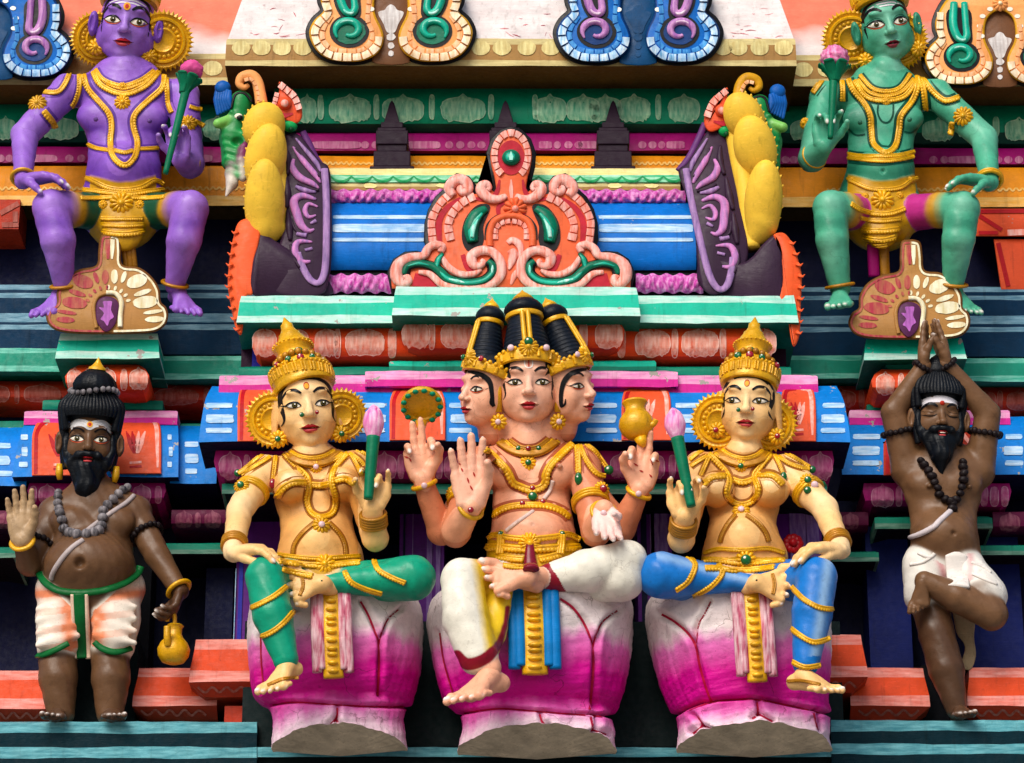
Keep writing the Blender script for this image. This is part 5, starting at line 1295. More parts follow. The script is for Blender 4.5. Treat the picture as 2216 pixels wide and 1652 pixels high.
def mk_right():
    hd = Head(1616, 868, 300, 59, yaw=-5, pitch=4, roll=3)
    J = dict(cx=1608, r=dict(neck=31, sh=33, el=27, wr=20, th=44, kn=40, ca=40, an=26, knB=44, caB=30, anB=18),
        p=dict(chest=(1608, 1025, 215), neck=(1610, 982, 240), sA=(1703, 1020, 232), eA=(1785, 1100, 285), wA=(1820, 1190, 364), sB=(1515, 1012, 228), eB=(1474, 1168, 300), wB=(1481, 1118, 352),
               hipA=(1660, 1262, 250), kneeA=(1768, 1250, 395), calfA=(1757, 1330, 402), ankA=(1744, 1436, 405), hipB=(1540, 1265, 245), kneeB=(1431, 1245, 335), calfB=(1530, 1254, 338), ankB=(1620, 1262, 356)),
        trunk=[(1020, 1542, 1676, 212, .62), (1078, 1532, 1684, 216, .62), (1138, 1542, 1674, 220, .62), (1165, 1534, 1680, 225, .64), (1210, 1524, 1698, 230, .66), (1255, 1526, 1700, 235, .7)],
        breast=[(1549, 1060, 270, 38), (1668, 1061, 268, 38)], belly=(1608, 1165, 262, 48),
        handA=((-1, -.46, -.10), (-.1, .35, -1), 124, 1, ((.25, .4, .3), (.3, .45, .3), (.35, .45, .3), (.4, .45, .3)), .2), handB=((-.05, -.10, 1), (.15, -1, -.1), 108, 1, ((.6, 1.0, .7), (.95, 1.25, .8), (1.0, 1.3, .8), (.4, .6, .5))),
        footA=((1738, 1462, 408), (.85, -.62, -.30), (.2, -.5, .9), 112, -1, 1.2), footB=((1634, 1262, 374), (1, -.30, -.02), (-.1, -.98, .15), 112, -1, 1.9))
    BL = np.array(rgb(10, 112, 196))
    M = dict(face=dict(gaze=-.04, wing=.14, lid=None, ew=.27))
    def pale(px, W, C):
        """broad pale brush stripe down the blue legging"""
        m = (C[:, 2] > .4) & (C[:, 0] < .1); x, y = px[:, 0], px[:, 1]
        s = np.exp(-((x-(1794-(y-1210)*.14))/12.)**2)*((y > 1200) & (y < 1420))*.62 + np.exp(-((y-(1206+(x-1440)*.28))/10.)**2)*((x < 1620) & (x > 1420))*.5*(y < 1300)
        C[m] = C[m]+(np.array(rgb(170, 205, 232))-C[m])*s[m][:, None]; return C
    M['paint'] = pale
    t, B = goddess('r', 'golden-skinned goddess statue in blue leggings with a tall gold crown, seated on a pink lotus', hd, J, BL, None, M, P(1608, 1300, 235))
    goddess_crown(hd, t, [(0.05, .80, GEMG, .14), (.03, .58, GEMR, .14), (.48, .54, GEMG, .13), (-.42, .58, GEMG, .14), (1.1, .44, GEMR, .12), (-1.2, .48, GEMR, .1)], tilt=(.02, -.40), h=1.16, w=.89, v=.66)
    deco(t, B, hd, J, dict(T1=TT(1350.3, 750.2), T2=TT(1350.3, 1154.1),
        wheels=((1556, 912, 62), (1666, 918, 60)), ears=((-1.05, -1.02, GEMR), (1.05, -1.18, GEMR)),
        collar=[(1, (850, 890, 930, 940, 1040, 965, 1140, 940, 1200, 895)), (1, (820, 905, 910, 965, 1030, 995, 1160, 965, 1235, 905)), (1, (790, 925, 890, 995, 1020, 1030, 1160, 1000, 1270, 925))],
        pend=(1, 1012, 1035, GEMG), vneck=(1, (740, 930, 810, 1000, 890, 1090, 915, 1170, 895, 1270, 950, 1345, 1030, 1365, 1110, 1335, 1160, 1245, 1125, 1120, 1170, 1050, 1265, 930)),
        bust=[(1, (690, 1190, 760, 1130, 880, 1115)), (1, (935, 1150, 1030, 1175, 1120, 1145)), (1, (1160, 1110, 1290, 1115, 1380, 1195))],
        clasp=(1, 1015, 1425, GEMW), strings=[(1, (970, 1455, 900, 1540, 850, 1630, 830, 1700)), (1, (1060, 1455, 1150, 1520, 1225, 1610, 1255, 1690))],
        belt=[(2, (690, 170, 810, 135, 930, 140, 1060, 142, 1240, 130, 1390, 170), 6), (2, (690, 230, 810, 230, 960, 250, 1160, 250, 1390, 230), 8), (2, (700, 300, 820, 300, 960, 320, 1150, 310, 1300, 290), 8)], buckle=(2, 1055, 235, GEMG),
        hang=[(1, (745, 940, 700, 1040, 665, 1120), None), (1, (1300, 920, 1345, 1010, 1380, 1100), GEMG)],
        shoulder=[(1, (730, 880, 650, 920, 570, 985)), (1, (720, 950, 650, 990, 580, 1040)), (1, (1320, 880, 1440, 940, 1560, 1010, 1610, 1040)), (1, (1340, 950, 1430, 1010, 1530, 1045, 1610, 1060))],
        gems=[(1, 1630, 1065, GEMG), (1, 1590, 1245, GEMG), (1, 1650, 1200, GEMW), (1, 1715, 1195, GEMG)], armlet=(.56, (1, 1590, 1165, GEMG)), legs=[(2, (1455, 460, 1560, 570, 1690, 640, 1805, 655)), (2, (1395, 765, 1490, 855, 1640, 940, 1785, 905)), (2, (540, 195, 620, 270, 560, 420, 450, 500)), (2, (820, 265, 855, 350, 750, 470, 600, 550)), (2, (1425, 1090, 1560, 1155, 1700, 1140))],
        ankl=[(2, (1415, 1280, 1540, 1275, 1700, 1310)), (2, (1285, 350, 1305, 440, 1290, 530))]))
    sash(t, [(1624, 1270, 0), (1628, 1310, 6), (1634, 1390, 8), (1640, 1474, 4)], 44, 348, GOLD, brushy('rose_cloth', rgb(232, 206, 210), rgb(170, 60, 92), bias=.45))
    lotus_bud('pink lotus bud on a green stem held by the goddess in blue leggings', (1496, 1096), (1466, 948), (1455, 884), 386)
    m = MB(); c = P(1716, 1178, 190)
    for k in range(9):
        a = 2*math.pi*k/9; ball(m, c+np.array([math.cos(a)*12, -4, math.sin(a)*12]), (10, 6, 10), paint('deep_red_paint', rgb(150, 12, 22), rough=.3), 10, 8)
    ball(m, c+np.array([0, -10, 0]), 9, paint('deep_red_paint', rgb(150, 12, 22)), 10, 8); m.build('red_bow', t, sharp=0)
    return t, B, hd
GR, GRB, GRH = mk_right()
# ================================================================ the three-headed, four-armed god in the middle
def add_solid(B, sd, vox, soft=1.2, it=1, f=.35):
    V, F, C = solid_mesh(sd, vox, soft=soft); V = smooth_mesh(V, F, it, f); B.add(V, F, C)
def add_hand(B, wrist, elbow, rw, f, n, size, thumb, curl, col, nail=NAILW, **kw):
    h = Solid(); h.cap(wrist+(elbow-wrist)*.12, wrist, rw, rw*.95, 4, col); r = hand(h, wrist, f, n, size, thumb, curl=curl, col=col, nail=nail, **kw)
    add_solid(B, h, 1.3, .8); return r
def add_foot(B, ank, td, up, size, big, col, nail=NAILW, w=1.1, **kw):
    fs = Solid(); foot(fs, P(*ank), td, up, size, big, col, nail, w=w, **kw); add_solid(B, fs, 1.3, .8)
HAIR = paint('blue_black_hair', rgb(14, 22, 34), rough=.38, dirt=.1, bump=.5, var=.3)
def diadem(hd, parent, gems, v=.66, r=1.05, tilt=-.30, h=.30):
    a = hd.a; c = hd.at(0, v, -.86); ax = hd.dir(0, 1, tilt); X = hd.dir(1, 0, 0); Zf = nrm(np.cross(X, ax)); m = MB()
    R = np.stack([X, Zf, ax], 1)
    prof = [(-.5, 1.0), (-.45, 1.09), (-.2, 1.12), (.2, 1.14), (.45, 1.13), (.55, 1.06), (.6, .95)]
    V = []; seg = 72
    for hh, rr in prof:
        for k in range(seg):
            t = 2*math.pi*k/seg; V.append(c+R@np.array([math.sin(t)*rr*r*a, math.cos(t)*rr*r*a, hh*h*a*(1.0+.35*max(0, math.cos(t))**4)]))
    n = len(prof); F = [[i*seg+k, (i+1)*seg+k, (i+1)*seg+(k+1) % seg, i*seg+(k+1) % seg] for i in range(n-1) for k in range(seg)]
    m.add(V, F, GOLD)
    for k in range(30):
        t = 2*math.pi*k/30; d = R@np.array([math.sin(t), math.cos(t), 0]); ball(m, c+d*a*r*1.13+ax*a*h*.55, a*.085, GOLD, 8, 6)
        d2 = R@np.array([math.sin(t+.1), math.cos(t+.1), 0])
        if k % 2: tube(m, [c+d2*a*r*1.12-ax*a*h*.35, c+d2*a*r*1.15+ax*a*h*.3], a*.07, GOLD, 6)
    rosette(m, c+R@np.array([0, 1.14*r*a, h*a*.5]), nrm(hd.dir(0, .25, 1)), a*.36, GOLD, 14)
    o = m.build('diadem', parent, sharp=60); g = MB()
    for t, hh, mt, q in gems:
        d = R@np.array([math.sin(t), math.cos(t), 0]); gem(g, c+d*a*(r*1.14+.14)+ax*a*h*hh, nrm(d+hd.dir(0, 0, .6)), a*q, mt)
    g.build('gem', o, sharp=0)
def tall_hair(hd, parent, base, top, scale=1., strip=True):
    """ribbed black hair wound up to a bulb with a gold tip; base and top are points"""
    ax = nrm(top-base); H = np.linalg.norm(top-base); a = hd.a*scale; R = frame(ax, (0, -1, 0.3))
    m = MB(); prof = []; n = 66
    for i in range(n+1):
        t = i/n; prof.append((t*.62*H, a*(.93-.37*t**1.3)*(1+.045*abs(math.sin(t*math.pi*11))-.02)))
    lathe(m, base, ax, prof, HAIR, 40)
    b = [(.655, .46), (.67, .60), (.71, .68), (.76, .66), (.81, .55), (.85, .40), (.87, .2)]
    lathe(m, base, ax, [(h*H, r*a) for h, r in b], HAIR, 44, 22, .06)
    o = m.build('hair', parent, sharp=0)
    g = MB(); lathe(g, base, ax, [(h*H, r*a) for h, r in [(.60, .55), (.605, .66), (.63, .69), (.66, .67), (.67, .55)]], GOLD, 36)
    lathe(g, base, ax, [(h*H, r*a) for h, r in [(.85, .3), (.855, .37), (.875, .39), (.90, .33), (.94, .20), (.97, .08), (1.0, .01)]], GOLD, 28)
    if strip:
        fr = hd.dir(0, .2, 1); fr = nrm(fr-ax*(fr@ax))
        for dx in (-.10, .10):
            sx = np.cross(ax, fr)*a*dx; tube(g, [base+fr*a*1.0+sx, base+ax*H*.2+fr*a*.94+sx, base+ax*H*.42+fr*a*.79+sx, base+ax*H*.62+fr*a*.66+sx], a*.09, GOLD, 8)
    g.build('hair_ornament', o, sharp=50)
def mk_brahma():
    t = thing('god_statue', 'three-headed four-armed god statue in white leggings seated on the middle lotus, one palm raised', 'god statue', P(1149, 1300, 235))
    f = np.array(rgb(238, 172, 138)); pale = np.array(rgb(238, 200, 192)); W_ = np.array(rgb(228, 224, 210))
    B = Body(); sd = Solid()
    hd = Head(1144, 828, 318, 60, yaw=2, pitch=3)
    hl = Head(1020, 843, 276, 54, yaw=-56, pitch=2); hr = Head(1262, 836, 276, 54, yaw=56, pitch=2)
    rows = [(985, 1078, 1222, 212, .6), (1040, 1070, 1232, 216, .6), (1098, 1072, 1228, 220, .6), (1140, 1070, 1236, 226, .64), (1190, 1060, 1246, 230, .68), (1250, 1060, 1248, 235, .7)]
    for i in range(len(rows)-1):
        (y0, l0, r0, d0, k0), (y1, l1, r1, d1, k1) = rows[i], rows[i+1]
        sd.cap(P((l0+r0)/2, y0, d0), P((l1+r1)/2, y1, d1), (r0-l0)/2, (r1-l1)/2, 18 if i == 0 else 5, f, flat=(np.array([0, 1, 0.]), k0))
    for x in (1096, 1204): sd.ell(P(x, 1022, 258), (42, 22, 34), 16, f)
    sd.ell(P(1152, 1150, 268), (62, 40, 34), 26, f)
    for x, y in ((1086, 1016), (1211, 1009)): sd.ell(P(x, y, 284), (6, 5, 6), 4, f*.75)
    sd.ell(P(1152, 1131, 316), (5, 8, 5), 3, f*.3, -1)
    ch, nk = P(1149, 1000, 215), P(1146, 962, 240); sd.cap(ch, nk, 46, 36, 22, f); sd.cap(nk, hd.at(0, -.7, -.95), 36, 36, 8, f)
    for h in (hl, hr): sd.cap(P(1149, 985, 222), h.at(0, -.7, -1.0), 34, 32, 10, f)
    A = dict(sL=(1040, 1005, 225), eL=(986, 1152, 285), wL=(1021, 1098, 352), sR=(1262, 1002, 225), eR=(1290, 1150, 285), wR=(1308, 1104, 356),
             s2L=(1048, 1030, 190), e2L=(955, 1150, 238), w2L=(914, 1038, 292), s2R=(1250, 1030, 190), e2R=(1345, 1145, 238), w2R=(1386, 1058, 292))
    A = {k: P(*v) for k, v in A.items()}
    for s in 'LR':
        sd.cap(ch, A['s'+s], 34, 36, 22, f); sd.chain([A['s'+s], A['e'+s], A['w'+s]], [36, 31, 21], 8, f)
        sd.chain([A['s2'+s], A['e2'+s], A['w2'+s]], [30, 29, 20], 8, f)
    # legs in white cloth
    K = lambda *v: P(*v)
    sd.chain([K(1085, 1262, 250), K(1000, 1254, 392), K(1008, 1340, 402), K(1034, 1418, 405)], [44, 42, 46, 40], 10, W_)
    sd.chain([K(1040, 1400, 402), K(1058, 1448, 405)], [26, 25], 4, f)
    sd.chain([K(1215, 1266, 245), K(1345, 1252, 330)], [44, 46], 10, W_); sd.chain([K(1356, 1214, 338), K(1270, 1236, 345), K(1190, 1250, 348)], [41, 43, 29], 6, W_)
    sd.cap(K(1345, 1252, 330), K(1356, 1214, 338), 46, 41, 6, W_); sd.cap(K(1195, 1250, 346), K(1146, 1250, 382), 21, 20, 4, f)
    sd.cap(K(1085, 1262, 250), K(1215, 1266, 245), 44, 44, 14, W_); sd.cap(K(1070, 1290, 330), K(1050, 1400, 380), 22, 30, 14, W_); sd.cap(K(1086, 1258, 348), K(1072, 1372, 374), 26, 22, 14, W_)
    add_solid(B, sd, 2.2, 1.2, 2, .4)
    add_hand(B, A['wL'], A['eL'], 21, (-.10, -.12, 1), (.1, -1, -.15), 146, 1, ((.1, .15, .1), (.08, .1, .08), (.1, .12, .1), (.16, .2, .15)), np.array(rgb(238, 178, 150)), spread=.10, tcurl=.35, tout=.55)
    add_hand(B, A['w2L'], A['e2L'], 20, (-.12, -.1, 1), (.12, -1, -.05), 124, 1, ((.9, 1.2, .8), (.1, .12, .1), (.1, .1, .1), (.8, 1.2, .8)), f, spread=.05, tcurl=.5, fat=1.1)
    add_hand(B, A['w2R'], A['e2R'], 20, (.12, -.1, 1), (-.12, -1, -.05), 124, -1, ((.9, 1.2, .8), (.1, .12, .1), (.1, .1, .1), (.8, 1.2, .8)), f, spread=.05, tcurl=.5, fat=1.1)
    add_hand(B, A['wR'], A['eR'], 21, (.08, -.40, -1), (.0, -1, .3), 104, -1, ((.2, .3, .2), (.25, .3, .2), (.25, .35, .25), (.3, .4, .3)), pale, spread=.06, tcurl=.6, tout=.5, fat=1.15)
    add_foot(B, (1060, 1462, 408), (-.70, -.62, -.42), (-.3, -.5, .8), 142, 1, f, w=1.2)
    add_foot(B, (1144, 1250, 392), (-1, -.42, .06), (-.3, -.95, .25), 130, 1, f, w=1.5)
    for h, yw in ((hd, 0), (hl, 1), (hr, 1)):
        hs = Solid(); h.solid(hs, f, ears=not yw); hs.cap(h.at(0, -.6, -.9), h.at(0, -1.6, -1.1), 34, 33, 8, f); h.mesh(B, hs, 1.15)
    def pt(px, W, C):
        x, y = px[:, 0], px[:, 1]; isW = np.abs(C-W_).sum(1) < .05
        gold = np.array(rgb(200, 150, 10)); m = (np.abs(C-f).sum(1) < .08) & (y > 1172+8*np.cos((x-1149)/40)) & (W[:, 1] > -318) & (y < 1300) & (x > 1030) & (x < 1265); C[m] = gold
        yl = np.array(rgb(236, 196, 30)); s = np.clip((x-(1016+(y-1210)*.14))/18, 0, 1); m = isW & (x < 1112) & (y > 1200) & (W[:, 1] < -300) & (W[:, 2] < P(1, 1190, 350)[2]); C[m] = C[m]+(yl-C[m])*s[m][:, None]
        return C
    B.paint(pt)
    def scalp(px, W, C):
        for h, yw in ((hd, 0), (hl, 1), (hr, 1)):
            loc = (W-h.c)@h.R/h.a; m = (np.linalg.norm(loc-[0, .2, -.9], axis=1) < 1.45) & (loc[:, 1] > .86-.3*np.abs(loc[:, 0])) & (loc[:, 1] < 2)
            C[m] = (.008, .010, .014)
        return C
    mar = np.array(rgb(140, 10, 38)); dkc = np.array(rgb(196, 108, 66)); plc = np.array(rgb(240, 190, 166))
    def cuff(px, W, C):
        x, y = px[:, 0], px[:, 1]; m = (np.abs(C-W_).sum(1) < .3) & (y > 1200) & (y < 1296) & (x < 1186+.60*(y-1215)) & (x > 1140+.5*(y-1215)) & (W[:, 1] < -318); C[m] = mar
        T6 = TT(854, 1047.9); e = polydist(px, spline(T6(540, 1490, 620, 1555, 730, 1540, 830, 1480, 900, 1400, 940, 1300, 965, 1180, 978, 1070), 6)); wd_ = np.interp(x, [985, 1060, 1092], [13, 13, 5]); m = (np.abs(C-f).sum(1) > .12) & (y > 1230) & (x < 1110) & (W[:, 1] < -300); s = np.clip((wd_+1.5-e)/3., 0, 1)*m; C[:] = C+(mar-C)*s[:, None]
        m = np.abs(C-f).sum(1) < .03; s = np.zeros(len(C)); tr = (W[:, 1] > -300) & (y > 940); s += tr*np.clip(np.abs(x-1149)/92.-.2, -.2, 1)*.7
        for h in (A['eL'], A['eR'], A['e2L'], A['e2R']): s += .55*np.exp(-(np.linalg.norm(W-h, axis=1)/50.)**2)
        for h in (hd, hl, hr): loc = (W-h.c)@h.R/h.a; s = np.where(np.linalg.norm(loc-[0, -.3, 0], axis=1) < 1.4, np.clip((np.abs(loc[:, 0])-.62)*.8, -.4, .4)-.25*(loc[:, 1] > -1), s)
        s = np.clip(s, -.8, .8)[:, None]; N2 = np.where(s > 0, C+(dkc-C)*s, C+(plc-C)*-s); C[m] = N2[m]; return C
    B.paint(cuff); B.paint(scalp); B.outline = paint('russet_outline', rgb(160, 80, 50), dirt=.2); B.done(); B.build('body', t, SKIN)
    face_paint(hd, t, dict(gaze=.0, wing=.10, lid=None, ew=.255)); lips_paint(hd, t)
    face_paint(hl, t, dict(sides=(1,), wing=.06, ew=.27, gaze=.0)); lips_paint(hl, t); face_paint(hr, t, dict(sides=(-1,), wing=.06, ew=.27, gaze=.0)); lips_paint(hr, t)
    hairline(hd, t, [[[-.86, -.58], [-.80, -.38], [-.86, .05], [-.84, .42], [-.66, .70], [-.36, .84], [0, .88], [.36, .84], [.66, .70], [.84, .42], [.86, .05], [.80, -.38], [.86, -.58]]], [[.02, .06, .10, .10, .11, .10, .10, .10, .11, .10, .10, .06, .02]])
    mp = lambda x, y: B.on(x, y, 1.8)
    m = MB(); stroke(m, spline([[1000, 806], [1022, 806], [1046, 814], [1060, 828], [1064, 850], [1066, 872], [1069, 880]], 6), [3, 6, 10, 12, 10, 9, 8], mp, INK, 3); stroke(m, spline([[1068, 878], [1062, 874], [1061, 862]], 6), [5, 5, 2], mp, INK, 2); m.build('hairline', t, sharp=0)
    m = MB(); stroke(m, spline([[1284, 802], [1262, 800], [1238, 808], [1222, 824], [1215, 846], [1214, 872], [1216, 880]], 6), [3, 6, 10, 12, 10, 9, 8], mp, INK, 3); stroke(m, spline([[1213, 881], [1222, 876], [1224, 864]], 6), [5, 5, 2], mp, INK, 2); m.build('hairline', t, sharp=0)
    WM = paint('white_mark', rgb(236, 224, 218), dirt=0); RM = paint('red_mark', rgb(180, 40, 20), dirt=0)
    m = MB(); stroke(m, spline([[-.14, .80], [-.12, .56], [0, .50], [.12, .56], [.14, .80]], 6), .04, hd.onf(.02), WM, .03); stroke(m, [[0, .82], [0, .54]], .045, hd.onf(.03), RM, .03); m.build('forehead_mark', t, sharp=0)
    # hair and diadems
    tall_hair(hl, t, P(1048, 800, 238), P(1066, 646, 238), .82, True); tall_hair(hr, t, P(1238, 794, 238), P(1180, 645, 238), .86, True)
    tall_hair(hd, t, P(1143, 792, 275), P(1130, 628, 275), .98)
    for h, gm in ((hl, [(.55, .5, GEMR, .12), (-.3, .5, GEMG, .12)]), (hr, [(-.4, .5, GEMW, .12), (.35, .4, GEMG, .11)]), (hd, [(0, .95, GEMG, .16), (-.5, .5, GEMW, .12), (.5, .5, GEMW, .12)])): diadem(h, t, gm, .56, 1.0, -.46, .36)
    for q in (-1, 1):
        m = MB(); tube(m, [hd.at(q*.97, .12, -.45), hd.at(q*1.06, -.35, -.42), hd.at(q*1.02, -1.0, -.40)], [hd.a*.07, hd.a*.15, hd.a*.12], GOLD, 10, .6); m.build('ear_ornament', t, sharp=0)
        earring(hd, t, q*1.02, -1.34, -.36, hd.a*.30, GEMW)
    T5, T6 = TT(854, 634.8), TT(854, 1047.9)
    cord(B, t, 'collar_plate', T5(930, 1270, 1040, 1340, 1155, 1358, 1260, 1340, 1370, 1265), 17, GOLDD, plain=True, off=.5, flat=.16)
    for k, p in enumerate(((1000, 1270, 1080, 1325, 1155, 1340, 1240, 1325, 1330, 1260), (960, 1280, 1050, 1350, 1155, 1370, 1260, 1350, 1375, 1270), (900, 1290, 1020, 1375, 1155, 1400, 1290, 1375, 1420, 1280))): cord(B, t, 'necklace', T5(*p), 6, GOLDD if k == 0 else GOLD, 7, 1.5)
    boss(B, t, *T5(1155, 1470)[0], 18, GEMG, 'pendant')
    for x, g in ((1075, GEMG), (1157, GEMR), (1245, GEMG)): boss(B, t, *T5(x, 1342)[0], 7, g, 'necklace_gem', gr=.8)
    cord(B, t, 'garland', T5(790, 1355, 850, 1400, 910, 1460, 980, 1540, 1030, 1640)[:]+T6(1090, 20, 1180, 50, 1270, 25, 1310, -40)+T5(1300, 1590, 1340, 1500, 1430, 1400, 1540, 1300), 10, GOLD, 7, 2, flat=.65)
    boss(B, t, *T6(1195, 40)[0], 9, GEMR, 'gem_setting', gr=.7); boss(B, t, *T6(1195, 112)[0], 12, GEMG, 'gem_setting', gr=.8)
    cord(B, t, 'chest_band', T6(840, 270, 930, 215, 1050, 185, 1190, 180, 1330, 190, 1450, 235, 1515, 290), 9, GOLD, 8, 2, flat=.65, depth=.2)
    boss(B, t, *T6(1110, 172)[0], 8, GEMR, 'gem_setting', gr=.8); boss(B, t, *T6(1282, 158)[0], 8, GEMR, 'gem_setting', gr=.8)
    for p, w in (((770, 480, 870, 435, 1000, 460, 1190, 470, 1400, 450, 1500, 430, 1610, 480), 8), ((760, 545, 900, 540, 1050, 555, 1190, 560, 1350, 550, 1600, 540), 10), ((880, 620, 1000, 640, 1120, 650), 9), ((1250, 650, 1340, 630, 1440, 600), 9), ((940, 700, 1040, 715, 1120, 715), 7)): cord(B, t, 'girdle', T6(*p), w, GOLD, 12, 1.5, depth=.25, flat=.6)
    for x in (925, 1445):
        m = MB(); q = B.drape(T6(x, 440, x-5, 520, x-15, 610), 3)
        for dx in (-5, 0, 5): tube(m, q+np.array([dx, -3, 0]), 4, GOLD, 8)
        o = m.build('girdle_tassel', t, sharp=0); boss(B, t, *T6(x, 432)[0], 9, GEMG, 'gem_setting', gr=.7)
    boss(B, t, *T6(1170, 515)[0], 24, None, 'buckle', petals=15); DR = paint('dark_red_gloss', rgb(120, 14, 40), rough=.25, coat=.3)
    m = MB(); q = B.drape(T6(1170, 510, 1172, 600, 1175, 690, 1178, 745), 8); tube(m, q, np.linspace(7, 17, len(q)), DR, 12, .55); m.build('girdle_drop', t, sharp=0)
    cord(B, t, 'sacred_thread', T6(965, 405, 1060, 330, 1150, 270, 1200, 235), 4.5, paint('thread_white', rgb(222, 196, 186)), plain=True); cord(B, t, 'sacred_thread', T6(1290, 130, 1340, 60, 1370, -30), 4.5, paint('thread_white', rgb(222, 196, 186)), plain=True)
    for p, r_, g in ((T5(1580, 1300, 1590, 1400, 1595, 1560), 8, GEMG), (T5(1600, 1300, 1660, 1440, 1750, 1560, 1830, 1580), 7, None), (T5(1640, 1290, 1740, 1370, 1800, 1450, 1850, 1520), 6, None)):
        o = cord(B, t, 'shoulder_chain', p, r_, GOLD, 8, 2)
        if g and o: x, y = p[-1]; c = B.on(x, y+12, 6); c = P(x, y+12, 262) if c is None else c; m = MB(); gem(m, c, -nrm(c-CAM), 8, g, 1.7); m.build('gem', o, sharp=0)
    x, y = T5(1855, 1530)[0]; m = MB(); c = B.on(x, y, 5); c = P(x, y, 240) if c is None else c; gem(m, c, -nrm(c-CAM), 10, GEMG); m.build('gem', t, sharp=0)
    for s, x, y, g in (('L', 980, 1068, None), ('R', 1302, 1060, GEMR)):
        arm_band(t, A['s'+s], A['e'+s], .58, 35.5, 4.5, 3, name='armlet'); boss(B, t, x, y, 18, g, 'armlet_boss', 3, 13, .45)
    for s, e, q in (('wL', 'eL', .07), ('wR', 'eR', .10), ('w2L', 'e2L', .10), ('w2R', 'e2R', .10)):
        c = A[s]+(A[e]-A[s])*q; m = MB(); bangle(m, c, A[e]-A[s], 24, 5, GOLD, 1); o = m.build('bracelet', t, sharp=0)
        g = MB(); v = -nrm(c-CAM); gem(g, c+v*27-np.array([0, 0, 2]), v, 6.5, GEMR if s[0] == 'w' and s[1] == 'L' else GEMW); g.build('gem', o, sharp=0)
    MAR = paint('maroon_gloss_paint', rgb(140, 12, 40), rough=.22, coat=.4, var=.3)
    sash(t, [(1152, 1266, 0), (1154, 1310, 8), (1157, 1390, 10), (1158, 1458, 6)], 56, 348, GOLD, paint('sky_blue_cloth', rgb(0, 118, 190), var=.2))
    # blood-red henna dabs on the palms
    m = MB(); HEN = paint('henna_red', rgb(170, 30, 24), dirt=0)
    for x, y, dx, dy in ((873, 974, 3, 5), (880, 990, 5, 2), (888, 996, 2, 4), (866, 985, 2, 3), (1013, 1040, 2, 6), (1026, 1027, 2, 5), (1020, 1056, 3, 5), (994, 1004, 3, 2), (1376, 1006, 5, 3), (1410, 1000, 3, 7), (1422, 998, 4, 2), (1388, 1020, 4, 2), (1408, 1030, 3, 3), (1000, 1017, 2, 4)):
        stroke(m, [[x-dx, y-dy], [x, y], [x+dx, y+dy]], [1, 4, 1.5], lambda a, b: B.on(a, b, 1.2), HEN, 2)
    m.build('palm_mark', t, sharp=0)
    # what the raised hands hold up
    r = thing('jewelled_ring', 'gold disc edged with green stones raised by the three-headed god', 'gold disc', P(914, 907, 300)); c = P(913, 877, 312); n = nrm(CAM-c)+np.array([0, 0, -.85]); R = frame(n)
    m = MB(); lathe(m, c-R[:, 2]*8, R[:, 2], [(0, 30), (2, 42), (8, 44), (13, 40), (13, 33), (9, 31), (9, 0.5)], GOLD, 40, hint=(0, 0, 1)); tube(m, [P(912, 912, 306), P(911, 930, 304), P(908, 948, 304)], [13, 8, 3], GOLD, 10); m.build('disc', r, sharp=45)
    m = MB()
    for k in range(13): a = 2*math.pi*k/13; p = c+R@np.array([38*math.cos(a), 38*math.sin(a), 7]); ball(m, p, (6.5, 6.5, 5), paint('turquoise_stone', rgb(0, 132, 96), rough=.25), 10, 7)
    m.build('stone', r, sharp=0)
    w = thing('water_pot', 'small gold water pot with a side spout raised by the three-headed god', 'water pot', P(1385, 962, 300), 'gold water pots'); b = P(1380, 950, 305); ax = nrm(np.array([-.06, 0, 1]))
    m = MB(); lathe(m, b, ax, [(0, 10), (2, 20), (14, 32), (28, 37), (42, 35), (54, 27), (60, 22), (68, 21), (74, 24), (78, 27), (82, 25), (82, 18), (70, 12)], GOLD, 32); m.build('belly', w, sharp=50)
    m = MB(); tube(m, spline([P(1400, 920, 318), P(1414, 918, 322), P(1420, 908, 326)], 5), [9, 8, 8, 7, 7, 6.5, 6, 6, 6, 6, 6][:11], GOLD, 10); m.build('spout', w, sharp=0)
    m = MB(); tube(m, [P(1386, 948, 312), P(1390, 960, 312), P(1394, 968, 310)], [14, 10, 4], GOLD, 10); m.build('foot', w, sharp=0)
    return t, B
BR, BRB = mk_brahma()
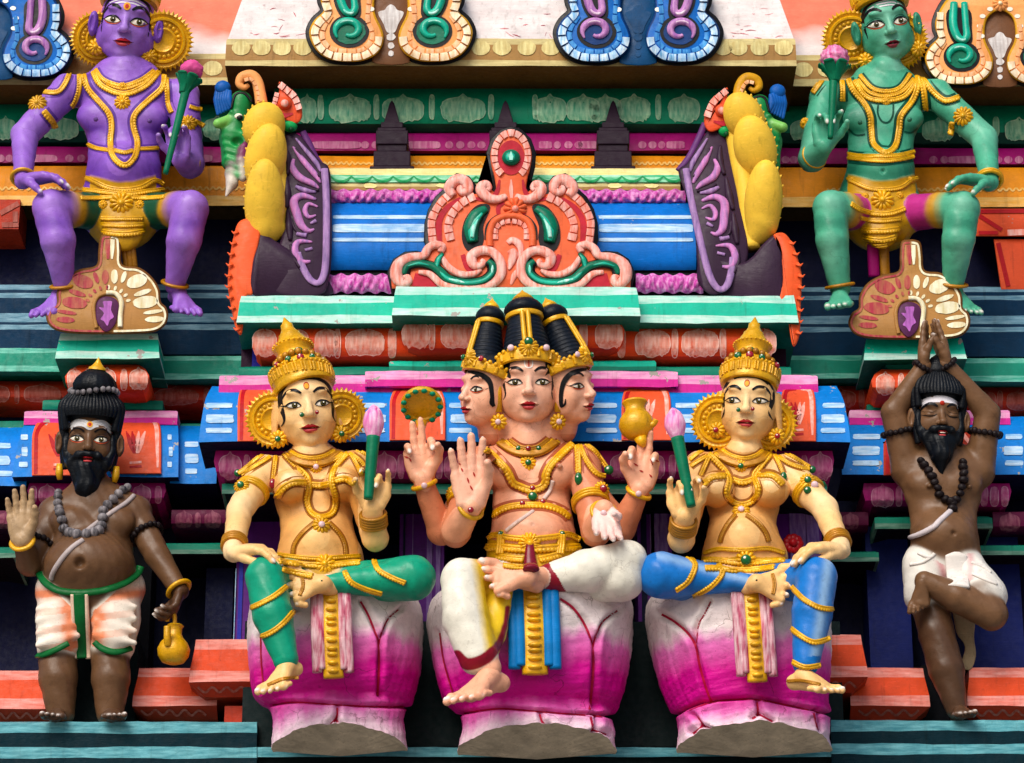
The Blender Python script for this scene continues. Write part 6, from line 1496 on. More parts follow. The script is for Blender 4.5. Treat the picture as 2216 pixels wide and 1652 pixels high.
# ================================================================ the two seated figures above
def trunk(sd, rows, col, k=18):
    for i in range(len(rows)-1):
        (y0, l0, r0, d0, k0), (y1, l1, r1, d1, k1) = rows[i], rows[i+1]
        sd.cap(P((l0+r0)/2, y0, d0), P((l1+r1)/2, y1, d1), (r0-l0)/2, (r1-l1)/2, k if i == 0 else 5, col, flat=(np.array([0, 1, 0.]), k0))
def lotus_flower(label, a, b, c, d, r, kind):
    t = thing('lotus_flower', label, 'lotus flower', P(a[0], a[1], d)); A_, B_, C_ = P(*a, d), P(*b, d), P(*c, d); ax = nrm(C_-B_); R = frame(ax, (0, -1, 0)); m = MB()
    q = spline([A_, A_*.5+B_*.5, B_], 8); tube(m, q, np.linspace(6, 11, len(q)), STEMG, 12); o = m.build('stem', t, sharp=0)
    m = MB(); h = np.linalg.norm(C_-B_)
    for k in range(6):
        a_ = 2*math.pi*k/6; dv = R@np.array([math.cos(a_), math.sin(a_), 0])
        p = spline([B_-ax*h*.9+dv*8, B_-ax*h*.45+dv*r*.42, B_+ax*h*.05+dv*r*.86, B_+ax*h*.02+dv*r*1.05], 5); tube(m, p, np.interp(np.linspace(0, 1, len(p)), [0, .5, .9, 1], [7, 13, 12, 5]), STEMG, 10, .35, np.tile(dv, (len(p), 1)))
    m.build('sepals', t, sharp=0)
    m = MB(); PK = brushy('lotus_pink_paint', rgb(244, 176, 212), rgb(204, 50, 134), bias=.48, bump=.8) if kind else paint('rose_pink_paint', rgb(226, 84, 156), var=.3, bump=.8)
    n1, n2 = 22, 36; V = []; c0 = B_+ax*h*.55; rs = np.random.default_rng(3+kind)
    fr = rs.normal(0, 1, (6, 3)); ph = rs.uniform(0, 6, 6)
    for i in range(n1+1):
        th = math.pi*i/n1
        for k in range(n2):
            p_ = 2*math.pi*k/n2; u = np.array([math.sin(th)*math.cos(p_), math.sin(th)*math.sin(p_), math.cos(th)])
            q_ = sum(abs(math.sin(4.2*(fr[j]@u)+ph[j])) for j in range(6))/6
            rr = r*(.78+.42*(1-q_)**1.2 if kind else .80+.30*(1-q_)); V.append(c0+R@(u*np.array([rr, rr, rr*.92])))
    F = [[i*n2+k, (i+1)*n2+k, (i+1)*n2+(k+1) % n2, i*n2+(k+1) % n2] for i in range(n1) for k in range(n2)]
    m.add(V, F, PK); m.build('petals', t, sharp=0)
    return t
def seated_guardian(nm, label, hd, J, f, thighcol, T0, T1, D, tail=None):
    t = thing('guardian_statue', label, 'guardian statue', J['base']); B = Body(); sd = Solid(); r = J['r']; Q = {k: P(*v) for k, v in J['p'].items()}
    gold = np.array(rgb(196, 146, 10)); trunk(sd, J['trunk'], f)
    for b in J['pec']: sd.ell(P(*b[:3]), (b[3], b[3]*.6, b[3]*.75), 14, f)
    for b in J['nip']: sd.ell(P(*b), (6, 6, 6), 4, f*.45)
    sd.ell(P(*J['belly'][:3]), J['belly'][3], 22, f)
    if J.get('navel'): sd.ell(P(*J['navel']), (5, 8, 5), 3, f*.1, -1)
    sd.cap(Q['chest'], Q['neck'], 36, r['neck']*.84, 16, f); sd.cap(Q['neck'], hd.at(0, -.8, -.95), r['neck']*.84, r['neck']*.84, 8, f)
    for s in 'AB':
        sd.cap(Q['chest'], Q['s'+s], 34, r['sh'], 22, f); sd.chain([Q['s'+s], Q['e'+s], Q['w'+s]], [r['sh'], r['el'], r['wr']], 8, f)
        sd.chain([Q['hip'+s], Q['cuff'+s]], [r['th'], r['th']*.92], 10, thighcol); sd.cap(Q['cuff'+s]+(Q['knee'+s]-Q['cuff'+s])*.12, Q['cuff'+s]+(Q['knee'+s]-Q['cuff'+s])*.30, r['th']*.98, r['kn'], 4, gold)
        sd.chain([Q['cuff'+s]+(Q['knee'+s]-Q['cuff'+s])*.35, Q['knee'+s], Q['calf'+s], Q['ank'+s]], [r['kn'], r['kn'], r['ca'], r['an']], 6, f)
    sd.cap(Q['hipA'], Q['hipB'], r['th']*.8, r['th']*.8, 16, gold)
    # tasselled waist cloth between the thighs
    y0, y1, l, rr, dd = J['apron']; sd.cap(P((l+rr)/2, y0, dd-14), P((l+rr)/2, y1, dd-2), (rr-l)/2*1.0, (rr-l)/2*.74, 12, gold, flat=(np.array([0, 1, 0.]), .45))
    add_solid(B, sd, 2.2, 1.2, 2, .4)
    for s in 'AB':
        h = J['hand'+s]; add_hand(B, Q['w'+s], Q['e'+s], r['wr'], h[0], h[1], h[2], h[3], h[4], h[6] if len(h) > 6 else f, NAILW, **(h[5] if len(h) > 5 else {}))
        a = J['foot'+s]; add_foot(B, a[0], a[1], a[2], a[3], a[4], f, NAILW if nm == 'green' else None, w=1.2)
    hs = Solid(); hd.solid(hs, f, **J.get('face', {})); hs.cap(hd.at(0, -.6, -.9), Q['neck'], r['neck']*.84, r['neck']*.84, 6, f); hd.mesh(B, hs, 1.15)
    def pt(px, W, C):
        e = px[:, 1]-J['gy']-8*np.cos((px[:, 0]-J['cx'])/30.); m = (np.abs(C-thighcol).sum(1) > .22) & (e > -3) & (np.abs(px[:, 0]-J['cx']) < J['ghw']) & (px[:, 1] < J['gy']+220) & (W[:, 1] > -J['gd']); s = np.clip((e+3)/6., 0, 1)[:, None]; C[m] = (C+(gold-C)*s)[m]; return C
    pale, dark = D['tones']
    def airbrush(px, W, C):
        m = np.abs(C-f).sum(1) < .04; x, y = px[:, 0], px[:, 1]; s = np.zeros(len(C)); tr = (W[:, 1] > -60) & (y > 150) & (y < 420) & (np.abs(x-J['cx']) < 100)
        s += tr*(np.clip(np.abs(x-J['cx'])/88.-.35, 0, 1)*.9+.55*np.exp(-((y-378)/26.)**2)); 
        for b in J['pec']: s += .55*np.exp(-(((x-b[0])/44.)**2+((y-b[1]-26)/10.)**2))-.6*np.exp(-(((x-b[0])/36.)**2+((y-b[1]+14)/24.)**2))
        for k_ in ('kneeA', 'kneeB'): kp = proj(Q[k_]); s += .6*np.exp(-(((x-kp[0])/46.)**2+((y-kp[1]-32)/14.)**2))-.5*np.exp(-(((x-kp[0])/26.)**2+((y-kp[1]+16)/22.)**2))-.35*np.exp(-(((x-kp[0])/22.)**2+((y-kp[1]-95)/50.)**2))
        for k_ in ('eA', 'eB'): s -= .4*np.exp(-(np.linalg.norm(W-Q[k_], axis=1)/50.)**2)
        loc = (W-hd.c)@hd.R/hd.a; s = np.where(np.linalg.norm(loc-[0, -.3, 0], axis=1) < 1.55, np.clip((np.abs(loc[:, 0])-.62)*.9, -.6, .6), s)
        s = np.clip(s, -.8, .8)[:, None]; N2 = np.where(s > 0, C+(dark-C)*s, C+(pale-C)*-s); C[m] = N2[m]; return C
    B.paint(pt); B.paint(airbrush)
    if D.get('paint'): B.paint(D['paint'])
    B.outline = D.get('outline'); B.done(); B.build('body', t, SKIN)
    face_paint(hd, t, D.get('eyes')); lips_paint(hd, t, *D.get('lips', ()))
    hairline(hd, t, [[[-.84, -.45], [-.86, .05], [-.84, .42], [-.68, .72], [-.36, .86], [0, .90], [.36, .86], [.68, .72], [.84, .42], [.86, .05], [.85, -.45]]], [[.02, .06, .09, .10, .08, .06, .08, .10, .09, .06, .02]])
    m = MB(); ASH = paint('ash_white_mark', rgb(222, 218, 226), dirt=0)
    for k in range(3): stroke(m, spline([[-.66, .55+k*.12-.06], [-.3, .64+k*.11], [0, .66+k*.1], [.3, .64+k*.11], [.66, .55+k*.12-.06]], 6), [.03, .06, .05, .06, .03], hd.onf(.014), ASH, .03)
    m.build('ash_mark', t, sharp=0)
    if D.get('bindi'):
        m = MB(); decal(m, ell2(0, .52, .13, .15, 14), hd.onf(.026), paint('ochre_mark', rgb(228, 160, 40), dirt=0), 2); decal(m, ell2(0, .52, .07, .085, 12), hd.onf(.036), paint('red_mark', rgb(180, 40, 20), dirt=0), 2); m.build('forehead_mark', t, sharp=0)
    goddess_crown(hd, t, [(0, .2, GEMR, .12)], tilt=(0, -.36), h=1.1, w=.92, v=.76)
    for x, y, q in D['wheels']:
        m = MB(); c = P(x, y, -hd.c[1]-55); wheel(m, c, nrm(CAM-c), q, GOLD, 40); m.build('ear_disc', t, sharp=50)
    for u, v, g in D['ears']: earring(hd, t, u, v, -.42, hd.a*.32, g)
    for i, p, w in D['neck']: cord(B, t, 'necklace', (T0 if i == 0 else T1)(*p), w, GOLD, 8, 1.5)
    for x, y, q in D.get('collar_boss', ()): boss(B, t, *T0(x, y)[0], q, None, 'necklace_boss')
    x, y, q = D['pend']; boss(B, t, *T0(x, y)[0], q, None, 'pendant', petals=12)
    cord(B, t, 'garland', T0(*D['vneck']), 8, GOLD, 7, 2, flat=.7)
    for p in D['chest']: cord(B, t, 'chest_band', T0(*p), 6, GOLD, 8, 1.5, flat=.7)
    for p, q in D['shoulder']: cord(B, t, 'shoulder_chain', T0(*p), q, GOLD, 9, 1.5)
    for x, y, q in D['boss']: boss(B, t, *T0(x, y)[0], q, None, 'armlet_boss', 3, 13)
    for i, p, w in D['girdle']: cord(B, t, 'girdle', (T0 if i == 0 else T1)(*p), w, GOLD, 11, 1.5, depth=.25, flat=.6)
    for i, x, y, q in D['buckle']: boss(B, t, *(T0 if i == 0 else T1)(x, y)[0], q, None, 'buckle', petals=12)
    for s, tt, rr_, n in D['bangles']: arm_band(t, Q['e'+s], Q['w'+s], tt, rr_, 4.5, n)
    for s in D.get('anklets', 'AB'): arm_band(t, Q['calf'+s], Q['ank'+s], .97, r['an']+6, 5, 1, GOLDD, 'anklet')
    return t, B
VIO = np.array(rgb(144, 96, 198)); JADE = np.array(rgb(72, 166, 134))
def mk_purple():
    hd = Head(272, 46, 36, 63, yaw=-4, pitch=6, roll=3); TA, TB = TT(0, 0), TT(0, 413.2)
    J = dict(base=P(268, 480, 0), cx=266, gy=386, ghw=72, gd=82, r=dict(neck=40, sh=36, el=31, wr=19, th=42, kn=40, ca=38, an=21),
        p=dict(chest=(268, 205, -30), neck=(270, 150, -18), sA=(146, 196, -22), eA=(54, 292, 20), wA=(50, 392, 84), sB=(396, 206, -22), eB=(412, 356, 24), wB=(389, 346, 78),
               hipA=(222, 458, -10), cuffA=(158, 455, 50), kneeA=(110, 450, 88), calfA=(126, 522, 86), ankA=(138, 622, 30), hipB=(318, 458, -10), cuffB=(376, 455, 50), kneeB=(412, 452, 92), calfB=(398, 522, 86), ankB=(378, 618, 30)),
        trunk=[(200, 176, 362, -34, .56), (255, 178, 360, -30, .58), (320, 190, 346, -28, .60), (372, 186, 350, -24, .64), (430, 176, 356, -16, .68), (465, 182, 350, -12, .7)],
        pec=[(210, 252, -6, 46), (320, 254, -6, 44)], nip=[(207, 258, 36), (323, 262, 36)], belly=(267, 376, 6, 62), apron=(450, 505, 208, 326, 36),
        handA=((1, -.34, -.0), (0, .3, -1), 118, -1, ((.2, .35, .3), (.25, .4, .3), (.3, .4, .3), (.3, .4, .3))), handB=((-.10, -.14, 1), (-.2, -1, 0), 104, -1, ((.4, .9, .6), (.9, 1.2, .8), (.9, 1.2, .8), (.5, .7, .5)), dict(tcurl=.4, fat=1.1)),
        footA=((130, 640, 22), (-.55, -.60, -.62), (-.2, -.75, .6), 110, 1), footB=((386, 634, 22), (.42, -.62, -.62), (.2, -.75, .6), 112, -1), face=dict(male=True, jaw=1.32))
    D = dict(tones=(np.array(rgb(176, 138, 220)), np.array(rgb(92, 44, 160))), outline=paint('violet_outline', rgb(92, 54, 150), dirt=.2), eyes=dict(wing=.16, ew=.30, eh=.14, gaze=.02, browv=.42, brow=.13), lips=(1.08, .02), bindi=True, wheels=((212, 84, 66), (352, 88, 72)), ears=((-.98, -1.0, None), (.94, -1.12, None)),
        neck=[(0, (830, 600, 900, 690, 1060, 740, 1220, 690, 1330, 610), 6), (0, (850, 640, 930, 720, 1070, 765, 1230, 715, 1340, 640), 5), (0, (810, 620, 880, 740, 1070, 812, 1260, 740, 1370, 620), 8)], collar_boss=((945, 725, 8), (1063, 752, 11), (1165, 725, 8)), pend=(1060, 890, 19),
        vneck=(725, 640, 760, 760, 860, 880, 950, 990, 970, 1100, 960, 1230, 985, 1360, 1080, 1430, 1160, 1360, 1185, 1230, 1150, 1090, 1165, 990, 1280, 870, 1400, 760, 1420, 650),
        chest=[(735, 1235, 830, 1280, 950, 1300), (990, 1300, 1080, 1320, 1150, 1300), (1190, 1290, 1290, 1285, 1370, 1280)],
        shoulder=[((610, 620, 570, 720, 500, 800, 380, 800), 7), ((690, 640, 690, 760, 660, 870, 620, 930), 7), ((1440, 660, 1450, 780, 1460, 900, 1490, 975), 7), ((1640, 920, 1700, 940, 1750, 945), 6), ((380, 960, 420, 1010, 460, 1060, 480, 1110), 9), ((1690, 1050, 1770, 1090), 7)],
        boss=((325, 900, 22), (1630, 1070, 20)), girdle=[(0, (700, 1600, 740, 1540, 820, 1570, 940, 1625, 1080, 1640, 1220, 1620, 1340, 1560, 1420, 1600), 7), (0, (720, 1640, 900, 1660, 1080, 1680, 1280, 1655, 1420, 1640), 7), (1, (700, 60, 860, 60, 1060, 50, 1250, 60, 1420, 50), 6), (1, (870, 235, 1000, 240, 1240, 235), 6), (1, (880, 290, 1060, 300, 1240, 290), 6), (1, (890, 350, 960, 365, 1060, 372, 1150, 365, 1240, 350), 8)],
        buckle=[(1, 1050, 110, 27), (1, 890, 120, 11), (1, 1210, 120, 11)], bangles=[('A', .93, 25, 1), ('B', .2, 25, 1)])
    def pt(px, W, C): return C
    t, B = seated_guardian('purple', 'purple-skinned guardian statue with gold ear discs seated with knees apart', hd, J, VIO, np.array(rgb(0, 74, 50)), TA, TB, D)
    m = MB(); q = [P(274, 500, 30), P(278, 540, 24), P(283, 580, 10)]
    for dx, w in ((-9, 7), (0, 8), (9, 7)): tube(m, spline([p+np.array([dx, 0, 0]) for p in q], 5), w, GOLDD, 10, .6)
    m.build('waist_cloth', t, sharp=0)
    lotus_flower('rose pink lotus flower on a green stalk held by the purple guardian', (358, 376), (408, 172), (420, 138), 118, 28, 0)
    return t
def mk_green():
    hd = Head(1922, 50, 36, 60, yaw=10, pitch=5, roll=-6); TA, TB = TT(1662, 0), TT(1662, 413.2)
    J = dict(base=P(1905, 480, 0), cx=1908, gy=384, ghw=74, gd=60, r=dict(neck=37, sh=34, el=30, wr=20, th=41, kn=38, ca=36, an=23),
        p=dict(chest=(1912, 205, -30), neck=(1916, 152, -18), sA=(2026, 205, -22), eA=(2130, 300, 20), wA=(2142, 396, 84), sB=(1786, 210, -22), eB=(1757, 344, 24), wB=(1783, 318, 78),
               hipA=(1962, 462, -10), cuffA=(2030, 456, 52), kneeA=(2083, 452, 92), calfA=(2074, 520, 86), ankA=(2062, 618, 30), hipB=(1862, 462, -10), cuffB=(1832, 456, 60), kneeB=(1797, 450, 92), calfB=(1801, 520, 88), ankB=(1818, 622, 50)),
        trunk=[(200, 1832, 1992, -34, .56), (255, 1832, 1990, -30, .58), (320, 1834, 1976, -28, .60), (370, 1832, 1980, -24, .64), (430, 1814, 1990, -16, .68), (470, 1820, 1986, -12, .7)],
        pec=[(1864, 258, -6, 42), (1960, 255, -6, 40)], nip=[(1861, 266, 34), (1968, 259, 34)], belly=(1910, 372, 4, 56), navel=(1911, 369, 58), apron=(455, 505, 1862, 1956, 36),
        handA=((-1, -.34, .02), (0, .3, -1), 112, 1, ((.2, .35, .3), (.25, .4, .3), (.3, .4, .3), (.3, .4, .3))), handB=((.10, -.14, 1), (.2, -1, 0), 108, 1, ((.5, .8, .5), (.9, 1.2, .8), (.9, 1.2, .8), (.6, .9, .6)), dict(tcurl=.35, fat=1.15)),
        footA=((2068, 634, 22), (.5, -.5, -.62), (.2, -.75, .6), 100, -1), footB=((1818, 636, 50), (-.16, -.85, -.44), (-.1, -.4, .9), 112, 1), face=dict(male=True, jaw=1.2))
    D = dict(tones=(np.array(rgb(140, 204, 180)), np.array(rgb(0, 100, 76))), outline=paint('dark_green_line', rgb(0, 70, 54), dirt=0), eyes=dict(wing=.22, ew=.305, eh=.145, gaze=.0, browv=.48, brow=.12, crease=paint('dark_green_line', rgb(0, 70, 54), dirt=0)), lips=(.92, -.02, paint('wine_lip_paint', rgb(104, 14, 34), rough=.3, dirt=0), paint('wine_rose_paint', rgb(150, 60, 76), rough=.3, dirt=0)), wheels=((1842, 84, 70), (1944, 88, 70)), ears=((-1.0, -1.22, None), (1.02, -1.10, None)),
        neck=[(0, (800, 650, 900, 760, 1020, 790, 1140, 760, 1230, 640), 6), (0, (780, 690, 880, 800, 1020, 830, 1160, 790, 1260, 680), 5), (0, (750, 700, 860, 840, 1020, 868, 1180, 830, 1290, 690), 7)], collar_boss=((925, 790, 7), (1025, 800, 8), (1120, 780, 7)), pend=(1022, 880, 11),
        vneck=(690, 660, 740, 780, 840, 900, 890, 1010, 900, 1130, 920, 1250, 1020, 1320, 1100, 1260, 1130, 1120, 1150, 1000, 1240, 880, 1290, 760, 1290, 660),
        chest=[(650, 1320, 760, 1345, 880, 1350, 1020, 1350, 1150, 1340, 1270, 1310), (655, 1360, 880, 1385, 1020, 1390, 1160, 1375, 1265, 1350)],
        shoulder=[((500, 660, 440, 740, 390, 810), 8), ((640, 640, 650, 760, 650, 880), 7), ((1310, 640, 1350, 780, 1370, 950), 8), ((1330, 620, 1440, 640, 1540, 690, 1600, 740), 8), ((1340, 680, 1440, 800, 1540, 870, 1650, 840), 8), ((1600, 1060, 1590, 1130, 1580, 1170), 8)],
        boss=((1690, 1010, 23), (320, 1070, 14)), girdle=[(0, (690, 1540, 760, 1580, 880, 1630, 1020, 1640, 1150, 1620, 1240, 1560, 1300, 1540), 6), (1, (720, 110, 800, 160, 900, 190, 990, 200, 1090, 185, 1190, 150), 7), (1, (800, 230, 900, 255, 1000, 258, 1150, 240), 6), (1, (810, 330, 900, 345, 1000, 345, 1130, 330), 8), (1, (820, 400, 900, 420, 1000, 425, 1100, 400), 8), (1, (850, 460, 940, 480, 1030, 470), 7)],
        buckle=[(1, 990, 85, 26), (1, 840, 45, 9), (1, 1140, 40, 9), (0, 720, 1560, 8), (0, 1230, 1560, 8)], bangles=[('A', .93, 27, 2), ('B', .2, 26, 1)])
    dk = np.array(rgb(0, 96, 72))
    t, B = seated_guardian('green', 'green-skinned guardian statue in pink breeches seated with knees apart', hd, J, JADE, np.array(rgb(176, 40, 128)), TA, TB, D)
    m = MB(); LN = paint('dark_green_line', rgb(0, 70, 54), dirt=0); mp = lambda x, y: B.on(x, y, 1.2)
    # dark green outlines brushed beside the jewels
    off = [(p[0]-5.0, p[1]+2.5) for p in TA(*D['vneck'])[:7]]; stroke(m, spline(off, 6), 5, mp, LN, 3); off = [(p[0]+5.5, p[1]+2.5) for p in TA(*D['vneck'])[6:]]; stroke(m, spline(off, 6), 5, mp, LN, 3)
    inn = [(p[0]+9, p[1]-1) for p in TA(*D['vneck'])[2:6]]+[(p[0], p[1]-13) for p in TA(*D['vneck'])[6:7]]+[(p[0]-9, p[1]-1) for p in TA(*D['vneck'])[7:11]]; stroke(m, spline(inn, 6), 4, mp, LN, 3)
    stroke(m, spline(TA(955, 900, 950, 980, 985, 1050, 1040, 1060, 1080, 1000, 1085, 900), 6), 4, mp, LN, 3); stroke(m, spline(TA(660, 1405, 880, 1425, 1020, 1425, 1260, 1395), 6), 4, mp, LN, 3)
    stroke(m, spline(TA(700, 1120, 760, 1170, 840, 1165), 6), 4, mp, LN, 3); stroke(m, spline(TA(1180, 1140, 1240, 1150, 1300, 1110), 6), 4, mp, LN, 3)
    m.build('painted_outline', t, sharp=0)
    m = MB(); tube(m, spline([P(1888, 520, 10), P(1890, 560, 0), P(1892, 600, -10)], 5), 13, paint('magenta_paint', rgb(160, 12, 108)), 10, .5); tube(m, spline([P(1912, 515, 14), P(1914, 560, 4), P(1916, 600, -6)], 5), 11, GOLDD, 10, .5); m.build('waist_cloth', t, sharp=0)
    lotus_flower('knotted pink and white lotus flower held by the green guardian', (1797, 300), (1806, 146), (1806, 112), 118, 34, 1)
    return t
PU = mk_purple(); GE = mk_green()
# ================================================================ the two sages
BRN = np.array(rgb(100, 70, 46)); BRND = np.array(rgb(82, 56, 38)); HBLK = np.array(rgb(12, 17, 24))
BLK = paint('black_hair_paint', rgb(11, 16, 23), rough=.36, dirt=.1, bump=.6, var=.3)
def smoothline(q, it):
    for _ in range(it): q[1:-1] = .5*q[1:-1]+.25*(q[:-2]+q[2:])
    return q
def hair_locks(m, hd, spec, mat):
    for pts, r0, r1 in spec:
        q = spline([hd.at(*p) for p in pts], 6); tube(m, q, np.linspace(r0, r1, len(q))*hd.a, mat, 8, .8)
def beard(hd, t, B, drop, w=1.0, n=26):
    """thick black beard and moustache modelled as one block with carved strands"""
    sd = Solid(); a = hd.a; A = hd.at
    for q in (-1, 1):
        sd.chain([A(q*.90, .15, -.42), A(q*.86, -.45, -.32), A(q*.66, -.95, -.12)], [.13*a, .20*a, .26*a], .15*a, HBLK)
        sd.chain([A(q*.05, -.58, .36), A(q*.36, -.63, .26), A(q*.74, -.86, .05)], [.12*a, .15*a, .06*a], .08*a, HBLK)
        sd.cap(A(q*.56, -.98, -.05), A(q*.12, -drop*.85, .14), .28*a, .12*a, .15*a, HBLK)
    sd.cap(A(0, -1.12, .12), A(.0, -drop*.68, .15), .40*a*w, .42*a*w, .2*a, HBLK); sd.cap(A(.0, -drop*.66, .15), A(.02, -drop*1.03, .14), .42*a*w, .06*a, .1*a, HBLK); sd.ell(A(0, -1.15, -.1), (.62*a*w, .5*a, .4*a), .2*a, HBLK, R=hd.R)
    sd.ell(A(0, -.80, .42), (.23*a, .12*a, .3*a), .04*a, None, -1, hd.R)
    V, F, C = solid_mesh(sd, 1.3, soft=1.0)
    loc = (V-hd.c)@hd.R/a; ph = loc[:, 0]*16+np.sin(loc[:, 1]*5)*1.3; V = V+np.outer(np.sin(ph)*.022*a*(loc[:, 2] > -.3), hd.R[:, 2])+np.outer(np.cos(ph*1.7+loc[:, 1]*3)*.012*a, hd.R[:, 0])
    m = MB(); m.add(V, F, BLK); o = m.build('beard', t, sharp=0); return o
def sage_mouth(hd, t, open_=0.):
    m = MB(); ww = .21; R_ = hd.R
    ball(m, hd.at(0, -.80, .24), np.array([.24, .105+open_*.05, .12])*hd.a, paint('dark_mouth', rgb(60, 6, 8), dirt=0), 14, 8, hd.R)
    ball(m, hd.at(0, -.725, .33), np.array([.20, .045, .08])*hd.a, LIPM, 12, 8, hd.R); ball(m, hd.at(0, -.875-open_*.03, .33), np.array([.18, .055, .09])*hd.a, LIPL, 12, 8, hd.R)
    if open_: ball(m, hd.at(0, -.785, .36), np.array([.13, .03, .04])*hd.a, EYEW, 10, 6, hd.R)
    m.build('lips', t, sharp=0)
def beads(B, t, name, pts, r, mat, stripe=None, off=.7, dfall=None, group=None):
    m = MB(); q = B.drape(pts, r*off, 8, dfall); q, tt = resample(q, r*1.72)
    for i, c in enumerate(q):
        k = r*(.82+.26*math.sin(math.pi*i/len(q))); Tn = nrm(q[min(i+1, len(q)-1)]-q[max(i-1, 0)]); R = frame(Tn); ball(m, c, (k, k, k*.86), mat, 12, 9, R)
    return m.build(name, t, sharp=0)
def knotted(B, t, name, pts, r, mat, off=.6, dfall=None):
    m = MB(); q = B.drape(pts, r*off, 8, dfall); q, tt = resample(q, r*1.15); rs = np.random.default_rng(5)
    for i, c in enumerate(q):
        c = c+rs.normal(0, r*.12, 3); ball(m, c, r*np.array([.95, .72, .85])*rs.uniform(.82, 1.15), mat, 10, 7, frame(rs.normal(0, 1, 3)))
    return m.build(name, t, sharp=0)
BEAD = brushy('rudraksha_bead', rgb(34, 34, 42), rgb(150, 144, 148), bias=.5, rough=.4); DKB = paint('dark_bead_paint', rgb(28, 20, 22), rough=.42, bump=.7)
def ring_beads(t, name, a, b, tt, r, br, mat, n=20):
    m = MB(); c = a+(b-a)*tt; R = frame(b-a, (0.1, -1, .2)); rs = np.random.default_rng(2)
    for k in range(n): an = 2*math.pi*k/n; ball(m, c+R@np.array([r*math.cos(an), r*math.sin(an), rs.uniform(-2, 2)]), br*rs.uniform(.85, 1.15), mat, 9, 7)
    return m.build(name, t, sharp=0)
def mk_sage():
    t = thing('sage_statue', 'dark-skinned pot-bellied sage statue with black beard standing on the ledge with one palm raised', 'sage statue', P(190, 1560, 60)); f = BRN; pal = np.array(rgb(176, 146, 110))
    hd = Head(193, 951, 110, 54, yaw=-3, pitch=3, roll=0); B = Body(); sd = Solid(); WH = np.array(rgb(232, 222, 208))
    trunk(sd, [(1110, 124, 284, 40, .6), (1150, 120, 286, 44, .62), (1200, 108, 284, 52, .74), (1235, 102, 288, 58, .8), (1275, 96, 294, 52, .76)], f)
    sd.ell(P(192, 1222, 104), (92, 66, 62), 26, f); sd.ell(P(172, 1218, 168), (11, 16, 11), 8, f*.2, -1)
    for x in (150, 252): sd.ell(P(x, 1130, 84), (40, 24, 30), 16, f)
    ch, nk = P(200, 1095, 46), P(196, 1055, 58); sd.cap(ch, nk, 44, 34, 20, f); sd.cap(nk, hd.at(0, -.7, -.95), 34, 34, 8, f)
    A = dict(sA=(118, 1112, 44), eA=(64, 1220, 82), wA=(48, 1172, 138), sB=(292, 1108, 44), eB=(340, 1202, 70), wB=(390, 1280, 92)); A = {k: P(*v) for k, v in A.items()}
    for s in 'AB': sd.cap(ch, A['s'+s], 34, 36, 22, f); sd.chain([A['s'+s], A['e'+s], A['w'+s]], [31, 27, 18], 8, f)
    # pleated loin cloth
    for q, x0, x1, x2 in ((-1, 146, 136, 128), (1, 240, 246, 244)): sd.chain([P(x0, 1280, 54), P(x1, 1340, 64), P(x2, 1392, 66)], [60, 56, 47], 14, WH)
    sd.cap(P(120, 1276, 52), P(270, 1272, 52), 40, 42, 16, WH)
    for q, cx_ in ((-1, 128), (1, 252)):
        for k in range(4):
            y = 1306+k*26; sd.cap(P(cx_-38*q*-1 if False else cx_-44, y-q*8+(4 if q < 0 else -2), 108), P(cx_+40, y+q*8, 110), 6, 5, 20, WH)
    for x, xa in ((124, 132), (238, 238)): sd.chain([P(x, 1390, 60), P(x+2, 1470, 66), P(xa, 1542, 62)], [40, 40, 29], 6, f)
    add_solid(B, sd, 2.2, 1.2, 2, .4)
    add_hand(B, A['wA'], A['eA'], 19, (-.10, -.12, 1), (.1, -1, -.1), 114, 1, ((.1, .12, .1), (.08, .1, .08), (.1, .12, .1), (.14, .2, .15)), pal, None, spread=.10, tcurl=.3, tout=.55)
    add_hand(B, A['wB'], A['eB'], 19, (-.25, -.22, -1), (-.9, -.2, .15), 92, 1, ((.5, .8, .5), (.5, .8, .5), (.5, .8, .5), (.5, .8, .5)), BRND, NAILW, tcurl=.4, fat=1.05)
    for x, q in ((128, 1), (240, -1)): add_foot(B, (x, 1542, 64), (-.10*q if x < 200 else .25, -1, -.05), (0, -.1, 1), 96, q if x < 200 else -1, BRND, NAILW, w=1.15)
    hs = Solid(); hd.solid(hs, f, male=True, jaw=.95); hs.cap(hd.at(0, -.6, -.9), nk, 34, 34, 8, f); hd.mesh(B, hs, 1.15)
    B.done()
    or_, gr = np.array(rgb(226, 122, 70)), np.array(rgb(12, 110, 44))
    def pt(px, W, C):
        x, y = px[:, 0], px[:, 1]; isW = np.abs(C-WH).sum(1) < .12
        s = np.clip(np.exp(-((x-150)/16.)**2)+np.exp(-((x-208)/18.)**2)+.9*np.exp(-((y-1284)/14.)**2)+.55*(np.sin(y*.16+np.where(x < 190, 1.2, 3.4)+x*.02) > .35)*np.clip(1.3-np.abs(x-180)/110., 0, 1), 0, 1)*.92; m = isW; C[m] = C[m]+(or_-C[m])*s[m][:, None]
        return C
    B.paint(pt); B.build('body', t, SKIN)
    face_paint(hd, t, dict(wing=.08, ew=.29, eh=.13, brow=.07, browv=.30, crease=paint('brown_line', rgb(60, 40, 28), dirt=0))); sage_mouth(hd, t)
    m = MB(); ASH = paint('ash_grey_mark', rgb(196, 194, 196), dirt=.1)
    for k in range(3): stroke(m, spline([[-.82, .30+k*.12], [-.55, .52+k*.10], [-.25, .52+k*.10], [0, .40+k*.12], [.25, .52+k*.10], [.55, .52+k*.10], [.82, .30+k*.12]], 6), [.06, .10, .09, .10, .09, .10, .06], hd.onf(.014), ASH, .03)
    m.build('ash_mark', t, sharp=0)
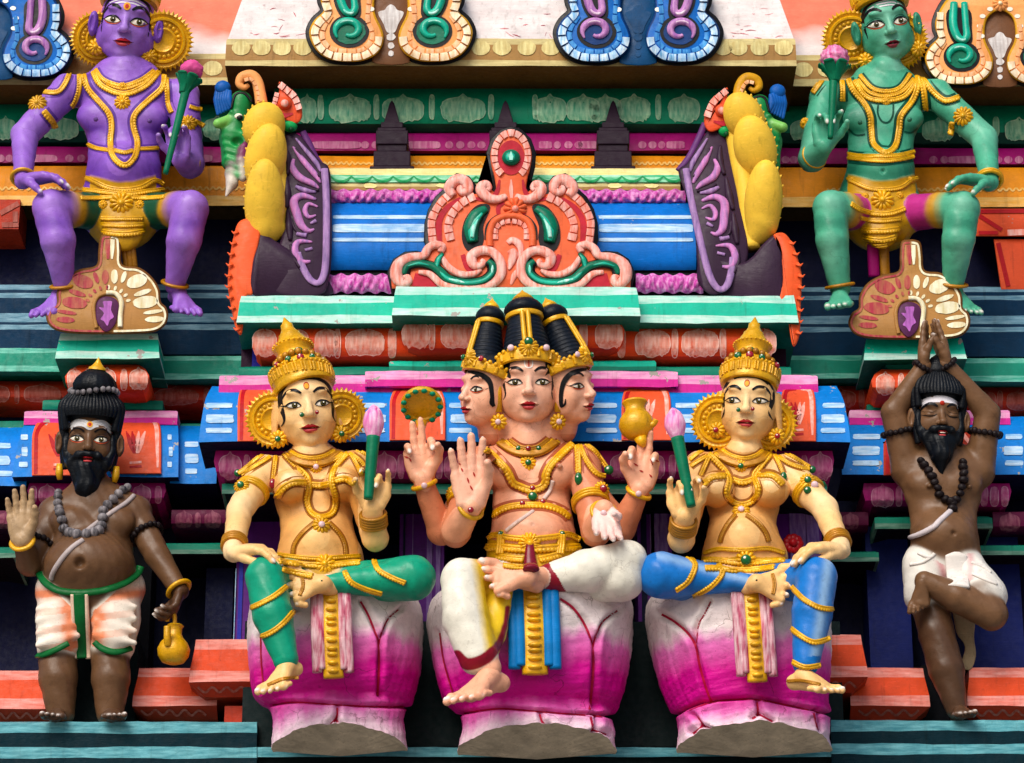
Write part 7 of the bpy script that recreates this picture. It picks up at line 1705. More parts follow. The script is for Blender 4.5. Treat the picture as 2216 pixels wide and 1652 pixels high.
    m = MB(); decal(m, ell2(0, .58, .12, .12, 14), hd.onf(.03), paint('ochre_mark', rgb(228, 160, 40), dirt=0), 2); decal(m, ell2(0, .58, .07, .07, 12), hd.onf(.04), paint('red_mark', rgb(180, 40, 20), dirt=0), 2); m.build('forehead_mark', t, sharp=0)
    beard(hd, t, B, 2.75)
    # swept-up hair, bead ring and top knot
    m = MB(); a = hd.a
    for k in range(19):
        u = -1.16+2.32*k/18; e = math.sqrt(max(0, 1-(u/1.22)**2))
        tube(m, spline([hd.at(u*.92, .84+.12*e-.55*(abs(u) > .95), -.74+.80*e), hd.at(u*1.02, 1.26, -.78+.86*e), hd.at(u*.84, 1.62, -.84+.70*e), hd.at(u*.58, 1.94, -.88+.50*e)], 6), np.linspace(.15, .11, 19)*a, BLK, 8)
    ball(m, hd.at(0, 1.12, -.98), np.array([1.06, 1.05, .98])*a, BLK, 24, 16, hd.R)
    for q in (-1, 1): tube(m, spline([hd.at(q*1.0, 1.0, -.5), hd.at(q*1.04, .2, -.50), hd.at(q*1.0, -.5, -.5), hd.at(q*.9, -1.2, -.45)], 6), np.linspace(.17, .16, 19)*a, BLK, 8)
    lathe(m, hd.at(.05, 1.86, -.9), hd.dir(.06, 1, 0), [(0, .6*a), (.1*a, .80*a), (.32*a, .83*a), (.55*a, .74*a), (.78*a, .54*a), (.95*a, .28*a), (1.02*a, .05*a)], BLK, 48, 18, .08)
    o = m.build('hair', t, sharp=0)
    m = MB(); c = hd.at(.04, 1.92, -.88)
    for k in range(22): an = 2*math.pi*k/22; ball(m, c+hd.R@np.array([.92*math.cos(an), .10*math.sin(2*an), .88*math.sin(an)])*a, .12*a, BEAD, 9, 7)
    m.build('hair_beads', o, sharp=0)
    m = MB(); lathe(m, hd.at(.12, 2.80, -.9), hd.dir(.06, 1, 0), [(0, .36*a), (.08*a, .34*a), (.14*a, .24*a), (.3*a, .12*a), (.52*a, .01)], GOLD, 24); m.build('gold_tip', o, sharp=50)
    for u in (-1.12, 1.10): m = MB(); tube(m, [hd.at(u, -1.0, -.40), hd.at(u*.99, -1.35, -.36), hd.at(u*.96, -1.62, -.34)], [.12*a, .16*a, .10*a], GOLD, 10); m.build('earring', t, sharp=0)
    T2, T3 = TT(0, 826.4), TT(0, 1238.9)
    beads(B, t, 'bead_necklace', T2(515, 940, 500, 1030, 515, 1120, 540, 1200, 560, 1280, 640, 1325, 760, 1325, 860, 1290, 890, 1190, 900, 1110, 960, 1040, 1040, 960, 1105, 915), 11, BEAD)
    THR = paint('thread_grey', rgb(176, 164, 164)); cord(B, t, 'sacred_thread', T2(1160, 985, 1090, 1050, 970, 1130, 830, 1230, 740, 1300), 5.5, THR, plain=True); cord(B, t, 'sacred_thread', T2(720, 1370, 620, 1440, 530, 1540, 460, 1650)+T3(445, 60), 6, THR, plain=True)
    ring_beads(t, 'armlet_beads', A['sB'], A['eB'], .52, 33, 6.5, DKB); ring_beads(t, 'armlet_beads', A['sA'], A['eA'], .62, 32, 6.5, DKB)
    arm_band(t, A['eB'], A['wB'], .94, 24, 6, 1); arm_band(t, A['eA'], A['wA'], .98, 23, 5.5, 1)
    GRC = paint('green_border_cloth', rgb(8, 96, 44), var=.3, rough=.35)
    cord(B, t, 'waist_band', T3(345, 10, 400, 90, 500, 155, 640, 175, 800, 170, 950, 140, 1080, 90, 1180, 20, 1215, -50), 9, GRC, plain=True, flat=.6)
    m = MB(); q = B.drape(T3(690, 190, 690, 330, 695, 480, 705, 640, 712, 750), 6); q = smoothline(q, 30); q[:, 1] -= 5; tube(m, q, np.linspace(13, 11, len(q)), GRC, 12, .4); o = m.build('front_fold', t, sharp=0)
    m = MB(); PW = paint('cream_fold_cloth', rgb(226, 196, 172)); tube(m, q+np.array([-13, 4, 0]), 6, PW, 8); tube(m, q+np.array([13, 4, 0]), 6, PW, 8); m.build('fold_edge', o, sharp=0)
    cord(B, t, 'cloth_hem', T3(320, 720, 400, 705, 500, 660, 590, 610), 8, GRC, plain=True, flat=.6); cord(B, t, 'cloth_hem', T3(825, 600, 890, 660, 1000, 690, 1130, 655), 8, GRC, plain=True, flat=.6)
    w = thing('water_pot', 'round gold water pot hanging from the lowered hand of the pot-bellied sage', 'water pot', P(374, 1440, 92), 'gold water pots'); ax = nrm(np.array([0.02, 0, 1])); b = P(374, 1436, 92)
    m = MB(); lathe(m, b, ax, [(0, 14), (4, 24), (16, 32), (30, 34), (44, 28), (54, 19), (62, 15), (76, 15), (80, 18), (83, 15)], GOLD, 30); m.build('belly', w, sharp=50)
    m = MB(); tube(m, spline([P(364, 1396, 122), P(362, 1380, 130), P(362, 1356, 132)], 6), np.linspace(8, 7, 13), GOLD, 10); m.build('spout', w, sharp=0)
    m = MB(); tube(m, spline([P(362, 1345, 92), P(364, 1330, 98), P(372, 1324, 100), P(378, 1334, 96), P(378, 1352, 92)], 5), 4.5, GOLD, 8); m.build('handle', w, sharp=0)
    return t
SA = mk_sage()
def mk_dancer():
    t = thing('sage_statue', 'lean dark-skinned sage statue on one leg, joined hands raised over his head', 'sage statue', P(2070, 1556, 60)); f = np.array(rgb(112, 80, 54)); dk = BRND; WH = np.array(rgb(226, 222, 214))
    hd = Head(2037, 899, 116, 50, yaw=12, pitch=8, roll=6); B = Body(); sd = Solid()
    trunk(sd, [(1020, 1962, 2116, 46, .55), (1060, 1958, 2122, 48, .58), (1110, 1972, 2110, 50, .6), (1150, 1974, 2112, 56, .66), (1190, 1972, 2120, 58, .7)], f)
    sd.ell(P(2044, 1158, 88), (62, 44, 44), 22, f); sd.ell(P(2064, 1153, 132), (5, 9, 5), 4, f*.15, -1)
    for x in (2006, 2086): sd.ell(P(x, 1046, 78), (36, 18, 26), 16, f)
    for x, y in ((2012, 1052), (2098, 1053)): sd.ell(P(x, y, 98), (6, 5, 5), 4, f*.8)
    ch, nk = P(2040, 1015, 50), P(2040, 985, 62); sd.cap(ch, nk, 40, 30, 18, f); sd.cap(nk, hd.at(0, -.7, -.95), 30, 30, 8, f)
    A = dict(sA=(1964, 1018, 44), eA=(1934, 893, 78), wA=(1999, 793, 112), sB=(2118, 1020, 44), eB=(2138, 896, 78), wB=(2047, 789, 112)); A = {k: P(*v) for k, v in A.items()}
    for s in 'AB': sd.cap(ch, A['s'+s], 34, 33, 24, f); sd.chain([A['s'+s], A['e'+s], A['w'+s]], [34, 27, 17], 8, f)
    sd.cap(P(2006, 1230, 54), P(2074, 1230, 54), 46, 46, 14, WH)
    sd.chain([P(2000, 1225, 56), P(2002, 1290, 62)], [46, 44], 10, WH); sd.chain([P(2080, 1228, 58), P(2130, 1290, 78)], [46, 48], 10, WH)
    sd.chain([P(2124, 1286, 86), P(2146, 1330, 96)], [40, 33], 5, f)
    sd.chain([P(2146, 1330, 98), P(2070, 1292, 112), P(2000, 1258, 118)], [33, 32, 21], 6, f)
    sd.chain([P(2012, 1300, 56), P(2026, 1370, 62), P(2048, 1450, 62), P(2070, 1535, 62)], [40, 37, 37, 22], 8, dk)
    add_solid(B, sd, 2.2, 1.2, 2, .4)
    add_hand(B, A['wA'], A['eA'], 16, (.07, -.02, 1), (1, -.35, -.05), 100, -1, ((.02, .05, .03),)*4, f, NAILW, spread=.03, tcurl=.1, tout=.25, fat=.82)
    add_hand(B, A['wB'], A['eB'], 16, (-.22, -.02, 1), (-1, -.35, -.05), 100, 1, ((.02, .05, .03),)*4, f, NAILW, spread=.03, tcurl=.1, tout=.25, fat=.82)
    add_foot(B, (2074, 1538, 64), (.12, -1, -.05), (0, -.1, 1), 92, -1, dk, NAILW, w=1.1)
    add_foot(B, (1998, 1260, 122), (-.30, -.25, -1), (-.2, -1, .2), 96, 1, f, None, w=.95)
    hs = Solid(); hd.solid(hs, f, male=True, jaw=.95); hs.cap(hd.at(0, -.6, -.9), nk, 30, 30, 8, f); hd.mesh(B, hs, 1.15)
    def pt(px, W, C):
        x, y = px[:, 0], px[:, 1]; isW = np.abs(C-WH).sum(1) < .12; rs = np.array(rgb(208, 110, 120))
        s = .65*np.exp(-((x-(2030+(y-1200)*.28))/9.)**2)+.5*np.exp(-((x-(2100))/8.)**2)*(y < 1270); m = isW; C[m] = C[m]+(rs-C[m])*np.clip(s, 0, 1)[m][:, None]; return C
    B.paint(pt); B.done(); B.build('body', t, SKIN)
    face_paint(hd, t, dict(closed=True, brow=.12, browv=.36)); sage_mouth(hd, t, 1.)
    m = MB(); ASH = paint('ash_white_mark', rgb(222, 218, 226), dirt=0)
    for k in range(3): stroke(m, spline([[-.78, .34+k*.14], [-.5, .56+k*.10], [0, .60+k*.10], [.5, .56+k*.10], [.78, .34+k*.14]], 6), [.08, .13, .13, .13, .08], hd.onf(.014), ASH, .03)
    m.build('ash_mark', t, sharp=0)
    m = MB(); ball(m, hd.at(0, .50, .16), np.array([.11, .11, .06])*hd.a, paint('red_mark', rgb(190, 24, 30), dirt=0), 12, 8, hd.R); m.build('forehead_mark', t, sharp=0)
    beard(hd, t, B, 2.5, 1.0)
    m = MB(); a = hd.a
    for k in range(17):
        u = -1.14+2.28*k/16; e = math.sqrt(max(0, 1-(u/1.2)**2))
        tube(m, spline([hd.at(u*.92, .86+.10*e-.55*(abs(u) > .95), -.74+.80*e), hd.at(u*.98, 1.2, -.78+.80*e), hd.at(u*.72, 1.7, -.84+.58*e), hd.at(u*.36, 2.05, -.9+.34*e)], 6), np.linspace(.15, .10, 19)*a, BLK, 8)
    ball(m, hd.at(0, 1.05, -.98), np.array([1.04, 1.0, .98])*a, BLK, 24, 16, hd.R)
    for q in (-1, 1): tube(m, spline([hd.at(q*1.0, 1.0, -.5), hd.at(q*1.03, .1, -.5), hd.at(q*.97, -.6, -.46), hd.at(q*.86, -1.2, -.4)], 6), np.linspace(.17, .15, 19)*a, BLK, 8)
    lathe(m, hd.at(-.02, 1.85, -.9), hd.dir(-.05, 1, 0), [(0, .6*a), (.25*a, .56*a), (.5*a, .42*a), (.75*a, .24*a), (.9*a, .02)], BLK, 36, 16, .07); m.build('hair', t, sharp=0)
    T2, T3 = TT(1662, 721.4), TT(1662, 1134.5)
    knotted(B, t, 'bead_garland', T2(1330, 1110, 1390, 1200, 1450, 1290, 1500, 1400, 1560, 1450, 1595, 1520), 12, DKB); knotted(B, t, 'bead_garland', T2(1690, 1120, 1690, 1230, 1680, 1330, 1640, 1430, 1600, 1470), 12, DKB)
    for s in 'AB':
        ring_beads(t, 'armlet_beads', A['s'+s], A['e'+s], .66, 33, 7, DKB, 18); ring_beads(t, 'wrist_beads', A['e'+s], A['w'+s], .97, 20, 6.5, DKB, 14)
    THR = paint('thread_white2', rgb(206, 196, 200)); cord(B, t, 'sacred_thread', T2(1580, 1540, 1480, 1630)+T3(1440, 20, 1340, 75, 1235, 115), 6.5, THR, plain=True)
    for p in ((1300, 250, 1400, 290, 1440, 255), (1230, 350, 1340, 330, 1430, 270), (1760, 330, 1860, 370, 1930, 420), (1770, 430, 1880, 480, 1980, 520)): cord(B, t, 'cloth_fold', T3(*p), 4, paint('white_cloth_fold', rgb(226, 220, 214)), plain=True, off=0)
    m = MB(); q = B.drape(T3(1630, 240, 1630, 340, 1640, 440, 1650, 540), 0); q = smoothline(q, 20); tube(m, q, 23*np.minimum(1, .3+np.arange(len(q))/4.), paint('white_cloth_fold', rgb(226, 220, 214)), 14, .22); m.build('front_fold', t, sharp=0)
    return t
DS = mk_dancer()
# ================================================================ stucco ornaments fixed to the tower
def segs(m, pts, d, w, mat, pitch=20, h=9, gap=.16):
    """band of separate little stucco scales laid along a curve"""
    q, t = resample(spline(pts, 10), 2.0); ln = t*np.sum(np.linalg.norm(np.diff(q, axis=0), axis=1)); n = max(1, int(round(ln[-1]/pitch)))
    T = np.gradient(q, axis=0); T /= np.linalg.norm(T, axis=1, keepdims=True)+1e-9; N_ = np.stack([-T[:, 1], T[:, 0]], 1)
    for i in range(n):
        a, b = (i+gap*.5)/n*ln[-1], (i+1-gap*.5)/n*ln[-1]; V = []; k = 5; ww = w*random.uniform(.9, 1.08)
        for j in range(k):
            s = a+(b-a)*j/(k-1); x, y = np.interp(s, ln, q[:, 0]), np.interp(s, ln, q[:, 1]); nx, ny = np.interp(s, ln, N_[:, 0]), np.interp(s, ln, N_[:, 1])
            lift = h*(.55+.45*j/(k-1)); 
            for u, z in ((-.5, -3), (-.46, lift*.8), (-.15, lift), (.15, lift), (.46, lift*.8), (.5, -3)): V.append(P(x+nx*ww*u, y+ny*ww*u, d+z))
        F = [[j*6+c, j*6+c+1, (j+1)*6+c+1, (j+1)*6+c] for j in range(k-1) for c in range(5)]+[[0, 1, 2, 3, 4, 5][::-1], [(k-1)*6+c for c in range(6)]]
        f = F[2]; nn = np.cross(V[f[1]]-V[f[0]], V[f[2]]-V[f[0]])
        if nn@(CAM-V[f[0]]) < 0: F = [g[::-1] for g in F]
        m.add(V, F, mat)
def ptube(m, pts, d, r, mat, flat=.75, n=8, seg=10):
    q = spline(pts, n); dd = np.full(len(q), d) if np.isscalar(d) else np.interp(np.linspace(0, 1, len(q)), np.linspace(0, 1, len(d)), d)
    r = r if np.isscalar(r) else np.interp(np.linspace(0, 1, len(q)), np.linspace(0, 1, len(r)), r)
    tube(m, [P(x, y, z) for (x, y), z in zip(q, dd)], r, mat, seg, flat)
def grow(o, k):
    o = np.asarray(o, float); tn = np.roll(o, -1, 0)-np.roll(o, 1, 0); tn /= np.linalg.norm(tn, axis=1, keepdims=True)+1e-9; nn = np.stack([tn[:, 1], -tn[:, 0]], 1)
    area = .5*np.sum(o[:, 0]*np.roll(o[:, 1], -1)-np.roll(o[:, 0], -1)*o[:, 1]); return o+nn*k*(1 if area > 0 else -1)
def horseshoe(label, cx, dy, s, d, body, under, block, block2, sw, swl, niche, motif):
    swd = TURQD if sw is TURQ else under
    """big scrolled horseshoe ornament on the cornice"""
    X = lambda p: [(cx+u*s, dy+y*s) for u, y in p]; mir = lambda p: [(-u, y) for u, y in p]
    t = thing('horseshoe_ornament', label, 'ornament', P(cx, dy+132*s, d-40), 'scrolled horseshoe ornaments on the upper cornice')
    half = [(0, -118), (-72, -104), (-124, -70), (-150, -25), (-152, 2), (-146, 22), (-166, 42), (-177, 66), (-172, 90), (-157, 112), (-132, 127), (-97, 132), (-62, 130), (-34, 118), (-19, 98), (-16, 75), (-22, 55), (-33, 32), (-36, 8), (-31, -20), (-17, -36), (0, -42)]
    full = half+[(-u, y) for u, y in half[-2:0:-1]]
    o = spline(np.array(X(full)), 5, True); 
    m = MB(); plate(m, grow(o, 8), d-22, 40, INK, soft=2); m.build('backing', t, sharp=35)
    m = MB(); plate(m, o, d, 34, body, under, soft=5); b = m.build('body', t, sharp=35)
    m = MB(); plate(m, spline(X([(-40, 20), (-36, -20), (0, -46), (36, -20), (40, 20), (24, 60), (18, 90), (40, 134), (-40, 134), (-18, 90), (-24, 60)]), 4, True), d-12, 20, niche); on = lambda x, y: P(x, y, d-10.5)
    decal(m, spline(X([(-28, 26), (-14, 20), (-8, 12), (0, 8), (8, 12), (14, 20), (28, 26), (16, 50), (8, 68), (-8, 68), (-16, 50)]), 4, True), on, motif, 3)
    for y, rx, ry in ((78, 10, 8), (97, 7, 7), (114, 6, 6)): decal(m, ell2(cx, dy+y*s, rx*s, ry*s, 16, 0, .1), on, motif, 2)
    m.build('niche', t, sharp=35)
    for q_ in (-1, 1):
        Y = lambda p: X([(u*-q_ if q_ > 0 else u, y) for u, y in p]); m = MB()
        segs(m, Y([(-140, -40), (-141, 4), (-136, 26), (-156, 48), (-165, 68), (-160, 90), (-146, 108), (-124, 119), (-97, 122), (-64, 120), (-42, 109), (-29, 94), (-26, 76)]), d, 17*s, block, 21*s, 9)
        segs(m, Y([(-128, 30), (-143, 52), (-149, 70), (-145, 88), (-132, 101), (-112, 108), (-90, 109), (-66, 107), (-50, 96), (-40, 80), (-42, 62), (-50, 44), (-50, 20), (-46, -12)]), d, 11*s, block2, 20*s, 4.5)
        m.build('scale_border', t, sharp=50)
        m = MB(); c = np.array((-90, 66)); sp = []
        decal(m, Y(ell2(-90, 66, 43, 36, 28)), lambda x, y: P(x, y, d+1.2), INK, 2); decal(m, Y(ell2(-90, 66, 35, 28, 28, 0, .03)), lambda x, y: P(x, y, d+2.4), swd, 2); decal(m, Y(spline([(-122, -44), (-124, 0), (-108, 34), (-84, 44), (-66, 32), (-66, 0), (-72, -44)], 4, True)), lambda x, y: P(x, y, d+1.8), INK, 2)
        for k in range(15):
            a = -2.5-k*.42; r_ = 29-k*1.25; sp.append((-90+r_*math.cos(a)*1.12, 64-r_*math.sin(a)*.92))
        ptube(m, Y(sp), d+4, [2, 8, 9, 9, 8, 6, 4], sw, .9, 4); ptube(m, [(x, y-1) for x, y in Y(sp[2:9])], d+9, [1, 4, 4, 1], swl, .7, 4)
        up = [(-108, -60), (-110, -10), (-100, 20), (-86, 27), (-78, 18), (-80, -6), (-84, -60)]
        ptube(m, Y(up), d+4, [9, 10, 10, 9, 9, 8, 8], sw, .9, 5); ptube(m, Y(up[1:5]), d+10, [1, 4, 4, 1], swl, .7, 5)
        m.build('scroll', t, sharp=0)
    for k in range(7):
        a = math.pi*(k/6); u, y = 49*math.cos(a), -8-50*math.sin(a); m2 = None
    m = MB(); rosette(m, P(cx, dy-58*s, d+2), nrm([0, -1, -.2]), 20*s, body, 10, block); 
    for k in range(9):
        a = math.pi*(-.15+1.3*k/8); decal(m, ell2(cx+48*s*math.cos(a), dy+(-4-48*math.sin(a))*s, 7*s, 5*s, 10), lambda x, y: P(x, y, d+1.5), GLINT if block is not BLKW else EYEW, 1)
    m.build('crown_boss', t, sharp=50)
    return t
PEACH = paint('peach_paint', rgb(242, 164, 96), var=.14); PEACHD = paint('ochre_side_paint', rgb(206, 150, 20), var=.25); BLKW = brushy('cream_scale_paint', rgb(246, 232, 206), rgb(240, 196, 140), bias=.55); PEACH2 = brushy('pale_peach_paint', rgb(246, 190, 150), rgb(236, 160, 90))
TURQ = paint('turquoise_scroll_paint', rgb(4, 168, 140), var=.25, rough=.3, coat=.3); TURQL = brushy('white_turquoise_stroke', rgb(216, 244, 236), rgb(80, 214, 190)); TURQD = paint('deep_turquoise_paint', rgb(0, 104, 78), var=.3, rough=.3)
NICHE = paint('niche_brown_paint', rgb(110, 72, 46)); MOTW = brushy('chalky_white_motif', rgb(226, 224, 224), rgb(180, 170, 168))
KBLUE = paint('cobalt_paint', rgb(6, 100, 186), var=.25); KBLUED = paint('dark_cobalt_paint', rgb(2, 52, 112), var=.25); KW = brushy('sky_scale_paint', rgb(222, 236, 246), rgb(96, 170, 222), bias=.5); KB2 = brushy('mid_blue_scale', rgb(80, 160, 220), rgb(10, 104, 190)); LIL = brushy('lilac_scroll_paint', rgb(206, 150, 200), rgb(150, 90, 170), rough=.3); LILW = brushy('white_lilac_stroke', rgb(240, 226, 240), rgb(214, 170, 210)); DNAVY = paint('slate_blue_paint', rgb(4, 66, 112), var=.3)
horseshoe('peach and cream horseshoe ornament with turquoise scrolls on the white middle cornice', 846, 2, 1.0, 96, PEACH, PEACHD, BLKW, PEACH2, TURQ, TURQL, NICHE, MOTW)
horseshoe('blue horseshoe ornament with lilac scrolls on the white middle cornice', 1381, 3, 1.0, 96, KBLUE, KBLUED, KW, KB2, LIL, LILW, DNAVY, DNAVY)
horseshoe('blue horseshoe ornament beside the purple guardian, cut by the picture edge', -10, 45, .93, -16, KBLUE, KBLUED, KW, KB2, LIL, LILW, DNAVY, DNAVY)
horseshoe('peach horseshoe ornament beside the green guardian, cut by the picture edge', 2164, 62, .92, -16, PEACH, PEACHD, BLKW, PEACH2, TURQ, TURQL, NICHE, MOTW)
# ---- small tan fan-shaped ornaments on the side slabs
TANO = paint('tan_stucco_paint', rgb(172, 124, 66), var=.12); CRIM = brushy('crimson_stroke', rgb(166, 44, 66), rgb(182, 112, 80), bias=.56); CRM = brushy('cream_stroke', rgb(240, 236, 208), rgb(214, 196, 140), bias=.58); NPUR = paint('niche_purple_paint', rgb(84, 36, 78)); NORC = brushy('orchid_motif', rgb(196, 110, 204), rgb(140, 74, 150)); TANS = paint('tan_side_paint', rgb(112, 72, 30), var=.2)
def fan_ornament(label, dx, dy, d, lean=0):
    t = thing('fan_ornament', label, 'ornament', P(236+dx, 722+dy, d-20), 'tan fan ornaments on the side slabs')
    S2 = lambda p: [(x/4+dx+(lean*max(0, 620-y)/260. if lean else 0), y/4+413.2+dy) for x, y in p]
    m = MB(); out = [(870, 395), (935, 374), (1000, 378), (1040, 408), (1050, 520), (1062, 640), (1200, 662), (1310, 740), (1380, 850), (1394, 960), (1440, 1010), (1457, 1090), (1425, 1170), (1340, 1222), (1180, 1238), (930, 1243), (650, 1238), (500, 1215), (425, 1165), (398, 1090), (430, 1010), (488, 965), (492, 870), (560, 755), (690, 680), (832, 645), (850, 520)]
    q = spline(S2(out), 5, True); plate(m, q, d, 46, TANO, TANS, soft=5); on = lambda x, y: P(x, y, d+1.4)
    inn = grow(q, -7); n = len(inn)
    top = int(np.argmin(inn[:, 1])); rollq = np.roll(inn, -top, 0); hb = int(np.argmin(np.abs(rollq[:, 0]-(938/4+dx))+1000*(rollq[:, 1] < 700+dy)))
    stroke(m, rollq[:hb], 4.5, on, CRM if rollq[5, 0] > rollq[0, 0] else CRIM, 4); stroke(m, rollq[hb:], 4.5, on, CRIM if rollq[5, 0] > rollq[0, 0] else CRM, 4)
    for p, rx, ry, rot in (((715, 785), 92, 58, .35), ((832, 750), 20, 52, -.35), ((912, 745), 30, 62, 0), ((668, 885), 80, 22, .32), ((645, 968), 110, 52, .12), ((578, 1052), 88, 17, .15), ((565, 1116), 82, 26, .05)):
        c = S2([p])[0]; decal(m, ell2(c[0], c[1], rx/4, ry/4, 18, rot, .05), on, CRIM, 2); p2 = (1890-p[0]+12, p[1]-4); c = S2([p2])[0]; decal(m, ell2(c[0], c[1], rx/4, ry/4, 18, -rot, .05), on, CRM, 2)
    stroke(m, S2([(930, 420), (935, 590)]), [9, 11, 6], on, CRIM); stroke(m, S2([(975, 420), (968, 590)]), [9, 9, 4], on, CRM)
    for k in range(5):
        a = 2.9-k*.33; c = S2([(928+175*math.cos(a), 985-150*math.sin(a))])[0]; decal(m, ell2(c[0], c[1], 5, 3, 10, -a), on, CRIM, 1); c = S2([(940-175*math.cos(a), 985-150*math.sin(a))])[0]; decal(m, ell2(c[0], c[1], 5.5, 3.2, 10, a), on, CRM, 1)
    m.build('body', t, sharp=35)
    m = MB(); plate(m, spline(S2([(838, 970), (880, 925), (940, 915), (1005, 940), (1032, 1000), (1015, 1080), (995, 1160), (920, 1222), (845, 1150), (828, 1060)]), 4, True), d+7, 20, NPUR, soft=3); on2 = lambda x, y: P(x, y, d+8.4)
    decal(m, spline(S2([(855, 1010), (900, 1010), (890, 960), (930, 955), (970, 960), (960, 1030), (985, 1090), (950, 1120), (930, 1170), (900, 1130), (870, 1110), (900, 1060)]), 3, True), on2, NORC, 2); m.build('niche', t, sharp=35)
    m = MB(); ptube(m, S2([(835, 1190), (815, 1080), (812, 990), (850, 915), (925, 885)]), d+2, 4.5, TANO, .8); ptube(m, S2([(920, 882), (1000, 890), (1050, 960), (1042, 1080), (1040, 1180)]), d+3, 5.5, CRM, .8); m.build('niche_rim', t, sharp=0)
fan_ornament('tan fan-shaped ornament with crimson and cream petals below the purple guardian', 0, 0, 50)
fan_ornament('tan fan-shaped ornament with crimson and cream petals below the green guardian', 1736, 12, 50, -4)
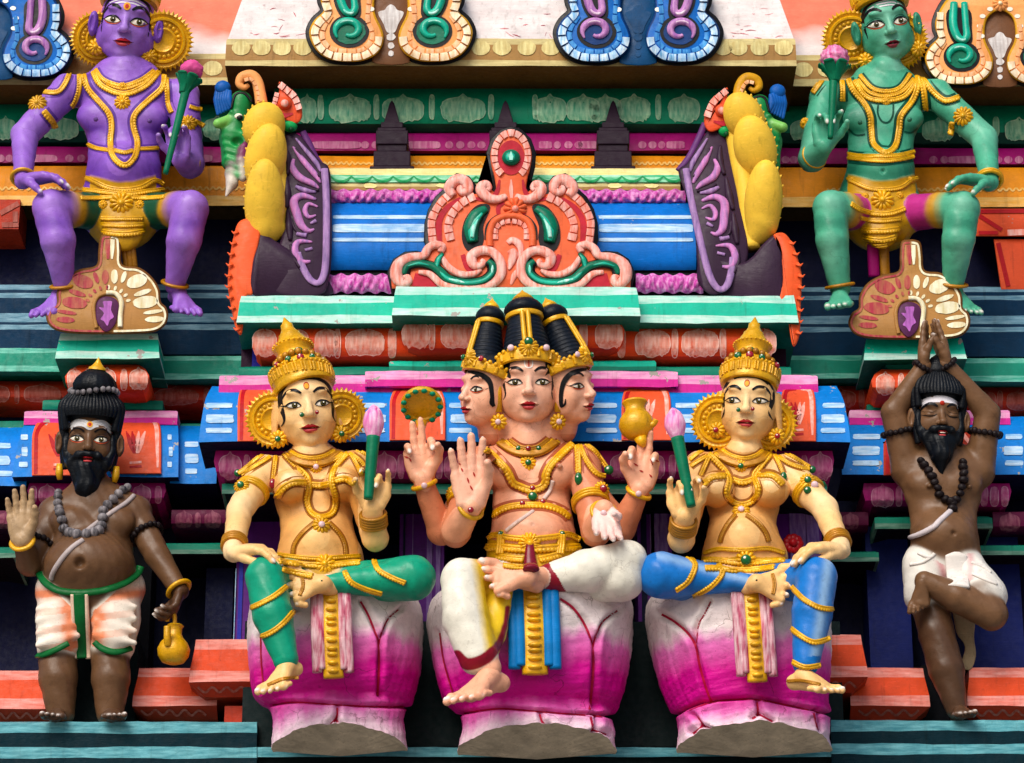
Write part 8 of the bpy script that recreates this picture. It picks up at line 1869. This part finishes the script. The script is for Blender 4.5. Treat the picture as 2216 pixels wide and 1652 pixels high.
# ---- the coral crest in front of the barrel roof
CORAL = paint('coral_paint', rgb(226, 100, 58), var=.14); CORR = paint('coral_crimson_paint', rgb(178, 22, 44), var=.25); CORP = brushy('salmon_white_paint', rgb(250, 208, 200), rgb(236, 130, 110), bias=.46)
def crest():
    cx = 1106.; d = 176; U = lambda p, q=-1: [(cx+(u if q < 0 else -u)/4., 268.9+y/4.) for u, y in p]
    t = thing('roof_crest', 'large coral scrolled crest with turquoise inlays in front of the blue barrel roof', 'roof crest', P(cx, 624, d))
    half = [(0, 48), (-70, 72), (-140, 140), (-178, 250), (-170, 360), (-142, 470), (-130, 585), (-170, 570), (-215, 512), (-262, 535), (-280, 595), (-330, 600), (-330, 545), (-385, 475), (-465, 455), (-530, 500), (-552, 575), (-625, 645), (-682, 745), (-712, 855), (-716, 1000), (-690, 1090), (-745, 1142), (-820, 1128), (-910, 1135), (-990, 1185), (-1035, 1285), (-1032, 1425)]
    full = half+[(-u, y) for u, y in half[:0:-1]]; o = np.array(U(full))
    m = MB(); plate(m, grow(o, 10)*np.array([1, 1])+np.array([0, 2]), d-32, 30, INK, soft=2); m.build('backing', t, sharp=35)  # black plate stands in for the dark shadow round the crest on the vault
    m = MB(); q = np.concatenate([spline(U(half), 4), spline(U([(-u, y) for u, y in half[::-1]]), 4)[:-1]]); plate(m, q, d, 34, CORAL, soft=5); b = m.build('body', t, sharp=35)
    on = lambda x, y: P(x, y, d+1.4); m = MB()
    for q_ in (-1, 1):
        stroke(m, spline(U([(-440, 640), (-560, 730), (-625, 860), (-610, 1060)], q_), 6), [6, 12, 14, 8], on, CORR); stroke(m, spline(U([(-100, 480), (-130, 600), (-230, 650), (-330, 640)], q_), 6), [4, 10, 10, 5], on, CORR)
        stroke(m, spline(U([(-420, 1130), (-380, 1230), (-330, 1290), (-420, 1300), (-560, 1220)], q_), 6), [10, 14, 10, 8, 3], on, CORR); stroke(m, spline(U([(-60, 680), (-110, 720), (-100, 800), (-40, 830)], q_), 6), [6, 10, 8, 4], on, CORR)
        decal(m, U([(-830, 1290), (-700, 1300), (-560, 1390), (-700, 1412), (-860, 1400)], q_), on, CORR, 2); decal(m, U(spline([(-180, 720), (-250, 690), (-330, 730), (-410, 850), (-425, 1000), (-370, 1100), (-270, 1080), (-235, 990), (-240, 880)], 4, True).tolist(), q_), lambda x, y: P(x, y, d+1.8), INK, 3)
        stroke(m, spline(U([(-225, 1000), (-200, 880), (-120, 800), (-20, 790)], q_), 6), [3, 9, 8, 3], on, INK)
    stroke(m, spline(U([(0, 480), (0, 560), (4, 650)]), 6), [3, 9, 5], on, CORP)
    decal(m, U(ell2(0, 290, 118, 150, 24).tolist()), lambda x, y: P(x, y, d+1.8), CORR, 2)
    m.build('painted_line', t, sharp=0)
    m = MB(); ring = [(math.cos(a)*145, 270-math.sin(a)*195) for a in np.linspace(-1.0, math.pi+1.0, 26)]; segs(m, U(ring), d, 15, CORP, 15, 6)
    for q_ in (-1, 1):
        segs(m, U([(-672, 1040), (-690, 860), (-655, 750), (-590, 660), (-520, 600)], q_), d, 17, CORP, 17, 6); segs(m, U([(-520, 1010), (-545, 880), (-500, 760), (-410, 670), (-310, 620)], q_), d, 19, CORP, 17, 7)
        segs(m, U([(-135, 1000), (-130, 900), (-80, 850), (-5, 835)], q_), d, 13, CORP, 13, 6)
        ptube(m, U([(-185, 1060), (-185, 950), (-150, 850), (-60, 800), (0, 798)], q_), d+2, 8, CORAL, .9)
    m.build('scale_border', t, sharp=50)
    for q_ in (-1, 1):
        m = MB()
        ptube(m, U([(-500, 620), (-535, 560), (-500, 500), (-440, 480), (-385, 510), (-375, 570), (-420, 590), (-445, 560), (-430, 540)], q_), d+3, [9, 13, 14, 14, 12, 10, 8, 7], CORP, .7, 5); ptube(m, U([(-40, 620), (-110, 650), (-190, 640), (-250, 590), (-255, 540), (-215, 520), (-190, 550), (-205, 572)], q_), d+3, [6, 10, 12, 13, 12, 10, 7, 6], CORP, .7, 5)
        ptube(m, U([(-610, 1110), (-600, 1060), (-660, 1045), (-720, 1080), (-760, 1140), (-880, 1160), (-975, 1220), (-990, 1320), (-940, 1380), (-890, 1360), (-900, 1320), (-930, 1330)], q_), d+3, [7, 10, 10, 10, 10, 12, 14, 14, 12, 9, 7, 6], CORP, .7, 5)
        ptube(m, U([(-800, 1280), (-700, 1300), (-590, 1390), (-420, 1420), (-220, 1410), (-100, 1320), (-90, 1200), (-160, 1110), (-260, 1095), (-340, 1140), (-330, 1210), (-280, 1230), (-240, 1200), (-262, 1180)], q_), d+3, [5, 8, 9, 10, 10, 11, 11, 11, 12, 12, 11, 9, 7, 6], CORP, .7, 5)
        ptube(m, U([(-600, 1150), (-540, 1240), (-440, 1300), (-330, 1300), (-260, 1260)], q_), d+2, [6, 8, 9, 8, 5], CORP, .7, 5)
        m.build('volute', t, sharp=0)
        m = MB(); S_ = [(-930, 1300), (-900, 1230), (-800, 1205), (-690, 1225), (-620, 1270), (-540, 1340), (-400, 1372), (-250, 1355), (-165, 1290), (-160, 1220), (-200, 1185)]
        ptube(m, U(S_, q_), d+1.5, 13, INK, .35, 5); ptube(m, U(S_, q_), d+5, [5, 8, 8, 9, 10, 10, 9, 9, 8, 8, 5], TURQD, .7, 5); ptube(m, U(S_[1:4], q_), d+10, [1, 4, 1], TURQ, .6, 5); ptube(m, U(S_[4:10], q_), d+10.5, [2, 5, 5, 5, 4, 1], TURQ, .6, 5); ptube(m, U(S_[5:7], q_), d+13, [1, 4, 1], TURQL, .6, 8); ptube(m, U(S_[8:10], q_), d+13, [1, 3, 1], TURQL, .6, 8)
        ptube(m, U([(-650, 1250), (-630, 1170), (-590, 1120)], q_), d+5, [8, 7, 4], TURQD, .7, 5); ptube(m, U([(-645, 1240), (-628, 1170), (-595, 1130)], q_), d+9, [3, 5, 1], TURQ, .6, 5)
        ptube(m, U([(-215, 730), (-300, 790), (-345, 900), (-330, 1020)], q_), d+3, [8, 15, 17, 12], TURQD, .7, 6, 14); ptube(m, U([(-250, 770), (-310, 840), (-340, 930), (-335, 1010)], q_), d+11, [3, 8, 9, 5], TURQ, .5, 6); ptube(m, U([(-285, 820), (-325, 900), (-338, 980)], q_), d+16, [1, 5, 4], TURQL, .5, 6)
        m.build('inlay', t, sharp=0)
    m = MB(); ball(m, P(*U([(0, 290)])[0], d+4), (20, 12, 19), TURQD, 20, 12); ball(m, P(*U([(-6, 285)])[0], d+13), (11, 5, 12), TURQ, 14, 8); decal(m, U([(0, 232), (20, 280), (14, 310), (-14, 310), (-20, 280)]), lambda x, y: P(x, y, d+19), TURQL, 2); m.build('boss', t, sharp=0)
    m = MB(); rosette(m, P(*U([(36, 735)])[0], d+2), nrm([0, -1, -.35]), 26, CORAL, 11, CORP); m.build('flower', t, sharp=50)
    m = MB(); ptube(m, U([(-30, 1030), (10, 1005), (60, 1030), (85, 1090), (70, 1160)]), d+1, [6, 9, 10, 7, 2], CORP, .5); ptube(m, U([(0, 1090), (20, 1130), (0, 1200), (-20, 1260)]), d+2, [9, 11, 8, 2], CORP, .5); ptube(m, U([(70, 1270), (30, 1310), (0, 1390)]), d+1, [9, 7, 2], CORP, .5); m.build('brush_relief', t, sharp=0)
crest()
# ---- the flaring ends of the barrel roof
AUBD = paint('aubergine_gloss_paint', rgb(52, 32, 54), rough=.42, var=.12, dirt=.3); LAV = brushy('lavender_paint', rgb(176, 136, 190), rgb(124, 96, 150), bias=.5); ORC = brushy('orchid_leaf_paint', rgb(214, 132, 196), rgb(150, 110, 172), bias=.5); YEL = paint('yellow_petal_paint', rgb(240, 196, 64), var=.12, dirt=.35); ORN = paint('bright_orange_paint', rgb(234, 92, 44), var=.12, dirt=.3)
def roof_end(q):
    lab = 'flaring roof end with dark leaf panel and orange rim near the purple guardian' if q < 0 else 'flaring roof end with dark leaf panel and orange rim near the green guardian'
    M = (lambda x, y: (x, y)) if q < 0 else (lambda x, y: (2216-x+(y-480)*.24-2, y+max(0, y-380)*.06))
    K = lambda p: [M(x, y) for x, y in p]; PP = lambda x, y, d: P(*M(x, y), d)
    t = thing('roof_end', lab, 'roof end', PP(640, 636, 130))
    dd = lambda x, y: 116+(y-300)*.12
    m = MB(); o = [(610, 306), (630, 288), (652, 296), (672, 322), (692, 348), (712, 364), (717, 420), (718, 540), (712, 604), (694, 638), (620, 640), (570, 620), (590, 560), (612, 500), (606, 400)]
    o = K(o) if q < 0 else [(1468, 372), (1488, 352), (1516, 306), (1542, 276), (1572, 300), (1594, 350), (1608, 420), (1618, 500), (1614, 575), (1566, 632), (1530, 634), (1512, 594), (1503, 500), (1487, 430)]
    plate(m, spline(o, 5, True), dd, 70, AUBD, soft=6); m.build('leaf_panel', t, sharp=40)
    m = MB(); sp_ = [(590, 262, 112), (598, 340, 118), (602, 430, 124), (606, 512, 120)] if q < 0 else [(1588, 240, 108), (1598, 330, 116), (1616, 430, 124), (1626, 540, 122)]
    tube(m, spline([P(*p) for p in sp_], 8), np.linspace(24, 20, 25), YEL, 14); m.build('petal_spine', t, sharp=0)
    dh, dr = ([(561, 494), (585, 514), (612, 532), (640, 550), (662, 570), (690, 592), (714, 612), (712, 640), (600, 640), (545, 636), (547, 570), (556, 530)], [(517, 481), (540, 474), (563, 490), (560, 530), (550, 570), (548, 634), (533, 642), (528, 680), (523, 724), (511, 714), (501, 670), (493, 616), (497, 560), (506, 510)]) if q < 0 else ([(1676, 508), (1650, 530), (1628, 556), (1602, 570), (1560, 560), (1518, 556), (1508, 596), (1518, 622), (1546, 640), (1631, 660), (1690, 664), (1693, 563), (1687, 525)], [(1674, 509), (1697, 505), (1716, 530), (1728, 565), (1735, 600), (1733, 660), (1730, 726), (1716, 750), (1706, 700), (1700, 674), (1687, 662), (1688, 563), (1683, 530)])
    xc = 550 if q < 0 else 1688
    m = MB(); plate(m, spline(dh, 5, True), lambda x, y: 156-abs(x-xc)*.16+14*math.exp(-((y-585)/60.)**2), 80, AUBD, soft=6); m.build('horn', t, sharp=0)
    m = MB(); plate(m, spline(dr, 5, True), lambda x, y: 164-abs(x-xc)*.2, 70, ORN, soft=5); e = spline([(507, 505), (497, 560), (492, 616), (500, 670), (511, 714)] if q < 0 else [(1716, 528), (1729, 565), (1736, 600), (1734, 660), (1731, 722)], 8); e, _ = resample(e, 24); sg = -1 if q < 0 else 1
    for x, y in e: tube(m, [P(x-sg*8, y-4, 158), P(x+sg*1, y, 160), P(x+sg*6, y-5, 158)], [6, 3.6, .8], ORN, 8, .45)
    m.build('rim', t, sharp=0)
    m = MB(); l = K([(702, 366), (706, 430), (706, 540), (702, 590), (690, 612), (672, 606), (656, 580), (644, 548)]); qv = spline(l, 6); tube(m, [P(x, y, dd(0, y)+2) for x, y in qv], 8, LAV, 10, .5); m.build('edge_band', t, sharp=0)
    m = MB()
    for p, w, mt in (([(640, 300), (662, 326), (684, 352), (694, 372)], [2, 5, 6, 2], LAV), ([(634, 318), (656, 348), (680, 376), (694, 396)], [2, 7, 7, 2], ORC), ([(636, 345), (632, 362), (648, 384), (676, 398), (690, 408)], [3, 8, 9, 7, 2], ORC), ([(640, 404), (660, 412), (684, 416)], [4, 7, 3], LAV), ([(684, 432), (654, 424), (636, 436), (642, 462), (652, 488), (668, 500), (680, 496)], [3, 8, 10, 10, 9, 6, 2], ORC), ([(688, 448), (668, 442), (660, 456), (668, 470), (684, 466)], [2, 5, 6, 5, 2], ORC), ([(684, 478), (672, 484)], [5, 3], LAV), ([(642, 506), (664, 510)], [5, 6], LAV), ([(676, 524), (646, 524), (638, 544), (652, 566), (672, 566)], [2, 7, 9, 7, 3], ORC), ([(676, 538), (660, 542)], [4, 4], LAV), ([(654, 584), (664, 596)], [5, 3], LAV)):
        qv = spline(K(p), 6); tube(m, [P(x, y, dd(0, y)+1) for x, y in qv], np.interp(np.linspace(0, 1, len(qv)), np.linspace(0, 1, len(w)), w), mt, 10, .75)
    m.build('leaf_relief', t, sharp=0)
    m = MB()
    for p, w in (([(616, 316), (624, 346), (622, 378)], [3, 8, 4]), ([(620, 384), (622, 420), (620, 450)], [3, 9, 4]), ([(622, 456), (626, 490), (628, 520)], [3, 9, 4]), ([(640, 322), (664, 356), (690, 384)], 3), ([(644, 398), (668, 408), (690, 412)], 3), ([(630, 474), (640, 498), (660, 508)], 3), ([(630, 530), (634, 556), (650, 580)], 4)):
        qv = spline(K(p), 6); w = w if np.isscalar(w) else np.interp(np.linspace(0, 1, len(qv)), np.linspace(0, 1, len(w)), w); tube(m, [P(x, y, dd(0, y)+2) for x, y in qv], w, AUBD, 8, .9)
    ptube(m, K([(700, 366), (682, 340), (668, 310), (655, 286)]) if q < 0 else [(1468, 370), (1492, 340), (1512, 300), (1526, 268)], 100, 8, paint('plum_strip_paint', rgb(96, 46, 110)), .6); m.build('leaf_rib', t, sharp=0)
    # yellow petals
    Y = np.array(rgb(238, 186, 46))
    pet = ([(571, 274, 46, 54, -16), (575, 342, 45, 76, -9), (573, 440, 44, 96, 2)], [(606, 498, 18, 26)]) if q < 0 else ([(1611, 256, 43, 60, 24), (1634, 320, 46, 72, 12), (1652, 436, 41, 90, -6)], [(1628, 520, 24, 34)])
    for k, (x, y, rx, ry, ro) in enumerate(pet[0]):
        sd = Solid(); R = frame(nrm(CAM-P(x, y, 160))); a = math.radians(ro); R2 = R@np.array([[math.cos(a), -math.sin(a), 0], [math.sin(a), math.cos(a), 0], [0, 0, 1]])
        c = P(x, y, 142+k*9); sd.ell(c, (rx, ry, 34), 6, Y, R=R2); s_ = -1 if q < 0 else 1
        if k == 2: sd.cap(c-R2[:, 1]*ry*.6, P(pet[1][0][0], pet[1][0][1], 128), 26, 14, 20, Y)
        V, F, C = solid_mesh(sd, 2.2); m = MB(); m.add(V, F, YEL)
        for j in range(10):
            b = math.pi*(.12+.76*j/9)*1; u = np.array([s_*math.sin(b)*rx*.99, math.cos(b)*ry*.99, 0]); e = np.array([s_*math.sin(b)*(rx+3), math.cos(b)*(ry+2)+3, 1]); tube(m, [c+R2@u*.97, c+R2@e], [4.5, 1.], YEL, 8, .5)
        m.build('petal', t, sharp=0)
roof_end(-1); roof_end(1)
# ---- coral curls, peach hooks and the little green beasts above the roof ends
def coral_curl(q):
    M = (lambda x, y: (x, y)) if q < 0 else (lambda x, y: (2178-x, y*1.06+2)); K = lambda p: [M(x, y) for x, y in p]; lab = 'small coral scaled curl above the yellow petals beside the purple guardian' if q < 0 else 'small coral scaled curl above the yellow petals beside the green guardian'
    t = thing('coral_curl', lab, 'ornament', P(*M(625, 262), 120)); m = MB()
    plate(m, spline(K([(604, 176), (616, 190), (632, 194), (646, 214), (654, 240), (652, 258), (640, 268), (616, 260), (590, 244), (586, 232), (596, 212), (604, 198)]), 4, True), 128, 40, VERM, soft=6); m.build('body', t, sharp=40)
    m = MB(); segs(m, K([(604, 182), (622, 196), (638, 212), (648, 238)]), 128, 15, CORP, 15, 7); segs(m, K([(600, 200), (596, 216), (592, 230)]), 128, 10, CORP, 12, 5); m.build('scale_border', t, sharp=50)
    m = MB(); x, y = M(616, 224); ball(m, P(x, y, 132), (15, 10, 15), VERM, 16, 10); ball(m, P(x, y, 141), (9, 6, 9), CORP, 12, 8); m.build('boss', t, sharp=0)
    m = MB(); stroke(m, spline(K([(592, 236), (610, 250), (634, 246)]), 5), [3, 12, 4], lambda x, y: P(x, y, 129.5), CORR); m.build('painted_line', t, sharp=0)
coral_curl(-1); coral_curl(1)
def hook(q):
    M = (lambda x, y: (x, y)) if q < 0 else (lambda x, y: (2160-x, y+6)); K = lambda p: [M(x, y) for x, y in p]; mt = PEACH if q < 0 else PEACHD
    t = thing('scroll_hook', 'peach curled hook under the cornice near the purple guardian' if q < 0 else 'ochre curled hook under the cornice above the yellow petals near the green guardian', 'ornament', P(*M(560, 222), 90)); m = MB()
    ptube(m, K([(566, 226), (562, 200), (556, 176), (542, 164), (524, 168), (518, 182), (528, 190), (538, 184)]), 112, [14, 13, 13, 14, 12, 9, 7, 5], mt, .9, 6, 12); m.build('scroll', t, sharp=0)
    m = MB(); segs(m, K([(560, 218), (556, 192), (544, 172), (528, 174)]), 123, 8, PEACH2, 12, 3); m.build('scale_border', t, sharp=50)
hook(-1); hook(1)
def beast(q):
    M = (lambda x, y: (x, y)) if q < 0 else (lambda x, y: (2166-x+(y-260)*.02, y+8)); PP = lambda x, y, d: P(*M(x, y), d)
    lab = 'small green winged beast with pale claws beside the purple guardian' if q < 0 else 'small green beast half hidden behind yellow petals beside the green guardian'
    t = thing('beast_figure', lab, 'beast figure', PP(505, 380, 60)); G = np.array(rgb(14, 128, 62)); GL_ = np.array(rgb(120, 190, 90)); W_ = np.array(rgb(206, 198, 188)); MG = np.array(rgb(122, 26, 92)); BL = np.array(rgb(10, 76, 160))
    sd = Solid(); sd.ell(PP(522, 222, 92), (25, 24, 27), 8, G); sd.cap(PP(520, 240, 92), PP(506, 300, 80), 22, 31, 10, G); sd.cap(PP(506, 300, 80), PP(498, 352, 82), 30, 19, 10, G); sd.cap(PP(500, 260, 96), PP(472, 268, 112), 13, 11, 8, GL_); sd.cap(PP(530, 300, 96), PP(534, 340, 96), 14, 12, 8, G)
    sd.cap(PP(530, 322, 104), PP(522, 350, 104), 15, 12, 5, MG); sd.cap(PP(504, 362, 92), PP(502, 376, 92), 16, 15, 5, MG); sd.cap(PP(524, 350, 106), PP(526, 386, 106), 10, 8, 5, W_); sd.chain([PP(502, 378, 94), PP(502, 398, 98), PP(490, 424, 102)], [15, 13, 3], 6, W_); sd.cap(PP(508, 250, 104), PP(502, 244, 108), 8, 6, 4, G)
    for k in range(7): y_ = 282+k*15; sd.cap(PP(484+k*2, y_, 100), PP(524-k, y_+9, 106), 6, 7, 7, G if k % 2 else G*1.5)
    sd.ell(PP(514, 306, 112), (12, 12, 10), 6, None, -1)
    V, F, C = solid_mesh(sd, 2.0); m = MB(); m.add(V, F, SKIN, C); m.build('body', t, sharp=0, cols=True)
    m = MB()
    for k in range(6):
        ptube(m, [M(472+k*5, 186+k*2), M(470+k*5, 216), M(472+k*6, 250-k*3)], 96+k*2, [4, 9, 3], paint('wing_blue_paint', rgb(10, 86, 168), var=.3), .7, 6)
    ball(m, PP(482, 190, 98), (18, 12, 17), paint('wing_blue_paint', rgb(10, 86, 168)), 14, 9); m.build('wing', t, sharp=0)
    m = MB(); x, y = M(516, 252); ball(m, P(x, y, 113), (9, 5, 7), EYEW, 14, 8); ball(m, P(x+3, y+3, 116), (7, 4, 6), INK, 12, 8); m.build('eye', t, sharp=0)
    m = MB(); ptube(m, [M(500, 236), M(510, 206), M(530, 204), M(546, 222)], 112, [2, 4, 4, 2], INK, .8, 6); x, y = M(624, 273); m.build('brow_line', t, sharp=0)
beast(-1); beast(1)
for q, x, y in ((-1, 628, 274), (1, 1570, 284)):
    m = MB(); ball(m, P(x, y, 118), (16, 12, 13), paint('bright_green_paint', rgb(16, 160, 84)), 16, 10); ball(m, P(x+2, y+6, 127), (6, 5, 6), paint('green_pit_paint', rgb(6, 74, 40)), 10, 7)
    solo(m.build('green_knob', None, sharp=0), 'small bright green knob under the coral curl beside the '+('purple' if q < 0 else 'green')+' guardian', 'ornament')
# ---------------------------------------------------------------- camera, sky and sun
cam = bpy.data.cameras.new('camera'); co_ = bpy.data.objects.new('camera', cam); COL.objects.link(co_)
cam.sensor_width = 36; cam.lens = 36*L/2216.; cam.clip_end = 2000; cam.clip_start = .1
co_.location = (CAM[0]*S, CAM[1]*S, CAM[2]*S+CAMH); co_.rotation_euler = (math.radians(90)+TH, 0, 0)
scene.camera = co_
wd = bpy.data.worlds.new('World'); scene.world = wd; wd.use_nodes = True
nt = wd.node_tree; bg = nt.nodes['Background']; sky = nt.nodes.new('ShaderNodeTexSky'); sky.sky_type = 'NISHITA'; sky.sun_disc = False
SUN_EL, SUN_AZ = math.radians(40), math.radians(-24)     # azimuth from straight in front of the wall, towards the left
sky.sun_elevation = SUN_EL
sd = Vector((math.sin(SUN_AZ)*math.cos(SUN_EL), -math.cos(SUN_AZ)*math.cos(SUN_EL), math.sin(SUN_EL)))   # towards the sun
sky.sun_rotation = math.atan2(sd.x, sd.y)
sky.air_density = 1.0; sky.dust_density = 3.0; sky.ozone_density = 1.0
nt.links.new(sky.outputs[0], bg.inputs[0]); bg.inputs[1].default_value = .084
su = bpy.data.lights.new('sun', 'SUN'); su.energy = 1.85; su.angle = math.radians(36); su.color = (1, .95, .87)
so = bpy.data.objects.new('sun', su); COL.objects.link(so); so.rotation_euler = (-sd).to_track_quat('-Z', 'Y').to_euler()
scene.view_settings.view_transform = 'Standard'; scene.view_settings.look = 'None'; scene.view_settings.exposure = .52
scene.cycles.max_bounces = 6; scene.cycles.diffuse_bounces = 3; scene.cycles.glossy_bounces = 2
